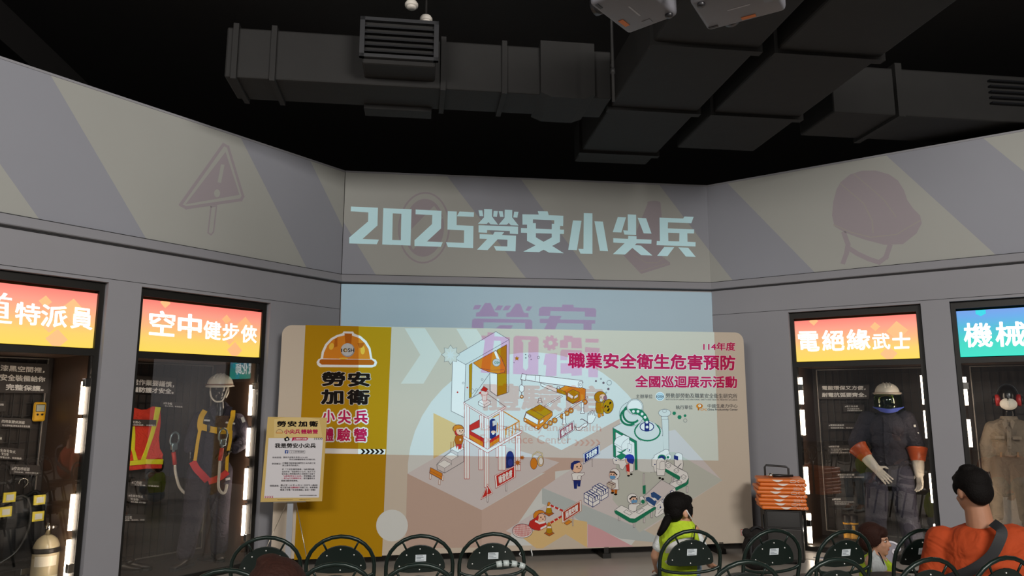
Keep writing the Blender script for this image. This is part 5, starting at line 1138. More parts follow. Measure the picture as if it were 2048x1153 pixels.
# pale printed sheet on the floor and the white rimmed curl by the child
fs_ = EYE + ray(1628, 1112) * ((.002 - CAM_H) / ray(1628, 1112).z); e = empty('floor_sheet', (fs_.x, fs_.y, .002), R_(-35)); tag(e, 'pale printed sheet with a grey oval lying on the floor before the electrician cabinet', 'sheet')
b = MB(); b.box((-.18, -.22, 0), (.24, .20, .003), mat('sheet_paper', 'c9bcae', .5)); b.build('paper', e)
b = MB(); b.lathe([(.085, .0032), (.085, .0042)], mat('sheet_rim', 'e4e0da', .5), 28, (.10, -.10, 0), 'z', 1, .8); b.lathe([(.065, .0044), (.065, .005)], mat('sheet_oval', '8f8f98', .5), 28, (.10, -.10, 0), 'z', 1, .8); b.build('oval_print', e)
r = ray(1787, 1098); Yk = 7.2; pk = V((r.x / r.y * Yk, Yk, 0)); fk = Frame((pk.x, pk.y, 0), -math.atan2(pk.x, pk.y))
e = empty('curled_panel', pk, fk.ang); tag(e, 'grey curl-shaped panel edged in white standing on the floor beside the child\'s face', 'panel')
def kq(x, y): u, w_ = fk.loc(1600 + x / 7.877, 1030 + y / 7.877); return (u, 0, w_)
pts = [kq(*q) for q in ((1350, 470), (1380, 438), (1440, 432), (1510, 460), (1560, 505), (1572, 545), (1545, 568), (1475, 560), (1462, 590), (1490, 625), (1515, 640))]
b = MB(); b.tube(smooth(pts), .010, mat('panel_edge_white', 'd8d4dc', .5), 10); b.build('white_edge', e)
b = MB(); pp = [(p[0], p[2]) for p in pts] + [(kq(1490, 800)[0], .0), (kq(1350, 800)[0], .0)]; b.prism(pp, .0, .02, mat('panel_grey', '8d8a94', .6)); b.build('panel_face', e)
# ================================================================ the event backdrop
def ink(n, c): return mat('print_' + n, c, .85, spec=.12)
k_cream = ink('cream', 'baae9e'); k_yel = ink('yellow', 'a67c0a'); k_wht = ink('white', 'd8d6d2'); k_pale = ink('pale', 'c4c6c2'); k_line = ink('plum_line', '55323c'); k_mag = ink('magenta', 'ab1c4c'); k_blk = ink('black', '17110e')
k_org = ink('orange', 'c87a20'); k_dorg = ink('dark_orange', 'a85a14'); k_red = ink('red', 'b42a24'); k_navy = ink('navy', '1c2968'); k_grn = ink('green', '1c7050'); k_lav = ink('lilac_grey', 'c0b8b6'); k_pk = ink('dusty_pink', 'b79f92'); k_pk2 = ink('dusty_pink_dark', 'b0988a')
k_gg = ink('sage_grey', 'b0b2a8'); k_teal = ink('teal_grey', 'a7aeac'); k_sand = ink('sand', 'cbad78'); k_rose = ink('rose', 'c4979a'); k_skin = ink('skin', 'd8b096'); k_chev = ink('pale_chevron', 'c3c0b6'); k_gry = ink('dark_grey', '3a383c'); k_blue = ink('mask_blue', '5f90b8'); k_silver = ink('silver', 'b4b4b4'); k_gline = ink('grey_line', '57555c')
bn = empty('event_backdrop', FB.o, FB.ang); tag(bn, 'huge printed event backdrop with yellow column, magenta titles and cartoon factory', 'backdrop')
TLp, BRp = FB.loc(563, 648), FB.loc(1508, 1093); BW = BRp[0]; ZB0, ZB1 = .105, 2.425
rc = .10; prof = []
for cx, cz, a0 in ((BW - rc, ZB1 - rc, 0), (rc, ZB1 - rc, 90), (rc * .3, ZB0 + rc * .3, 180), (BW - rc * .3, ZB0 + rc * .3, 270)):
    rr = rc if a0 < 180 else rc * .3
    for k in range(9): a = R_(a0 + k * 90 / 8); prof.append((cx + rr * math.cos(a), cz + rr * math.sin(a)))
b = MB(); b.prism(prof, 0, .05, k_cream); b.build('printed_panel', bn)
b = MB()
for x in (.5, 2.0, 3.4, 4.7): b.box((x, .045, .05), (x + .05, .09, ZB1 - .1), m_frame); b.box((x - .02, -.02, 0), (x + .07, .42, .05), m_frame); b.box((x, .0, .04), (x + .05, .09, .12), m_frame)
b.build('support_frame', bn)
b = MB(); q = FB.loc(1050, 1100)
for dx in (-.03, .06): b.tube([(q[0] + dx, -.01, ZB0 + .02), (q[0] + dx * 1.5 - .02, -.03, ZB0 - .03), (q[0] + dx * 1.2, -.01, ZB0 - .06)], .006, m_wh, 8)
b.build('tie', bn)
def art(name, ox=0, oy=0, sc=1.0, lift=.0010): return Art(FB, 0, lift).crop(ox, oy, sc)
def done(a, name, label=None, par=None): return a.build(name, par or bn, label)
# printed ground shapes
a = art('x', lift=.0003)
a.poly([(611, 650.5), (783, 655), (764, 1114), (588, 1120.5)], k_yel)
a.crop(800, 640, 6.405).poly([(60, 110), (320, 110), (530, 440), (300, 820), (10, 820), (260, 450)], k_chev); a.poly([(720, 115), (980, 120), (1190, 440), (960, 830), (700, 830), (920, 450)], k_chev)
a.crop(0, 0, 1)
circ = [(1065 + 250 * math.cos(R_(t)), 945 + 240 * math.sin(R_(t))) for t in range(0, 360, 8)]; a.poly(clip(clip(circ, lambda p: 1092 - p[1]), lambda p: p[1] - 680), k_pale)
a.crop(780, 640, 2.452); a.poly([(213, 458), (420, 345), (560, 420), (360, 530)], k_pale); a.poly([(213, 458), (360, 530), (360, 610), (213, 695)], k_sand); a.poly([(235, 400), (290, 355), (300, 390), (255, 425)], k_pale)
a.crop(0, 0, 1); a.poly([(1123, 901), (1040, 862), (1110, 760), (1160, 745), (1240, 838)], k_pale); a.poly([(1123, 901), (1240, 838), (1240, 880), (1140, 940), (1060, 950), (1030, 905), (1030, 855)], k_pk)
a.poly([(1084, 976), (1223, 889), (1350, 860), (1444, 962), (1290, 1062)], k_lav); a.poly([(1084, 976), (1290, 1062), (1345, 1090), (1240, 1078), (1084, 1008)], k_teal); a.poly([(1445, 961), (1350, 905), (1235, 905), (1225, 1000), (1279, 1066)], k_gg)
a.crop(780, 640, 2.452); a.poly([(85, 755), (400, 575), (830, 700), (450, 935)], k_lav); a.poly([(85, 755), (450, 935), (450, 1118), (75, 1122)], k_pk2); a.poly([(450, 935), (810, 722), (810, 785), (745, 830), (600, 1040), (560, 1115), (450, 1118)], k_pk)
a.ell(10, 1010, 78, 78, k_pale)
a.crop(1000, 960, 7.685); a.poly([(90, 790), (720, 380), (1010, 490), (1180, 600), (700, 770), (340, 900)], k_lav); a.poly([(340, 890), (900, 570), (1340, 650), (1340, 1050), (560, 1058)], k_sand); a.poly([(1345, 680), (1345, 1045), (2050, 1030), (1540, 760)], k_rose); a.poly([(660, 1055), (1010, 840), (1345, 1050)], k_cream)
done(a, 'printed_ground')
# helmet emblem at the head of the yellow column
a = art('x', 600, 650, 4.611)
dome = [(190, 312), (200, 250), (232, 180), (285, 125), (340, 95), (390, 80), (402, 62), (490, 64), (500, 82), (560, 105), (612, 150), (650, 215), (668, 318)]
brim = [(195, 308), (170, 318), (153, 345), (160, 372), (185, 392), (665, 395), (700, 380), (712, 350), (700, 325), (672, 312)]
a.poly(dome, k_wht); a.poly(brim, k_wht)
a.poly([(212, 312), (222, 255), (252, 190), (300, 140), (350, 112), (412, 98), (480, 100), (550, 125), (596, 168), (632, 225), (648, 318)], k_org); a.poly([(410, 80), (480, 82), (472, 190), (420, 190)], k_dorg); a.poly([(322, 130), (345, 118), (345, 200), (310, 212)], k_dorg); a.ell(290, 200, 22, 32, ink('gloss', 'd8aa3a'), rot=20); a.ell(578, 235, 20, 40, ink('gloss', 'd8aa3a')); a.poly([(530, 170), (595, 168), (575, 210), (545, 215)], k_dorg)
a.poly([(200, 318), (660, 322), (688, 345), (680, 368), (660, 372), (200, 368), (178, 350), (182, 326)], k_dorg); a.ell(400, 312, 40, 8, ink('gloss', 'd8aa3a'))
a.ell(440, 234, 64, 64, ink('badge_rim', '8f8f92')); a.ell(437, 230, 58, 58, k_silver); a.text('OSH', (398, 217, 500, 254), k_blk, .02); a.poly([(380, 221), (389, 221), (389, 252), (380, 252)], k_blk); a.ell(421, 236, 12, 12, None, k_yel, .006)
done(a, 'helmet_emblem')
a = art('x', 600, 650, 4.611)
for body, q in (('勞', (200, 432, 418, 568)), ('安', (440, 434, 650, 572)), ('加', (192, 596, 402, 735)), ('衛', (432, 598, 642, 740))): a.text(body, q, k_cream, .075, .045); a.text(body, q, k_blk, .045)
done(a, 'column_title')
a = art('x', 600, 650, 4.611)
for body, q in (('小', (205, 785, 322, 905)), ('尖', (350, 785, 470, 912)), ('兵', (500, 788, 625, 912)), ('體', (215, 955, 310, 1075)), ('驗', (340, 955, 465, 1075)), ('營', (495, 955, 618, 1078))):
    a.text(body, q, k_wht, .13, .035); a.text(body, q, k_wht, .09, .035); a.text(body, q, k_wht, .06, .035); a.text(body, q, k_mag, .035)
done(a, 'column_subtitle')
a = art('x', 560, 640, 2.453); a.poly([(96, 630), (518, 636), (516, 661), (95, 655)], k_wht)
for k in range(5): x = 395 + 23 * k; a.poly([(x, 634), (x + 12, 634), (x + 24, 648), (x + 12, 660), (x, 660), (x + 12, 648)], k_blk)
done(a, 'chevron_band')
# headline block
def ttl(a, body, q, off=.03, glow=True):
    if glow: a.text(body, q, ink('glow_pink', 'd9c2c4'), off + .03, off)
    a.text(body, q, k_mag, off)
a = art('x', 1100, 660, 5.12)
ttl(a, '114年度', ((1568, 132), (1897, 128), (1897, 216), (1568, 212))); ttl(a, '職業安全衛生危害預防', ((183, 230), (1898, 260), (1898, 418), (183, 395)), .035); ttl(a, '全國巡迴展示活動', ((870, 466), (1915, 474), (1915, 600), (870, 592)), .035)
done(a, 'headline')
a = art('x', 1100, 660, 5.12)
a.text('主辦單位', (880, 662, 1050, 704), k_gry, .008); a.text('勞動部勞動及職業安全衛生研究所', ((1186, 650), (1916, 656), (1916, 704), (1186, 698)), k_gry, .008); a.text('INSTITUTE OF LABOR, OCCUPATIONAL SAFETY AND HEALTH, MINISTRY OF LABOR', ((1186, 708), (1918, 714), (1918, 728), (1186, 722)), k_gry, .012)
a.text('執行單位', (1288, 774, 1460, 816), k_gry, .008); a.text('中國生產力中心', (1614, 762, 1920, 800), k_gry, .008); a.text('China Productivity Center', (1612, 808, 1922, 834), k_gry, .02); a.text('CPC', (1540, 808, 1606, 830), k_org, .02)
a.ell(1126, 684, 46, 46, ink('halo', 'd4dde2')); a.ell(1126, 684, 39, 39, ink('badge_rim2', '7a9098')); a.ell(1126, 682, 34, 34, ink('badge_blue', 'a9c0ca')); a.text('OSH', (1100, 672, 1166, 698), k_gry, .02); a.poly([(1088, 674), (1095, 674), (1095, 698), (1088, 698)], k_gry)
a.ell(1530, 782, 34, 26, k_org); a.ell(1536, 780, 24, 20, k_dorg); a.ell(1532, 780, 15, 14, k_wht); a.ell(1530, 780, 8, 8, k_sand); a.poly([(1514, 800), (1530, 806), (1526, 826), (1512, 826)], k_dorg)
done(a, 'organiser_lines')
a = art('x'); a.poly([(1482, 1060), (1505, 1060.5), (1506, 1071), (1483, 1071)], k_wht, k_red, .006); a.text('廣告', (1485, 1062, 1503, 1069), k_red, .01); done(a, 'advert_mark')

LW = .0045
def toon_face(a, cx, cy, r, mask=False):
    a.ell(cx, cy, r, r * .95, k_skin, k_line, LW * .7); a.ell(cx - r * .05, cy - r * .05, r * .13, r * .17, k_blk); a.ell(cx + r * .62, cy - r * .1, r * .11, r * .16, k_blk)
    if mask: a.poly([(cx - r * .35, cy + r * .2), (cx + r * .9, cy + r * .15), (cx + r * .85, cy + r * .85), (cx - r * .2, cy + r * .9)], k_blue)
    else: a.line([(cx + r * .2, cy + r * .42), (cx + r * .5, cy + r * .42)], k_blk, .004)
# gate with the hanging helmet, and tower
a = art('x', 780, 640, 2.452)
a.poly([(307, 185), (519, 58), (584, 98), (371, 220)], k_pale, k_gline, LW); a.poly([(307, 185), (371, 220), (364, 480), (300, 448)], k_wht, k_gline, LW); a.poly([(371, 220), (584, 98), (582, 355), (525, 375), (490, 350), (490, 262), (364, 440)], k_pale, k_gline, LW)
a.poly([(388, 222), (403, 212), (400, 380), (388, 385)], k_yel, k_line, .003); a.poly([(525, 148), (572, 122), (572, 360), (525, 374)], k_yel, k_line, LW); a.poly([(490, 262), (525, 265), (525, 374), (492, 350)], k_wht, k_gline, .003)
a.poly([(407, 212), (520, 150), (545, 185), (566, 235), (562, 258), (530, 265), (480, 255), (440, 238)], k_org, k_line, LW); a.line([(440, 238), (500, 248), (558, 245)], k_line, .003); a.poly([(510, 158), (520, 152), (540, 200), (528, 205)], k_wht)
a.ell(522, 210, 19, 19, k_silver, k_gline, .003); a.text('OSH', (512, 204, 538, 217), k_grn, .02)
for x, y, r in ((331, 356, 5), (379, 333, 5)): a.poly([(x - r, y), (x, y - r), (x + r, y), (x, y + r)], k_red)
for x, y, r in ((359, 311, 5), (452, 294, 5), (424, 344, 6), (404, 350, 12)): a.ell(x, y, r, r, None, k_gline, .003, n=8 if r < 12 else 4)
star = []
for k in range(16): t = R_(22.5 * k); rr = 44 if k % 2 == 0 else 30; star.append((297 + rr * math.cos(t), 172 + rr * 1.1 * math.sin(t)))
a.poly(star, k_chev, k_gline, .003); star = []
for k in range(16): t = R_(22.5 * k); rr = 30 if k % 2 == 0 else 11; star.append((297 + rr * math.cos(t), 174 + rr * 1.1 * math.sin(t)))
a.poly(star, k_pale)
for x, y, r, m in ((622, 190, 13, k_yel), (665, 171, 4, k_gline), (666, 187, 5, k_gline), (692, 195, 4, k_gline), (608, 210, 3, k_gline)):
    st = []
    for k in range(10): t = R_(36 * k - 90); rr = r if k % 2 == 0 else r * .45; st.append((x + rr * math.cos(t), y + rr * math.sin(t)))
    a.poly(st, m)
a.ell(685, 178, 6, 6, None, k_gline, .003); a.ell(728, 185, 6, 6, None, k_gline, .003)
done(a, 'gate_illustration')
a = art('x', 840, 790, 5.491, .0030)
def col_(x0, y0, x1, y1): a.poly([(x0, y0), (x1, y0), (x1, y1), (x0, y1)], k_wht, k_red, .004); a.line([((x0 + x1) / 2, y0), ((x0 + x1) / 2, y1)], k_red, .003)
for q in ((645, 600, 690, 825), (835, 560, 880, 690), (1050, 450, 1100, 835), (860, 560, 940, 830)): col_(*q)
a.poly([(480, 440), (860, 330), (1110, 400), (740, 630)], k_pale, k_line, .004); a.poly([(545, 335), (650, 275), (650, 360), (545, 400)], k_red, k_line, .003); col_(655, 225, 695, 380)
a.poly([(650, 360), (860, 400), (740, 540), (560, 420)], k_pale)
for k in range(7): a.line([(850 + k * 32, 310 + k * 18), (850 + k * 32, 410 + k * 10)], k_org, .008)
a.line([(800, 250), (920, 185), (1090, 290)], k_org, .010); a.line([(1090, 290), (930, 385)], k_org, .010)
for k in range(5): a.line([(940 + k * 37, 380 - k * 22), (940 + k * 37, 470 - k * 20)], k_org, .008)
for k in range(6): a.line([(860 + k * 28, 345 + k * 14), (905 + k * 24, 330 + k * 16)], k_line, .003)
a.poly([(765, 285), (790, 262), (815, 265), (838, 290), (835, 460), (790, 490), (765, 480)], k_navy); a.poly([(795, 290), (835, 280), (835, 330), (798, 348)], k_lav); a.ell(803, 428, 13, 13, k_wht); a.ell(806, 412, 26, 18, k_skin); a.ell(803, 428, 11, 11, k_wht)
a.poly([(530, 385), (700, 480), (700, 580), (530, 475)], k_red, k_line, .003); a.poly([(545, 440), (690, 520), (690, 572), (545, 480)], k_org); a.poly([(765, 500), (890, 425), (890, 500), (765, 580)], k_org, k_line, .003); a.poly([(765, 500), (890, 425), (890, 455), (765, 535)], k_red)
for q in ((488, 100, 540, 925), (705, 250, 755, 1020), (870, 180, 915, 520)): col_(*q)
a.poly([(475, 450), (740, 600), (1115, 395), (1115, 418), (740, 640), (475, 480)], k_wht, k_red, .004)
a.poly([(480, 85), (700, -40), (935, 130), (745, 245)], k_pale, k_line, .005); a.poly([(480, 85), (745, 245), (745, 262), (480, 102)], k_wht, k_red, .003); a.poly([(745, 245), (935, 130), (935, 150), (745, 262)], k_wht, k_red, .003)
a.poly([(640, 78), (705, 40), (772, 72), (772, 105), (705, 142), (640, 110)], k_wht, k_line, .004); a.line([(640, 78), (705, 112), (772, 72)], k_line, .003); a.line([(705, 112), (705, 142)], k_line, .003)
a.poly([(680, 0), (735, 0), (730, 70), (685, 70)], k_wht, k_red, .004); a.ell(706, -20, 40, 26, k_wht, k_red, .004); a.poly([(665, -50), (700, -92), (745, -62), (725, -30)], k_red, k_line, .003); a.poly([(645, -20), (660, -35), (672, -18), (658, -5)], k_red)
# worker on the stairs
a.poly([(335, 585), (415, 620), (415, 690), (335, 640)], k_wht, k_gline, .004); a.poly([(185, 765), (262, 680), (415, 560), (480, 580), (480, 735), (270, 860), (190, 820)], k_lav, k_gline, .004)
for x, y in ((190, 765), (265, 680), (335, 595)): a.poly([(x, y), (x + 75, y - 48), (x + 155, y - 5), (x + 80, y + 42)], k_wht, k_gline, .003); a.line([(x + 80, y + 42), (x + 80, y + 95)], k_gline, .003)
for k in range(6): a.line([(340 + 27 * k, 520 - 8 * k + (60 if k > 2 else 0)), (340 + 27 * k, 580 - 4 * k + (40 if k > 2 else 0))], k_dorg, .005)
a.poly([(395, 520), (460, 520), (455, 590), (425, 600), (415, 560), (400, 600)], k_red); a.poly([(378, 500), (388, 455), (430, 440), (470, 450), (475, 500), (460, 545), (395, 548)], k_dorg, k_line, .003); a.ell(442, 495, 10, 12, k_skin); toon_face(a, 438, 398, 46); a.ell(405, 405, 26, 46, k_red); a.ell(440, 398, 42, 44, k_skin); a.ell(436, 398, 6, 8, k_blk); a.ell(466, 394, 6, 8, k_blk); a.line([(446, 412), (458, 410)], k_blk, .006)
a.ell(420, 375, 60, 46, k_org, k_line, .004, a0=170, a1=365); a.poly([(362, 385), (372, 345), (410, 332), (450, 340), (478, 370), (440, 365), (400, 380), (380, 412)], k_org, k_line, .003); a.line([(385, 425), (430, 448), (470, 435)], k_line, .004)
a.poly([(115, 800), (245, 865), (240, 935), (105, 860)], k_org, k_line, .004); a.line([(110, 835), (242, 905)], k_line, .003)
for x, y in ((115, 870), (215, 930), (252, 885)): a.poly([(x - 7, y), (x + 9, y + 5), (x + 4, y + 60), (x - 12, y + 55)], k_wht, k_dorg, .003)
a.ell(988, 690, 42, 70, k_navy, k_line, .003); a.poly([(945, 690), (1030, 690), (1030, 790), (945, 810)], k_navy); a.ell(990, 745, 26, 40, ink('indigo', '2e3a86'))
for x, y, r in ((1072, 748, 40), (1120, 690, 30)):
    st = []
    for k in range(16): t = R_(22.5 * k); rr = r if k % 2 == 0 else r * .45; st.append((x + rr * math.cos(t), y + rr * math.sin(t)))
    a.poly(st, k_dorg)
def signboard(a, q, m, body, tm, edge, pole=None):
    if pole: (x, y0, y1) = pole; a.poly([(x - 6, y0), (x + 6, y0), (x + 6, y1), (x - 6, y1)], k_wht, k_line, .003)
    (ax, ay), (bx, by_), (cx, cy), (dx, dy) = q; a.poly(q, k_wht, edge, .004)
    mx, my = (ax + bx + cx + dx) / 4, (ay + by_ + cy + dy) / 4; s = lambda p, f: (mx + (p[0] - mx) * f, my + (p[1] - my) * f)
    a.poly([s(p, .86) for p in q], m); a.text(body, tuple(s(p, .66) for p in q), tm, .04)
signboard(a, [(820, 890), (1048, 775), (1048, 905), (832, 1030)], k_red, '噪音危害', k_wht, k_red, (945, 960, 1058))
a.poly([(735, 1090), (749, 1090), (747, 1180), (736, 1180)], k_wht, k_line, .003); a.poly([(740, 980), (800, 1080), (668, 1152)], k_wht, k_red, .003); a.poly([(740, 998), (788, 1076), (680, 1138)], k_red); a.poly([(733, 1020), (744, 1020), (740, 1080), (735, 1080)], k_wht); a.ell(739, 1094, 5, 6, k_wht)
done(a, 'tower_illustration')
a = art('x', 780, 640, 2.452); a.line([(693, 700), (700, 665), (722, 648), (745, 655), (750, 690)], k_line, .012); a.line([(693, 700), (700, 665), (722, 648), (745, 655), (750, 690)], k_sand, .007); a.ell(705, 706, 17, 28, k_org, k_line, .004); a.ell(738, 694, 16, 26, k_sand, k_line, .004); a.ell(740, 694, 10, 18, k_wht, k_line, .003); done(a, 'earmuff_illustration')
# crane lorry
a = art('x', 1000, 730, 6.781)
a.poly([(540, 545), (830, 410), (1190, 420), (1190, 445), (610, 795), (600, 600)], k_pale); a.poly([(600, 560), (830, 420), (850, 430), (610, 575)], k_wht, k_line, .004); a.poly([(700, 740), (1185, 430), (1190, 447), (712, 765)], k_wht, k_line, .004)
for x, y in ((618, 835), (680, 792), (742, 756), (848, 700), (905, 660), (962, 622), (1150, 505)): a.ell(x, y, 34, 36, k_org, k_line, .005); a.ell(x + 4, y, 15, 17, k_sand, k_line, .003)
for x, y0, y1 in ((868, 660, 815), (1118, 510, 660), (540, 455, 520), (790, 300, 340)): a.poly([(x - 16, y0), (x + 16, y0), (x + 18, y1 - 25), (x + 30, y1 - 18), (x + 28, y1), (x - 28, y1), (x - 26, y1 - 18), (x - 16, y1 - 25)], k_wht, k_line, .005); a.line([(x - 18, (y0 + y1) / 2), (x + 18, (y0 + y1) / 2)], k_line, .004)
a.poly([(355, 640), (540, 540), (710, 640), (710, 690), (605, 800), (520, 885), (322, 765), (322, 730)], k_org, k_line, .005); a.poly([(355, 640), (540, 540), (710, 640), (600, 705)], k_yel, k_line, .004); a.poly([(425, 600), (600, 705), (590, 715), (530, 750), (350, 640)], k_yel, k_line, .004); a.poly([(355, 655), (520, 750), (510, 815), (335, 720)], k_wht, k_line, .004); a.poly([(545, 765), (590, 738), (590, 775), (530, 808)], k_wht, k_line, .004); a.poly([(330, 750), (520, 865), (520, 885), (325, 772)], k_dorg); a.ell(342, 752, 8, 10, k_wht); a.ell(490, 848, 10, 11, k_wht)
a.poly([(885, 285), (1075, 300), (1160, 330), (1155, 470), (985, 530), (900, 480), (900, 380), (770, 350)], k_org, k_line, .005); a.poly([(770, 325), (890, 365), (900, 415), (760, 370)], k_yel, k_line, .004); a.poly([(915, 370), (990, 335), (1075, 375), (1075, 470), (985, 530), (905, 475)], k_yel, k_line, .004); a.poly([(925, 380), (995, 430), (980, 465), (915, 425)], k_wht, k_line, .003); a.poly([(1010, 430), (1055, 400), (1055, 440), (1000, 465)], k_wht, k_line, .003)
a.poly([(550, 250), (600, 270), (770, 325), (770, 375), (600, 305), (555, 285)], k_wht, k_line, .004); a.poly([(350, 140), (520, 145), (1110, 215), (1125, 240), (1090, 320), (880, 285), (540, 240), (345, 205)], k_wht, k_line, .005); a.line([(540, 150), (535, 240)], k_line, .004); a.line([(480, 150), (475, 215)], k_line, .004); a.ell(1090, 270, 32, 45, k_wht, k_line, .004); a.ell(1090, 270, 12, 20, None, k_line, .004)
a.poly([(300, 120), (355, 135), (345, 215), (280, 200)], k_wht, k_line, .005); a.line([(295, 200), (298, 290)], k_line, .006); a.poly([(265, 290), (285, 270), (330, 300), (325, 350), (295, 378), (262, 350)], k_wht, k_line, .004); a.line([(293, 378), (293, 415)], k_line, .006); a.ell(295, 435, 22, 22, k_org, k_line, .005); a.ell(295, 433, 9, 9, k_wht)
# figure in the yellow protective suit holding a hazard disc
a.poly([(1320, 640), (1360, 640), (1365, 705), (1340, 725), (1325, 700)], k_org, k_line, .003); a.poly([(1365, 640), (1400, 650), (1408, 690), (1380, 700)], k_org, k_line, .003); a.poly([(1300, 510), (1400, 500), (1420, 600), (1395, 665), (1310, 655), (1295, 590)], k_yel, k_line, .004); a.ell(1360, 440, 82, 78, k_yel, k_line, .005); a.ell(1392, 440, 46, 42, k_skin, k_line, .003); a.ell(1368, 440, 8, 10, k_blk); a.ell(1425, 450, 24, 30, ink('mask_mauve', '8a5a66'), k_line, .003); a.ell(1372, 482, 22, 22, k_lav, k_line, .003)
a.ell(1466, 565, 70, 98, k_yel, k_line, .005, rot=12); a.ell(1462, 570, 12, 14, k_blk); a.poly([(1480, 545), (1482, 510), (1502, 498), (1512, 520)], k_blk); a.poly([(1440, 565), (1410, 590), (1420, 555), (1440, 545)], k_blk); a.poly([(1468, 592), (1490, 595), (1470, 635), (1446, 632)], k_blk); a.ell(1395, 580, 16, 14, k_dorg)
for x, y, r, f in ((1300, 222, 13, 1), (1402, 246, 15, 1), (1468, 330, 16, 1), (1368, 190, 9, 0), (1480, 245, 32, 0), (1438, 380, 9, 0)): a.ell(x, y, r, r, ink('bubble', '6a565e') if f else None, None if f else k_gline, .003)
# glove and goggles, sign
a.poly([(1185, 690), (1188, 660), (1200, 655), (1205, 690), (1212, 640), (1228, 635), (1230, 680), (1242, 620), (1258, 622), (1256, 680), (1272, 625), (1285, 630), (1280, 690), (1300, 680), (1302, 695), (1275, 755), (1250, 790), (1215, 800), (1185, 785)], k_wht, k_line, .004)
a.line([(1090, 745), (1110, 735), (1180, 775), (1190, 810)], k_line, .006); a.poly([(1010, 830), (1040, 855), (1080, 850), (1100, 830), (1150, 795), (1190, 790), (1185, 820), (1150, 850), (1125, 845), (1100, 880), (1065, 895), (1040, 885)], k_wht, k_line, .005)
signboard(a, [(790, 890), (1000, 760), (1005, 885), (795, 1025)], ink('sign_mauve', '8c4a56'), '個人防護', k_wht, k_line, (915, 950, 1055))
done(a, 'crane_lorry_illustration')
# confined-space scene
a = art('x', 1000, 960, 7.685)
a.ell(343, 790, 155, 108, k_wht, k_line, .005); a.ell(343, 782, 140, 92, k_wht, k_red, .004)
for k in range(-5, 6):
    w_ = 130 * math.sqrt(max(0, 1 - (k / 5.8) ** 2)); a.line([(343 - w_, 782 + k * 15 - 4), (343 + w_, 782 + k * 15 + 4)], k_red, .004); w2 = 86 * math.sqrt(max(0, 1 - (k / 5.8) ** 2)); a.line([(343 + k * 22, 782 - w2), (343 + k * 22 + 10, 782 + w2)], k_red, .003)
def cone(cx, y0, y1):
    a.poly([(cx - 78, y1 - 45), (cx, y1 - 90), (cx + 78, y1 - 45), (cx, y1)], k_dorg, k_line, .004); a.poly([(cx - 18, y0 + 10), (cx + 18, y0 + 10), (cx + 50, y1 - 60), (cx, y1 - 35), (cx - 50, y1 - 60)], k_yel, k_line, .003); a.poly([(cx - 26, y0 + 65), (cx + 26, y0 + 65), (cx + 32, y0 + 90), (cx - 32, y0 + 90)], k_wht); a.ell(cx, y0 + 28, 22, 28, k_org, k_line, .003)
cone(752, 345, 565); a.line([(775, 395), (960, 480)], k_wht, .020)
for k in range(3): a.line([(785 + k * 70, 398 + k * 32), (815 + k * 70, 412 + k * 32)], k_red, .020)
a.poly([(440, 700), (460, 640), (540, 590), (610, 620), (700, 660), (720, 700), (600, 785), (520, 770), (470, 740)], k_red, k_line, .004); a.poly([(615, 740), (715, 690), (715, 730), (620, 778)], k_wht, k_red, .005); a.ell(632, 590, 72, 66, k_skin, k_line, .004); a.ell(560, 575, 34, 66, k_red); a.poly([(512, 580), (515, 530), (545, 490), (600, 468), (655, 475), (700, 515), (640, 512), (590, 530), (560, 575), (530, 600)], k_org, k_line, .004); a.ell(628, 580, 8, 13, k_blk); a.ell(684, 572, 7, 12, k_blk); a.ell(658, 608, 12, 8, k_line); a.line([(550, 640), (610, 670), (680, 655)], k_wht, .02)
cone(756, 655, 870); a.line([(780, 665), (945, 565)], k_wht, .020)
for k in range(3): a.line([(785 + k * 62, 662 - k * 38), (815 + k * 62, 644 - k * 38)], k_red, .020)
a.poly([(985, 670), (1060, 620), (1105, 650), (1028, 700)], k_org, k_line, .004)
signboard(a, [(948, 500), (1245, 315), (1248, 480), (955, 670)], ink('sign_rust', 'a23a24'), '局限空間', k_wht, k_dorg, (1119, 580, 712))
done(a, 'confined_space_illustration')
# posture scene: man, boxes, carrier
a = art('x', 1120, 880, 6.405)
signboard(a, [(297, 185), (508, 60), (510, 180), (302, 312)], k_navy, '不良姿勢', k_wht, k_navy, (413, 255, 345))
a.poly([(170, 515), (268, 515), (258, 600), (225, 600), (222, 560), (215, 630), (180, 630)], k_navy); a.poly([(150, 440), (180, 425), (250, 425), (285, 430), (310, 420), (308, 448), (275, 470), (270, 520), (160, 520)], k_wht, k_line, .004); a.ell(215, 355, 70, 70, k_skin, k_line, .004); a.poly([(135, 360), (140, 305), (180, 275), (225, 270), (265, 280), (230, 300), (180, 320), (170, 385), (148, 390)], k_navy); a.ell(218, 348, 9, 11, k_blk); a.ell(264, 342, 9, 11, k_blk); a.line([(228, 370), (255, 368)], k_blk, .004); a.poly([(230, 465), (272, 462), (262, 510), (222, 505)], k_wht, k_line, .003)
def crate(x, y):
    a.poly([(x, y), (x + 92, y - 50), (x + 200, y + 12), (x + 112, y + 62)], k_wht, k_navy, .006); a.poly([(x, y), (x + 112, y + 62), (x + 112, y + 175), (x, y + 105)], k_wht, k_navy, .006); a.poly([(x + 112, y + 62), (x + 200, y + 12), (x + 200, y + 120), (x + 112, y + 175)], k_wht, k_navy, .006)
    a.line([(x + 56, y + 30), (x + 56, y + 140)], k_navy, .008); a.line([(x, y + 52), (x + 112, y + 118), (x + 200, y + 66)], k_navy, .006); a.line([(x + 30, y - 16), (x + 140, y + 46), (x + 140, y + 85)], k_navy, .010); a.line([(x + 62, y - 33), (x + 170, y + 30), (x + 170, y + 65)], k_navy, .010); a.line([(x + 56, y + 30), (x + 146, y - 18)], k_navy, .006)
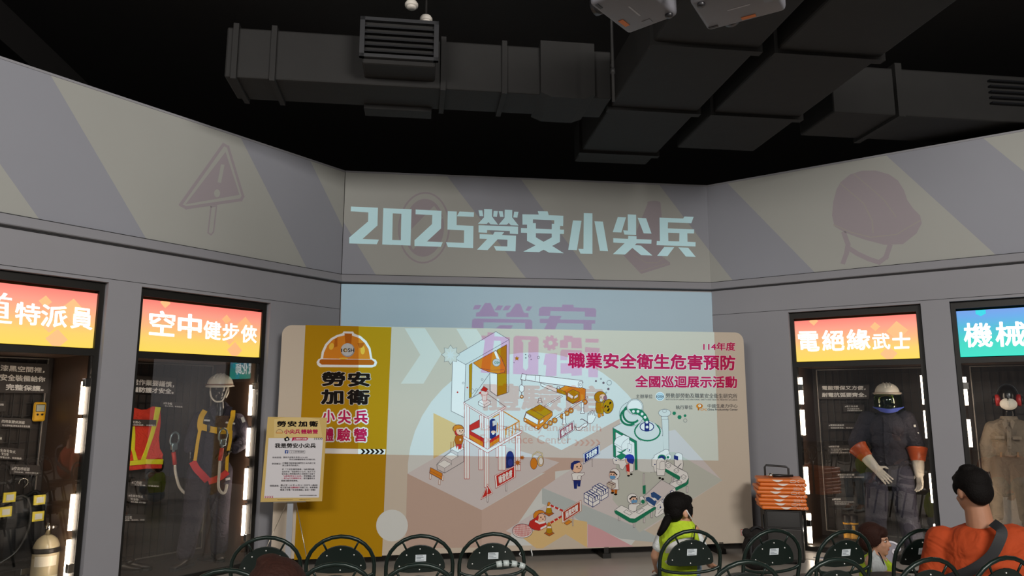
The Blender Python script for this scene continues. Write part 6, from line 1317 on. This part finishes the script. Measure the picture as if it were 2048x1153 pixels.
crate(415, 608); crate(308, 690)
a.poly([(655, 640), (690, 640), (690, 685), (660, 685)], k_dorg); a.poly([(695, 640), (735, 640), (728, 700), (700, 705)], k_dorg); a.ell(672, 682, 22, 12, k_blk); a.ell(712, 702, 22, 12, k_blk); a.poly([(650, 540), (670, 510), (740, 500), (755, 640), (660, 640)], k_wht, k_line, .004); a.ell(700, 440, 64, 70, k_wht, k_line, .004); a.ell(675, 455, 46, 52, k_skin, k_line, .003); a.line([(640, 415), (690, 418), (728, 450)], k_blk, .012); a.poly([(635, 460), (710, 465), (706, 500), (645, 505)], k_blue); a.ell(655, 445, 7, 9, k_blk); a.ell(690, 450, 7, 9, k_blk); a.poly([(600, 560), (640, 530), (710, 560), (710, 610), (660, 640), (602, 600)], k_cream, k_line, .004); a.line([(600, 560), (665, 590), (710, 560)], k_line, .004); a.line([(665, 590), (660, 640)], k_line, .004); a.line([(620, 545), (690, 575)], k_line, .008)
done(a, 'posture_illustration')
# factory scene
a = art('x', 1210, 790, 6.783); GL = k_gline
a.poly([(770, 330), (860, 330), (868, 820), (790, 870)], k_pale, GL, .004); a.ell(808, 248, 82, 52, k_pale, GL, .004); a.ell(806, 222, 28, 20, k_pale, GL, .003); a.poly([(760, 295), (855, 295), (852, 335), (768, 335)], k_pale, GL, .003)
a.poly([(105, 450), (300, 345), (640, 370), (780, 500), (800, 1010), (620, 1055), (440, 1020), (430, 640)], k_pale, GL, .004); a.ell(600, 520, 185, 135, k_pale, GL, .004); a.poly([(440, 640), (785, 560), (795, 960), (720, 1040), (610, 1055), (500, 1045), (440, 1020)], k_pale); a.ell(575, 500, 172, 125, k_pale, k_grn, .016); a.ell(575, 470, 140, 110, k_pale); a.ell(567, 435, 92, 60, k_wht, k_navy, .010)
a.poly([(105, 450), (430, 630), (440, 1020), (405, 1025), (395, 655), (140, 510), (148, 860), (112, 840)], k_grn, k_line, .003); a.poly([(148, 512), (395, 655), (402, 900), (300, 940), (150, 860)], k_wht)
a.poly([(125, 640), (150, 590), (250, 545), (330, 580), (330, 720), (230, 760), (125, 680)], k_wht, GL, .004); a.line([(230, 760), (222, 690), (250, 640), (320, 590)], GL, .003); a.line([(128, 660), (222, 715)], GL, .003); a.poly([(145, 840), (230, 790), (300, 830), (215, 885)], k_grn, GL, .003); a.poly([(155, 770), (215, 800), (290, 750), (280, 740), (215, 775)], k_grn); a.poly([(310, 660), (365, 680), (355, 790), (310, 770)], k_wht, GL, .003); a.ell(332, 752, 9, 11, k_navy); a.poly([(100, 880), (130, 850), (215, 900), (290, 880), (300, 930), (240, 1020), (200, 1000), (190, 950), (120, 940)], k_wht, GL, .004); a.ell(150, 893, 9, 10, k_navy)
a.ell(360, 262, 165, 165, k_pale, GL, .004); a.ell(330, 300, 118, 112, None, k_grn, .022, a0=60, a1=255); a.ell(365, 262, 118, 118, None, k_grn, .022, a0=50, a1=235); a.ell(405, 165, 112, 108, k_pale, GL, .004); a.ell(405, 165, 98, 95, k_wht, GL, .003)
a.poly([(320, 195), (420, 185), (500, 205), (560, 270), (600, 350), (600, 490), (535, 490), (535, 370), (500, 310), (440, 270), (370, 260)], k_grn); a.poly([(535, 370), (600, 350), (600, 490), (535, 490)], k_navy)
for x, y in ((385, 228), (446, 228), (502, 262), (542, 308), (567, 374), (570, 440)): a.ell(x, y, 19, 19, k_wht)
for x, y, r, f in ((938, 252, 26, 1), (1010, 305, 30, 1), (1085, 285, 20, 1), (1088, 350, 24, 0)): a.ell(x, y, r, r, k_grn if f else None, None if f else GL, .003, n=6 if f else 20)
a.poly([(265, 860), (290, 815), (340, 805), (390, 840), (400, 890), (380, 940), (330, 930), (310, 880)], ink('cap_blue', '22308e')); a.ell(305, 895, 30, 40, k_skin, k_line, .003); a.ell(345, 870, 52, 60, ink('cap_blue', '22308e')); a.poly([(285, 960), (330, 930), (385, 940), (380, 1040), (350, 1050), (300, 1060), (282, 1030)], k_wht, k_line, .003); a.poly([(285, 955), (330, 935), (335, 1050), (290, 1040)], k_red); a.poly([(300, 1050), (335, 1050), (335, 1090), (305, 1095)], k_skin); a.ell(318, 1100, 20, 12, k_blk); a.ell(355, 1080, 18, 12, k_blk)
a.poly([(635, 870), (665, 850), (665, 825), (820, 740), (860, 750), (890, 850), (830, 890), (820, 1000), (780, 1040), (670, 1050), (660, 980), (635, 970)], k_wht, GL, .004); a.ell(770, 860, 48, 40, k_navy, k_grn, .012); a.ell(860, 845, 36, 40, k_wht, GL, .003); a.ell(852, 850, 18, 18, k_grn); a.ell(676, 948, 9, 10, k_navy)
a.crop(1210, 900, 6.783)
a.poly([(860, 470), (905, 430), (1080, 300), (1135, 370), (1130, 450), (960, 560), (945, 520), (1010, 400)], k_pale, GL, .003); a.poly([(815, 180), (850, 160), (1010, 260), (1110, 310), (1135, 380), (1100, 440), (950, 520), (870, 465), (1010, 405), (1020, 370), (815, 270)], k_wht, GL, .004); a.poly([(815, 255), (1005, 355), (1020, 385), (1000, 415), (975, 400), (815, 300)], k_grn); a.poly([(950, 515), (1100, 445), (1135, 385), (1130, 460), (1100, 490), (958, 562)], k_grn)
for x, y in ((858, 205), (968, 275), (1065, 360), (1005, 435)): a.poly([(x - 35, y), (x, y - 22), (x + 35, y + 2), (x + 30, y + 25), (x, y + 45), (x - 32, y + 25)], k_wht, GL, .004); a.line([(x - 35, y), (x, y + 20), (x + 35, y + 2)], GL, .003)
a.poly([(700, 150), (720, 120), (770, 110), (810, 140), (815, 270), (805, 350), (705, 350), (697, 260)], k_wht, GL, .004); a.line([(740, 260), (742, 180), (765, 155), (800, 160)], GL, .004); a.line([(700, 260), (760, 270), (820, 265)], GL, .003); a.ell(742, 385, 18, 14, k_blk); a.ell(782, 400, 20, 14, k_blk)
a.poly([(935, 90), (960, 50), (1000, 40), (1045, 65), (1060, 200), (1050, 270), (985, 240), (940, 210)], k_wht, GL, .004); a.poly([(935, 75), (990, 90), (990, 145), (935, 130)], k_navy); a.line([(990, 235), (1030, 190)], GL, .008)
a.poly([(517, 320), (535, 320), (535, 600), (517, 600)], k_lav, GL, .003); a.poly([(510, 490), (550, 480), (550, 600), (512, 600)], k_grn)
for x, y0, y1 in ((190, 880, 965), (392, 990, 1055), (530, 920, 995), (632, 830, 925), (1112, 500, 580), (918, 370, 430)): a.poly([(x - 11, y0), (x + 11, y0), (x + 11, y1), (x - 11, y1)], k_lav, GL, .003)
a.poly([(130, 820), (220, 755), (330, 810), (390, 850), (560, 750), (650, 690), (690, 790), (400, 960), (330, 950), (130, 850)], k_wht, GL, .004); a.poly([(125, 830), (150, 820), (340, 930), (400, 935), (690, 760), (692, 805), (420, 985), (380, 995), (330, 985), (140, 870)], k_grn)
a.poly([(250, 845), (285, 815), (370, 860), (335, 890)], k_wht, GL, .004); a.poly([(425, 850), (500, 795), (535, 815), (460, 870)], k_wht, GL, .004)
a.poly([(520, 640), (765, 410), (945, 510), (960, 560), (950, 770), (700, 915), (675, 900), (690, 780), (600, 760)], k_wht, GL, .004); a.poly([(520, 640), (765, 410), (945, 510), (690, 745)], k_lav, GL, .003); a.poly([(620, 590), (660, 570), (765, 640), (720, 690), (625, 640)], ink('roller_blue', '2a4a78')); a.poly([(550, 650), (590, 640), (700, 700), (670, 770), (555, 690)], ink('roller_blue', '2a4a78')); a.poly([(635, 665), (665, 650), (700, 672), (668, 695)], k_wht)
for x, y, r in ((908, 582, 26), (795, 696, 26), (850, 700, 22)): a.ell(x, y, r, r, k_wht, k_navy, .006); a.ell(x, y, r * .35, r * .35, k_navy)
a.poly([(712, 760), (745, 740), (760, 790), (715, 815)], k_wht, GL, .003); a.ell(748, 782, 10, 12, k_navy); a.line([(720, 870), (760, 820), (800, 800), (790, 850)], GL, .004); a.poly([(470, 640), (500, 630), (530, 660), (545, 700), (520, 740), (480, 740)], k_wht, GL, .003); a.ell(512, 705, 26, 28, k_grn)
a.poly([(320, 750), (350, 735), (420, 740), (470, 730), (465, 750), (430, 770), (420, 830), (380, 845), (320, 815)], k_wht, GL, .004); a.ell(370, 665, 70, 68, k_wht, GL, .004); a.ell(390, 685, 46, 46, k_skin, k_line, .003); a.line([(335, 670), (365, 640), (415, 640)], k_blk, .014); a.poly([(352, 685), (435, 680), (432, 718), (360, 728)], k_blue); a.ell(384, 675, 7, 9, k_blk); a.ell(424, 668, 7, 9, k_blk)
done(a, 'factory_illustration')

# ================================================================ easel poster
r = ray(521, 1005); FP = Frame((0, 0, 0), R_(9)); q = EYE + r * (7.02 / r.y); FP.o = V((q.x, q.y, 0))
es = empty('easel_poster', FP.o, FP.ang); tag(es, 'beige poster board titled 我是勞安小尖兵 on a thin wire easel left of the yellow banner column', 'poster')
k_brd = ink('board_beige', 'c3a868'); k_pap = ink('poster_paper', 'cfcdd0')
def PQ(*q): return [FP.loc(520 + x / 6.407, 830 + y / 6.407) for x, y in q]
b = MB(); b.prism(PQ((100, 28), (858, 40), (795, 1110), (5, 1122)), 0, .012, k_brd); b.build('board', es)
a = Art(FP, 0, .0006).crop(520, 830, 6.407)
a.poly([(110, 300), (808, 300), (755, 1062), (52, 1068)], k_pap); a.poly([(180, 60), (330, 34), (600, 36), (760, 60), (800, 290), (180, 292)], ink('board_beige_light', 'cdb57a')); done(a, 'poster_sheet', None, es)
a = Art(FP, 0, .0012).crop(520, 830, 6.407)
for body, q in (('勞', (218, 82, 335, 155)), ('安', (352, 82, 470, 155)), ('加', (490, 82, 605, 155)), ('衛', (628, 82, 745, 155))): a.text(body, q, k_blk, .045)
a.text('小尖兵', (308, 188, 515, 245), k_mag, .04); a.text('體驗營', (528, 188, 742, 245), k_mag, .03)
a.ell(250, 235, 42, 46, k_sand, k_line, .003, a0=180, a1=360); a.poly([(205, 232), (295, 232), (290, 240), (208, 240)], k_org)
done(a, 'poster_title', None, es)
a = Art(FP, 0, .0012).crop(520, 830, 6.407)
a.poly([(420, 290), (600, 290), (618, 308), (600, 330), (425, 330), (405, 345), (412, 310)], k_mag); a.text('上傳照片活動', (432, 300, 600, 320), k_wht, .03); a.poly([(308, 305), (330, 295), (345, 280), (362, 285), (370, 300), (380, 315), (375, 330), (330, 342), (316, 335)], k_blk); a.ell(347, 315, 13, 13, k_wht)
for k in range(5): x = 692 + 23 * k; a.poly([(x, 294), (x + 8, 294), (x + 18, 308), (x + 8, 322), (x, 322), (x + 10, 308)], k_blk); x = 60 + 23 * k; a.poly([(x + 12, 1042), (x + 20, 1042), (x + 10, 1055), (x + 20, 1070), (x + 12, 1070), (x, 1055)], k_mag)
a.text('我是勞安小尖兵', (190, 365, 715, 430), k_blk, .03); a.poly([(320, 456), (364, 456), (362, 498), (318, 498)], ink('social_blue', '3a4f8e')); a.text('f', (334, 462, 354, 496), k_wht, .02); a.poly([(382, 458), (578, 460), (576, 496), (380, 494)], None, k_gline, .002); a.text('工安防護我最棒', (424, 466, 566, 486), k_gry, .01); a.ell(404, 476, 8, 8, None, k_gry, .002)
K = k_gry
for body, q, m in (('參與資格：', (158, 538, 282, 560), K), ('園區完成報名參與 6/14-6/8', (298, 536, 608, 558), K), ('勞安加衛體驗營梯次的報名者。', (376, 564, 714, 584), K), ('參與辦法：', (152, 618, 276, 642), K), ('於體驗活動現場拍攝勞安小尖兵與工安', (288, 610, 710, 632), K), ('與主要伴們的照片。', (286, 640, 505, 662), K),
    ('於「工安防護我最棒」FB粉專貼圖，', (282, 690, 706, 712), K), ('並同步於「我是勞安小尖兵」貼文下方', (282, 720, 710, 742), K), ('留言處上傳與攝拍照之活動照片並寫下', (280, 748, 706, 770), K), ('「#我是勞安小尖兵」', (300, 776, 540, 798), k_mag), ('學習體驗心得', (560, 776, 704, 798), K), ('，再Tag三位親朋好友，', (280, 806, 540, 828), k_mag), ('即可獲得本次', (560, 806, 704, 828), K), ('認證活動參與資格。', (272, 836, 490, 858), K),
    ('領獎資格：', (126, 900, 250, 924), K), ('截止至 114 年 6 月 21 日中午12點按', (264, 892, 738, 916), K), ('貼文留言處', (262, 922, 385, 944), K), ('按讚數最多', (388, 922, 512, 944), k_mag), ('的前三名，將會獲得', (516, 922, 738, 944), K), ('精選工安禮「安全防護組」紀念一份喔！', (260, 952, 712, 976), K), ('主辦單位保有活動最終解釋之權利', (506, 1028, 728, 1040), K), ('勞動部勞動及職業安全衛生研究所', (225, 1084, 420, 1094), ink('board_mark', '8a7440')), ('中國生產力中心', (500, 1082, 650, 1092), ink('board_mark', '8a7440'))): a.text(body, q, m, .012)
done(a, 'poster_text', None, es)
b = MB(); zb_ = FP.loc(560, 1003)[1]
def fl(px, py): u, w_ = FP.loc(px, py); return u
m_wire2 = mat('easel_wire', 'b8b0a0', .3, .8)
for (x0, y0, x1, y1, dp) in ((575, 1003, 531, 1100, -.12), (591, 1003, 612, 1112, -.12)):
    l = MB(); u0 = fl(x0, y0); uu, ww = FP.loc(x1, y1, dp); d = V((uu - u0, dp, ww - zb_)); t = zb_ / max(.01, zb_ - ww); l.tube([(u0, .016, zb_), V((u0, .016, zb_)) + d * t], .004, m_wire2, 8); l.build('easel_leg', es)
l = MB(); u0 = fl(580, 1003); l.box((u0 - .025, .016, .0), (u0 + .03, .03, 1.2), mat('easel_post', 'a4a8ae', .4, .3)); l.build('easel_post', es)
l = MB(); l.box((u0 - .15, -.02, zb_ - .012), (u0 + .15, .03, zb_ - .002), m_wire2); l.build('board_rest', es)

# ================================================================ the overhead projector that throws the bright rectangle on the middle wall
PP = V((.85, 2.5, 3.9)); SD = .10                          # lamp and its slide
pc = FC.w(2.25, 0, 1.8); ax = (pc - PP).normalized(); px_ = ax.cross(V((0, 0, 1))).normalized(); pz_ = px_.cross(ax).normalized()
def to_slide(w): d = w - PP; t = SD / d.dot(ax); q = d * t; return (q.dot(px_), q.dot(pz_))
def on_wall(px, py): u, z = FC.loc(px, py); return FC.w(u, 0, z)
def on_ban(px, py): u, z = FB.loc(px, py); return FB.w(u, 0, z)
proj3 = empty('projector', PP, 0); tag(proj3, 'ceiling projector above the audience throwing the light rectangle onto the middle wall', 'projector')
Mw = Matrix((px_, pz_, -ax)).transposed().to_4x4(); proj3.matrix_world = Matrix.Translation(PP) @ Mw       # local: x right, y up, -z towards the wall
quad = [to_slide(on_wall(682.5, 567.5)), to_slide(on_wall(1423.5, 585.5)), to_slide(on_ban(1437, 922)), to_slide(on_ban(716, 909))]
from mathutils import geometry as mg
import numpy as np
slide = MB(); m_plate = mat('slide_mask_black', '050505', .9)
def filt(name, c):
    m = bpy.data.materials.new(name); m.use_nodes = True; nt = m.node_tree; nt.nodes.clear(); o = nt.nodes.new('ShaderNodeOutputMaterial'); t = nt.nodes.new('ShaderNodeBsdfTransparent'); t.inputs[0].default_value = (*c, 1); nt.links.new(t.outputs[0], o.inputs[0]); return m
m_vio = filt('slide_violet', (1.0, .12, .72)); m_pnk = filt('slide_pink_grey', (.75, .22, .25))
q = quad; 
# mask plate as four bars around the picture
O = [(-.25, .25), (.25, .25), (.25, -.25), (-.25, -.25)]
for k in range(4): j = (k + 1) % 4; slide.add([(O[k][0], O[k][1], -SD), (O[j][0], O[j][1], -SD), (q[j][0], q[j][1], -SD), (q[k][0], q[k][1], -SD)], [(0, 1, 2, 3)], m_plate)
slide.build('slide_mask', proj3)
vio = MB()
def film(body, cn, surf, m, off=.03):
    vs, fs, (a, b_, c, d), n0 = text_geo(body, off); TL, TR, BR, BL = [V(p) for p in cn]; out = []
    for (x, y) in vs:
        u, v = (x - a) / (c - a), (y - b_) / (d - b_); p = (BL * (1 - u) + BR * u) * (1 - v) + (TL * (1 - u) + TR * u) * v; s_ = to_slide(surf(p.x, p.y)); out.append((s_[0], s_[1], -SD + .0005))
    res = mg.delaunay_2d_cdt([V(p[:2]) * 100 for p in out], [], [list(f) for f in fs], 0, 1e-5)
    tv = np.array([[p.x / 100, p.y / 100] for p in res[0]]); T = np.array([list(f) for f in res[2] if len(f) == 3]); cen = tv[T].mean(1); raw = np.array([[out[i][:2] for i in f] for f in fs]); hit = np.zeros(len(T), bool)
    for (p0, p1, p2) in raw:          # keep a piece when its middle lies in any stroke
        d0 = (p1[0] - p0[0]) * (cen[:, 1] - p0[1]) - (p1[1] - p0[1]) * (cen[:, 0] - p0[0]); d1 = (p2[0] - p1[0]) * (cen[:, 1] - p1[1]) - (p2[1] - p1[1]) * (cen[:, 0] - p1[0]); d2 = (p0[0] - p2[0]) * (cen[:, 1] - p2[1]) - (p0[1] - p2[1]) * (cen[:, 0] - p2[0])
        hit |= ((d0 >= 0) & (d1 >= 0) & (d2 >= 0)) | ((d0 <= 0) & (d1 <= 0) & (d2 <= 0))
    vio.add([(x, y, -SD + .0005) for x, y in tv], [tuple(int(i) for i in f) for f, h in zip(T, hit) if h], m)
def shape(pts, surf, m):
    q_ = [to_slide(surf(930 + x / 3.72, 590 + y / 3.72)) for x, y in pts]
    if sum(q_[i][0] * q_[(i + 1) % len(q_)][1] - q_[(i + 1) % len(q_)][0] * q_[i][1] for i in range(len(q_))) < 0: q_ = q_[::-1]
    vio.add([(u, w_, -SD + .0005) for u, w_ in q_], [tuple(range(len(q_)))], m)
for pts in ([(60, 112), (75, 80), (125, 80), (105, 112)], [(108, 130), (150, 64), (192, 65), (225, 132), (248, 136), (248, 165), (83, 165), (85, 136)], [(222, 118), (245, 82), (285, 84), (265, 118)], [(280, 118), (302, 84), (345, 84), (322, 118)], [(335, 132), (378, 70), (412, 71), (440, 138), (472, 140), (472, 170), (308, 168), (308, 140)], [(450, 120), (468, 88), (502, 90), (480, 124)],
    [(52, 260), (55, 190), (72, 180), (485, 186), (500, 198), (500, 270), (448, 270), (448, 212), (140, 208), (140, 262)], [(262, 228), (358, 230), (320, 290), (180, 290)],
    [(548, 160), (552, 105), (575, 92), (720, 96), (722, 76), (805, 78), (808, 98), (960, 102), (974, 115), (972, 168), (890, 165), (890, 128), (635, 124), (632, 160)], [(556, 212), (556, 182), (620, 182), (632, 158), (718, 160), (704, 186), (968, 192), (966, 218), (940, 218), (940, 290), (880, 290), (880, 218), (690, 212), (655, 290), (572, 285), (612, 214)]): shape(pts, on_wall, m_vio)
for pts in ([(125, 305), (168, 307), (170, 280), (222, 284), (220, 310), (335, 318), (330, 590), (262, 588), (268, 345), (218, 342), (185, 585), (118, 580), (150, 340), (125, 338)], [(362, 320), (380, 306), (424, 308), (424, 350), (434, 352), (432, 592), (358, 590)], [(488, 310), (535, 312), (548, 325), (545, 595), (470, 593), (472, 352), (488, 350)], [(424, 308), (488, 310), (488, 338), (424, 336)], [(432, 545), (452, 565), (470, 545), (470, 593), (432, 592)],
    [(598, 440), (685, 435), (680, 605), (598, 605), (605, 525), (582, 520)], [(705, 340), (735, 335), (735, 305), (800, 308), (800, 320), (865, 322), (868, 400), (790, 398), (790, 352), (765, 352), (765, 397), (705, 395)], [(708, 425), (720, 408), (868, 415), (868, 490), (790, 488), (790, 450), (760, 450), (760, 488), (708, 488)], [(710, 510), (868, 512), (868, 600), (790, 604), (790, 585), (710, 588)], [(895, 328), (993, 330), (990, 358), (893, 356)], [(893, 390), (1000, 398), (998, 428), (990, 430), (986, 615), (915, 612), (918, 430), (890, 428)]): shape(pts, on_ban, m_vio)
for k in range(8):
    a0, a1, a2 = R_(45 * k), R_(45 * k + 26), R_(45 * k + 45); c = lambda r_, a_: (636 + r_ * math.cos(a_), 360 + r_ * math.sin(a_)); shape([c(17, a0), c(58, a0), c(58, a1), c(46, a1), c(46, a2), c(17, a2)], on_ban, m_vio)
film('體驗館', ((962, 766), (1205, 772), (1205, 826), (962, 822)), on_ban, m_pnk, .03)
film('Labor Safety and Health', ((962, 846), (1202, 848), (1202, 868), (962, 866)), on_ban, m_pnk, .012); film('Experience Center', ((961, 869), (1142, 871), (1142, 893), (961, 892)), on_ban, m_pnk, .012)
for k in range(5):
    x = 1148 + 10.6 * k; pts = [to_slide(on_ban(*p)) for p in ((x, 879), (x + 4, 879), (x + 10, 885.5), (x + 4, 892), (x, 892), (x + 6, 885.5))]; vio.add([(u, w_, -SD + .0005) for u, w_ in pts[::-1]], [(0, 1, 2, 3, 4, 5)], m_pnk)
vio.build('slide_lettering', proj3)
b = MB(); b.bevbox((-.25, -.12, .06), (.25, .25, .45), m_proj, .02, 2); b.build('housing', proj3)
b = MB()
for lo, hi in (((-.26, -.26, -SD - .01), (-.25, .26, .07)), ((.25, -.26, -SD - .01), (.26, .26, .07)), ((-.26, .25, -SD - .01), (.26, .26, .07)), ((-.26, -.26, -SD - .01), (.26, -.25, .07)), ((-.26, -.26, .05), (.26, .26, .06))): b.box(lo, hi, m_pdark)
b.build('lens_hood', proj3)
b = MB(); b.tube([PP * 0 + V((0, .2, .25)), Mw.to_3x3().inverted() @ V((0, 0, 1.8)) + V((0, .1, .25))], .02, m_black, 10); b.build('ceiling_mount', proj3)
l = bpy.data.lights.new('projector_beam', 'SPOT'); l.energy = 900; l.spot_size = R_(100); l.spot_blend = 0.0; l.shadow_soft_size = 0.0; l.color = (.29, .77, 1.0)
lo = bpy.data.objects.new('projector_beam', l); COL.objects.link(lo); lo.parent = proj3
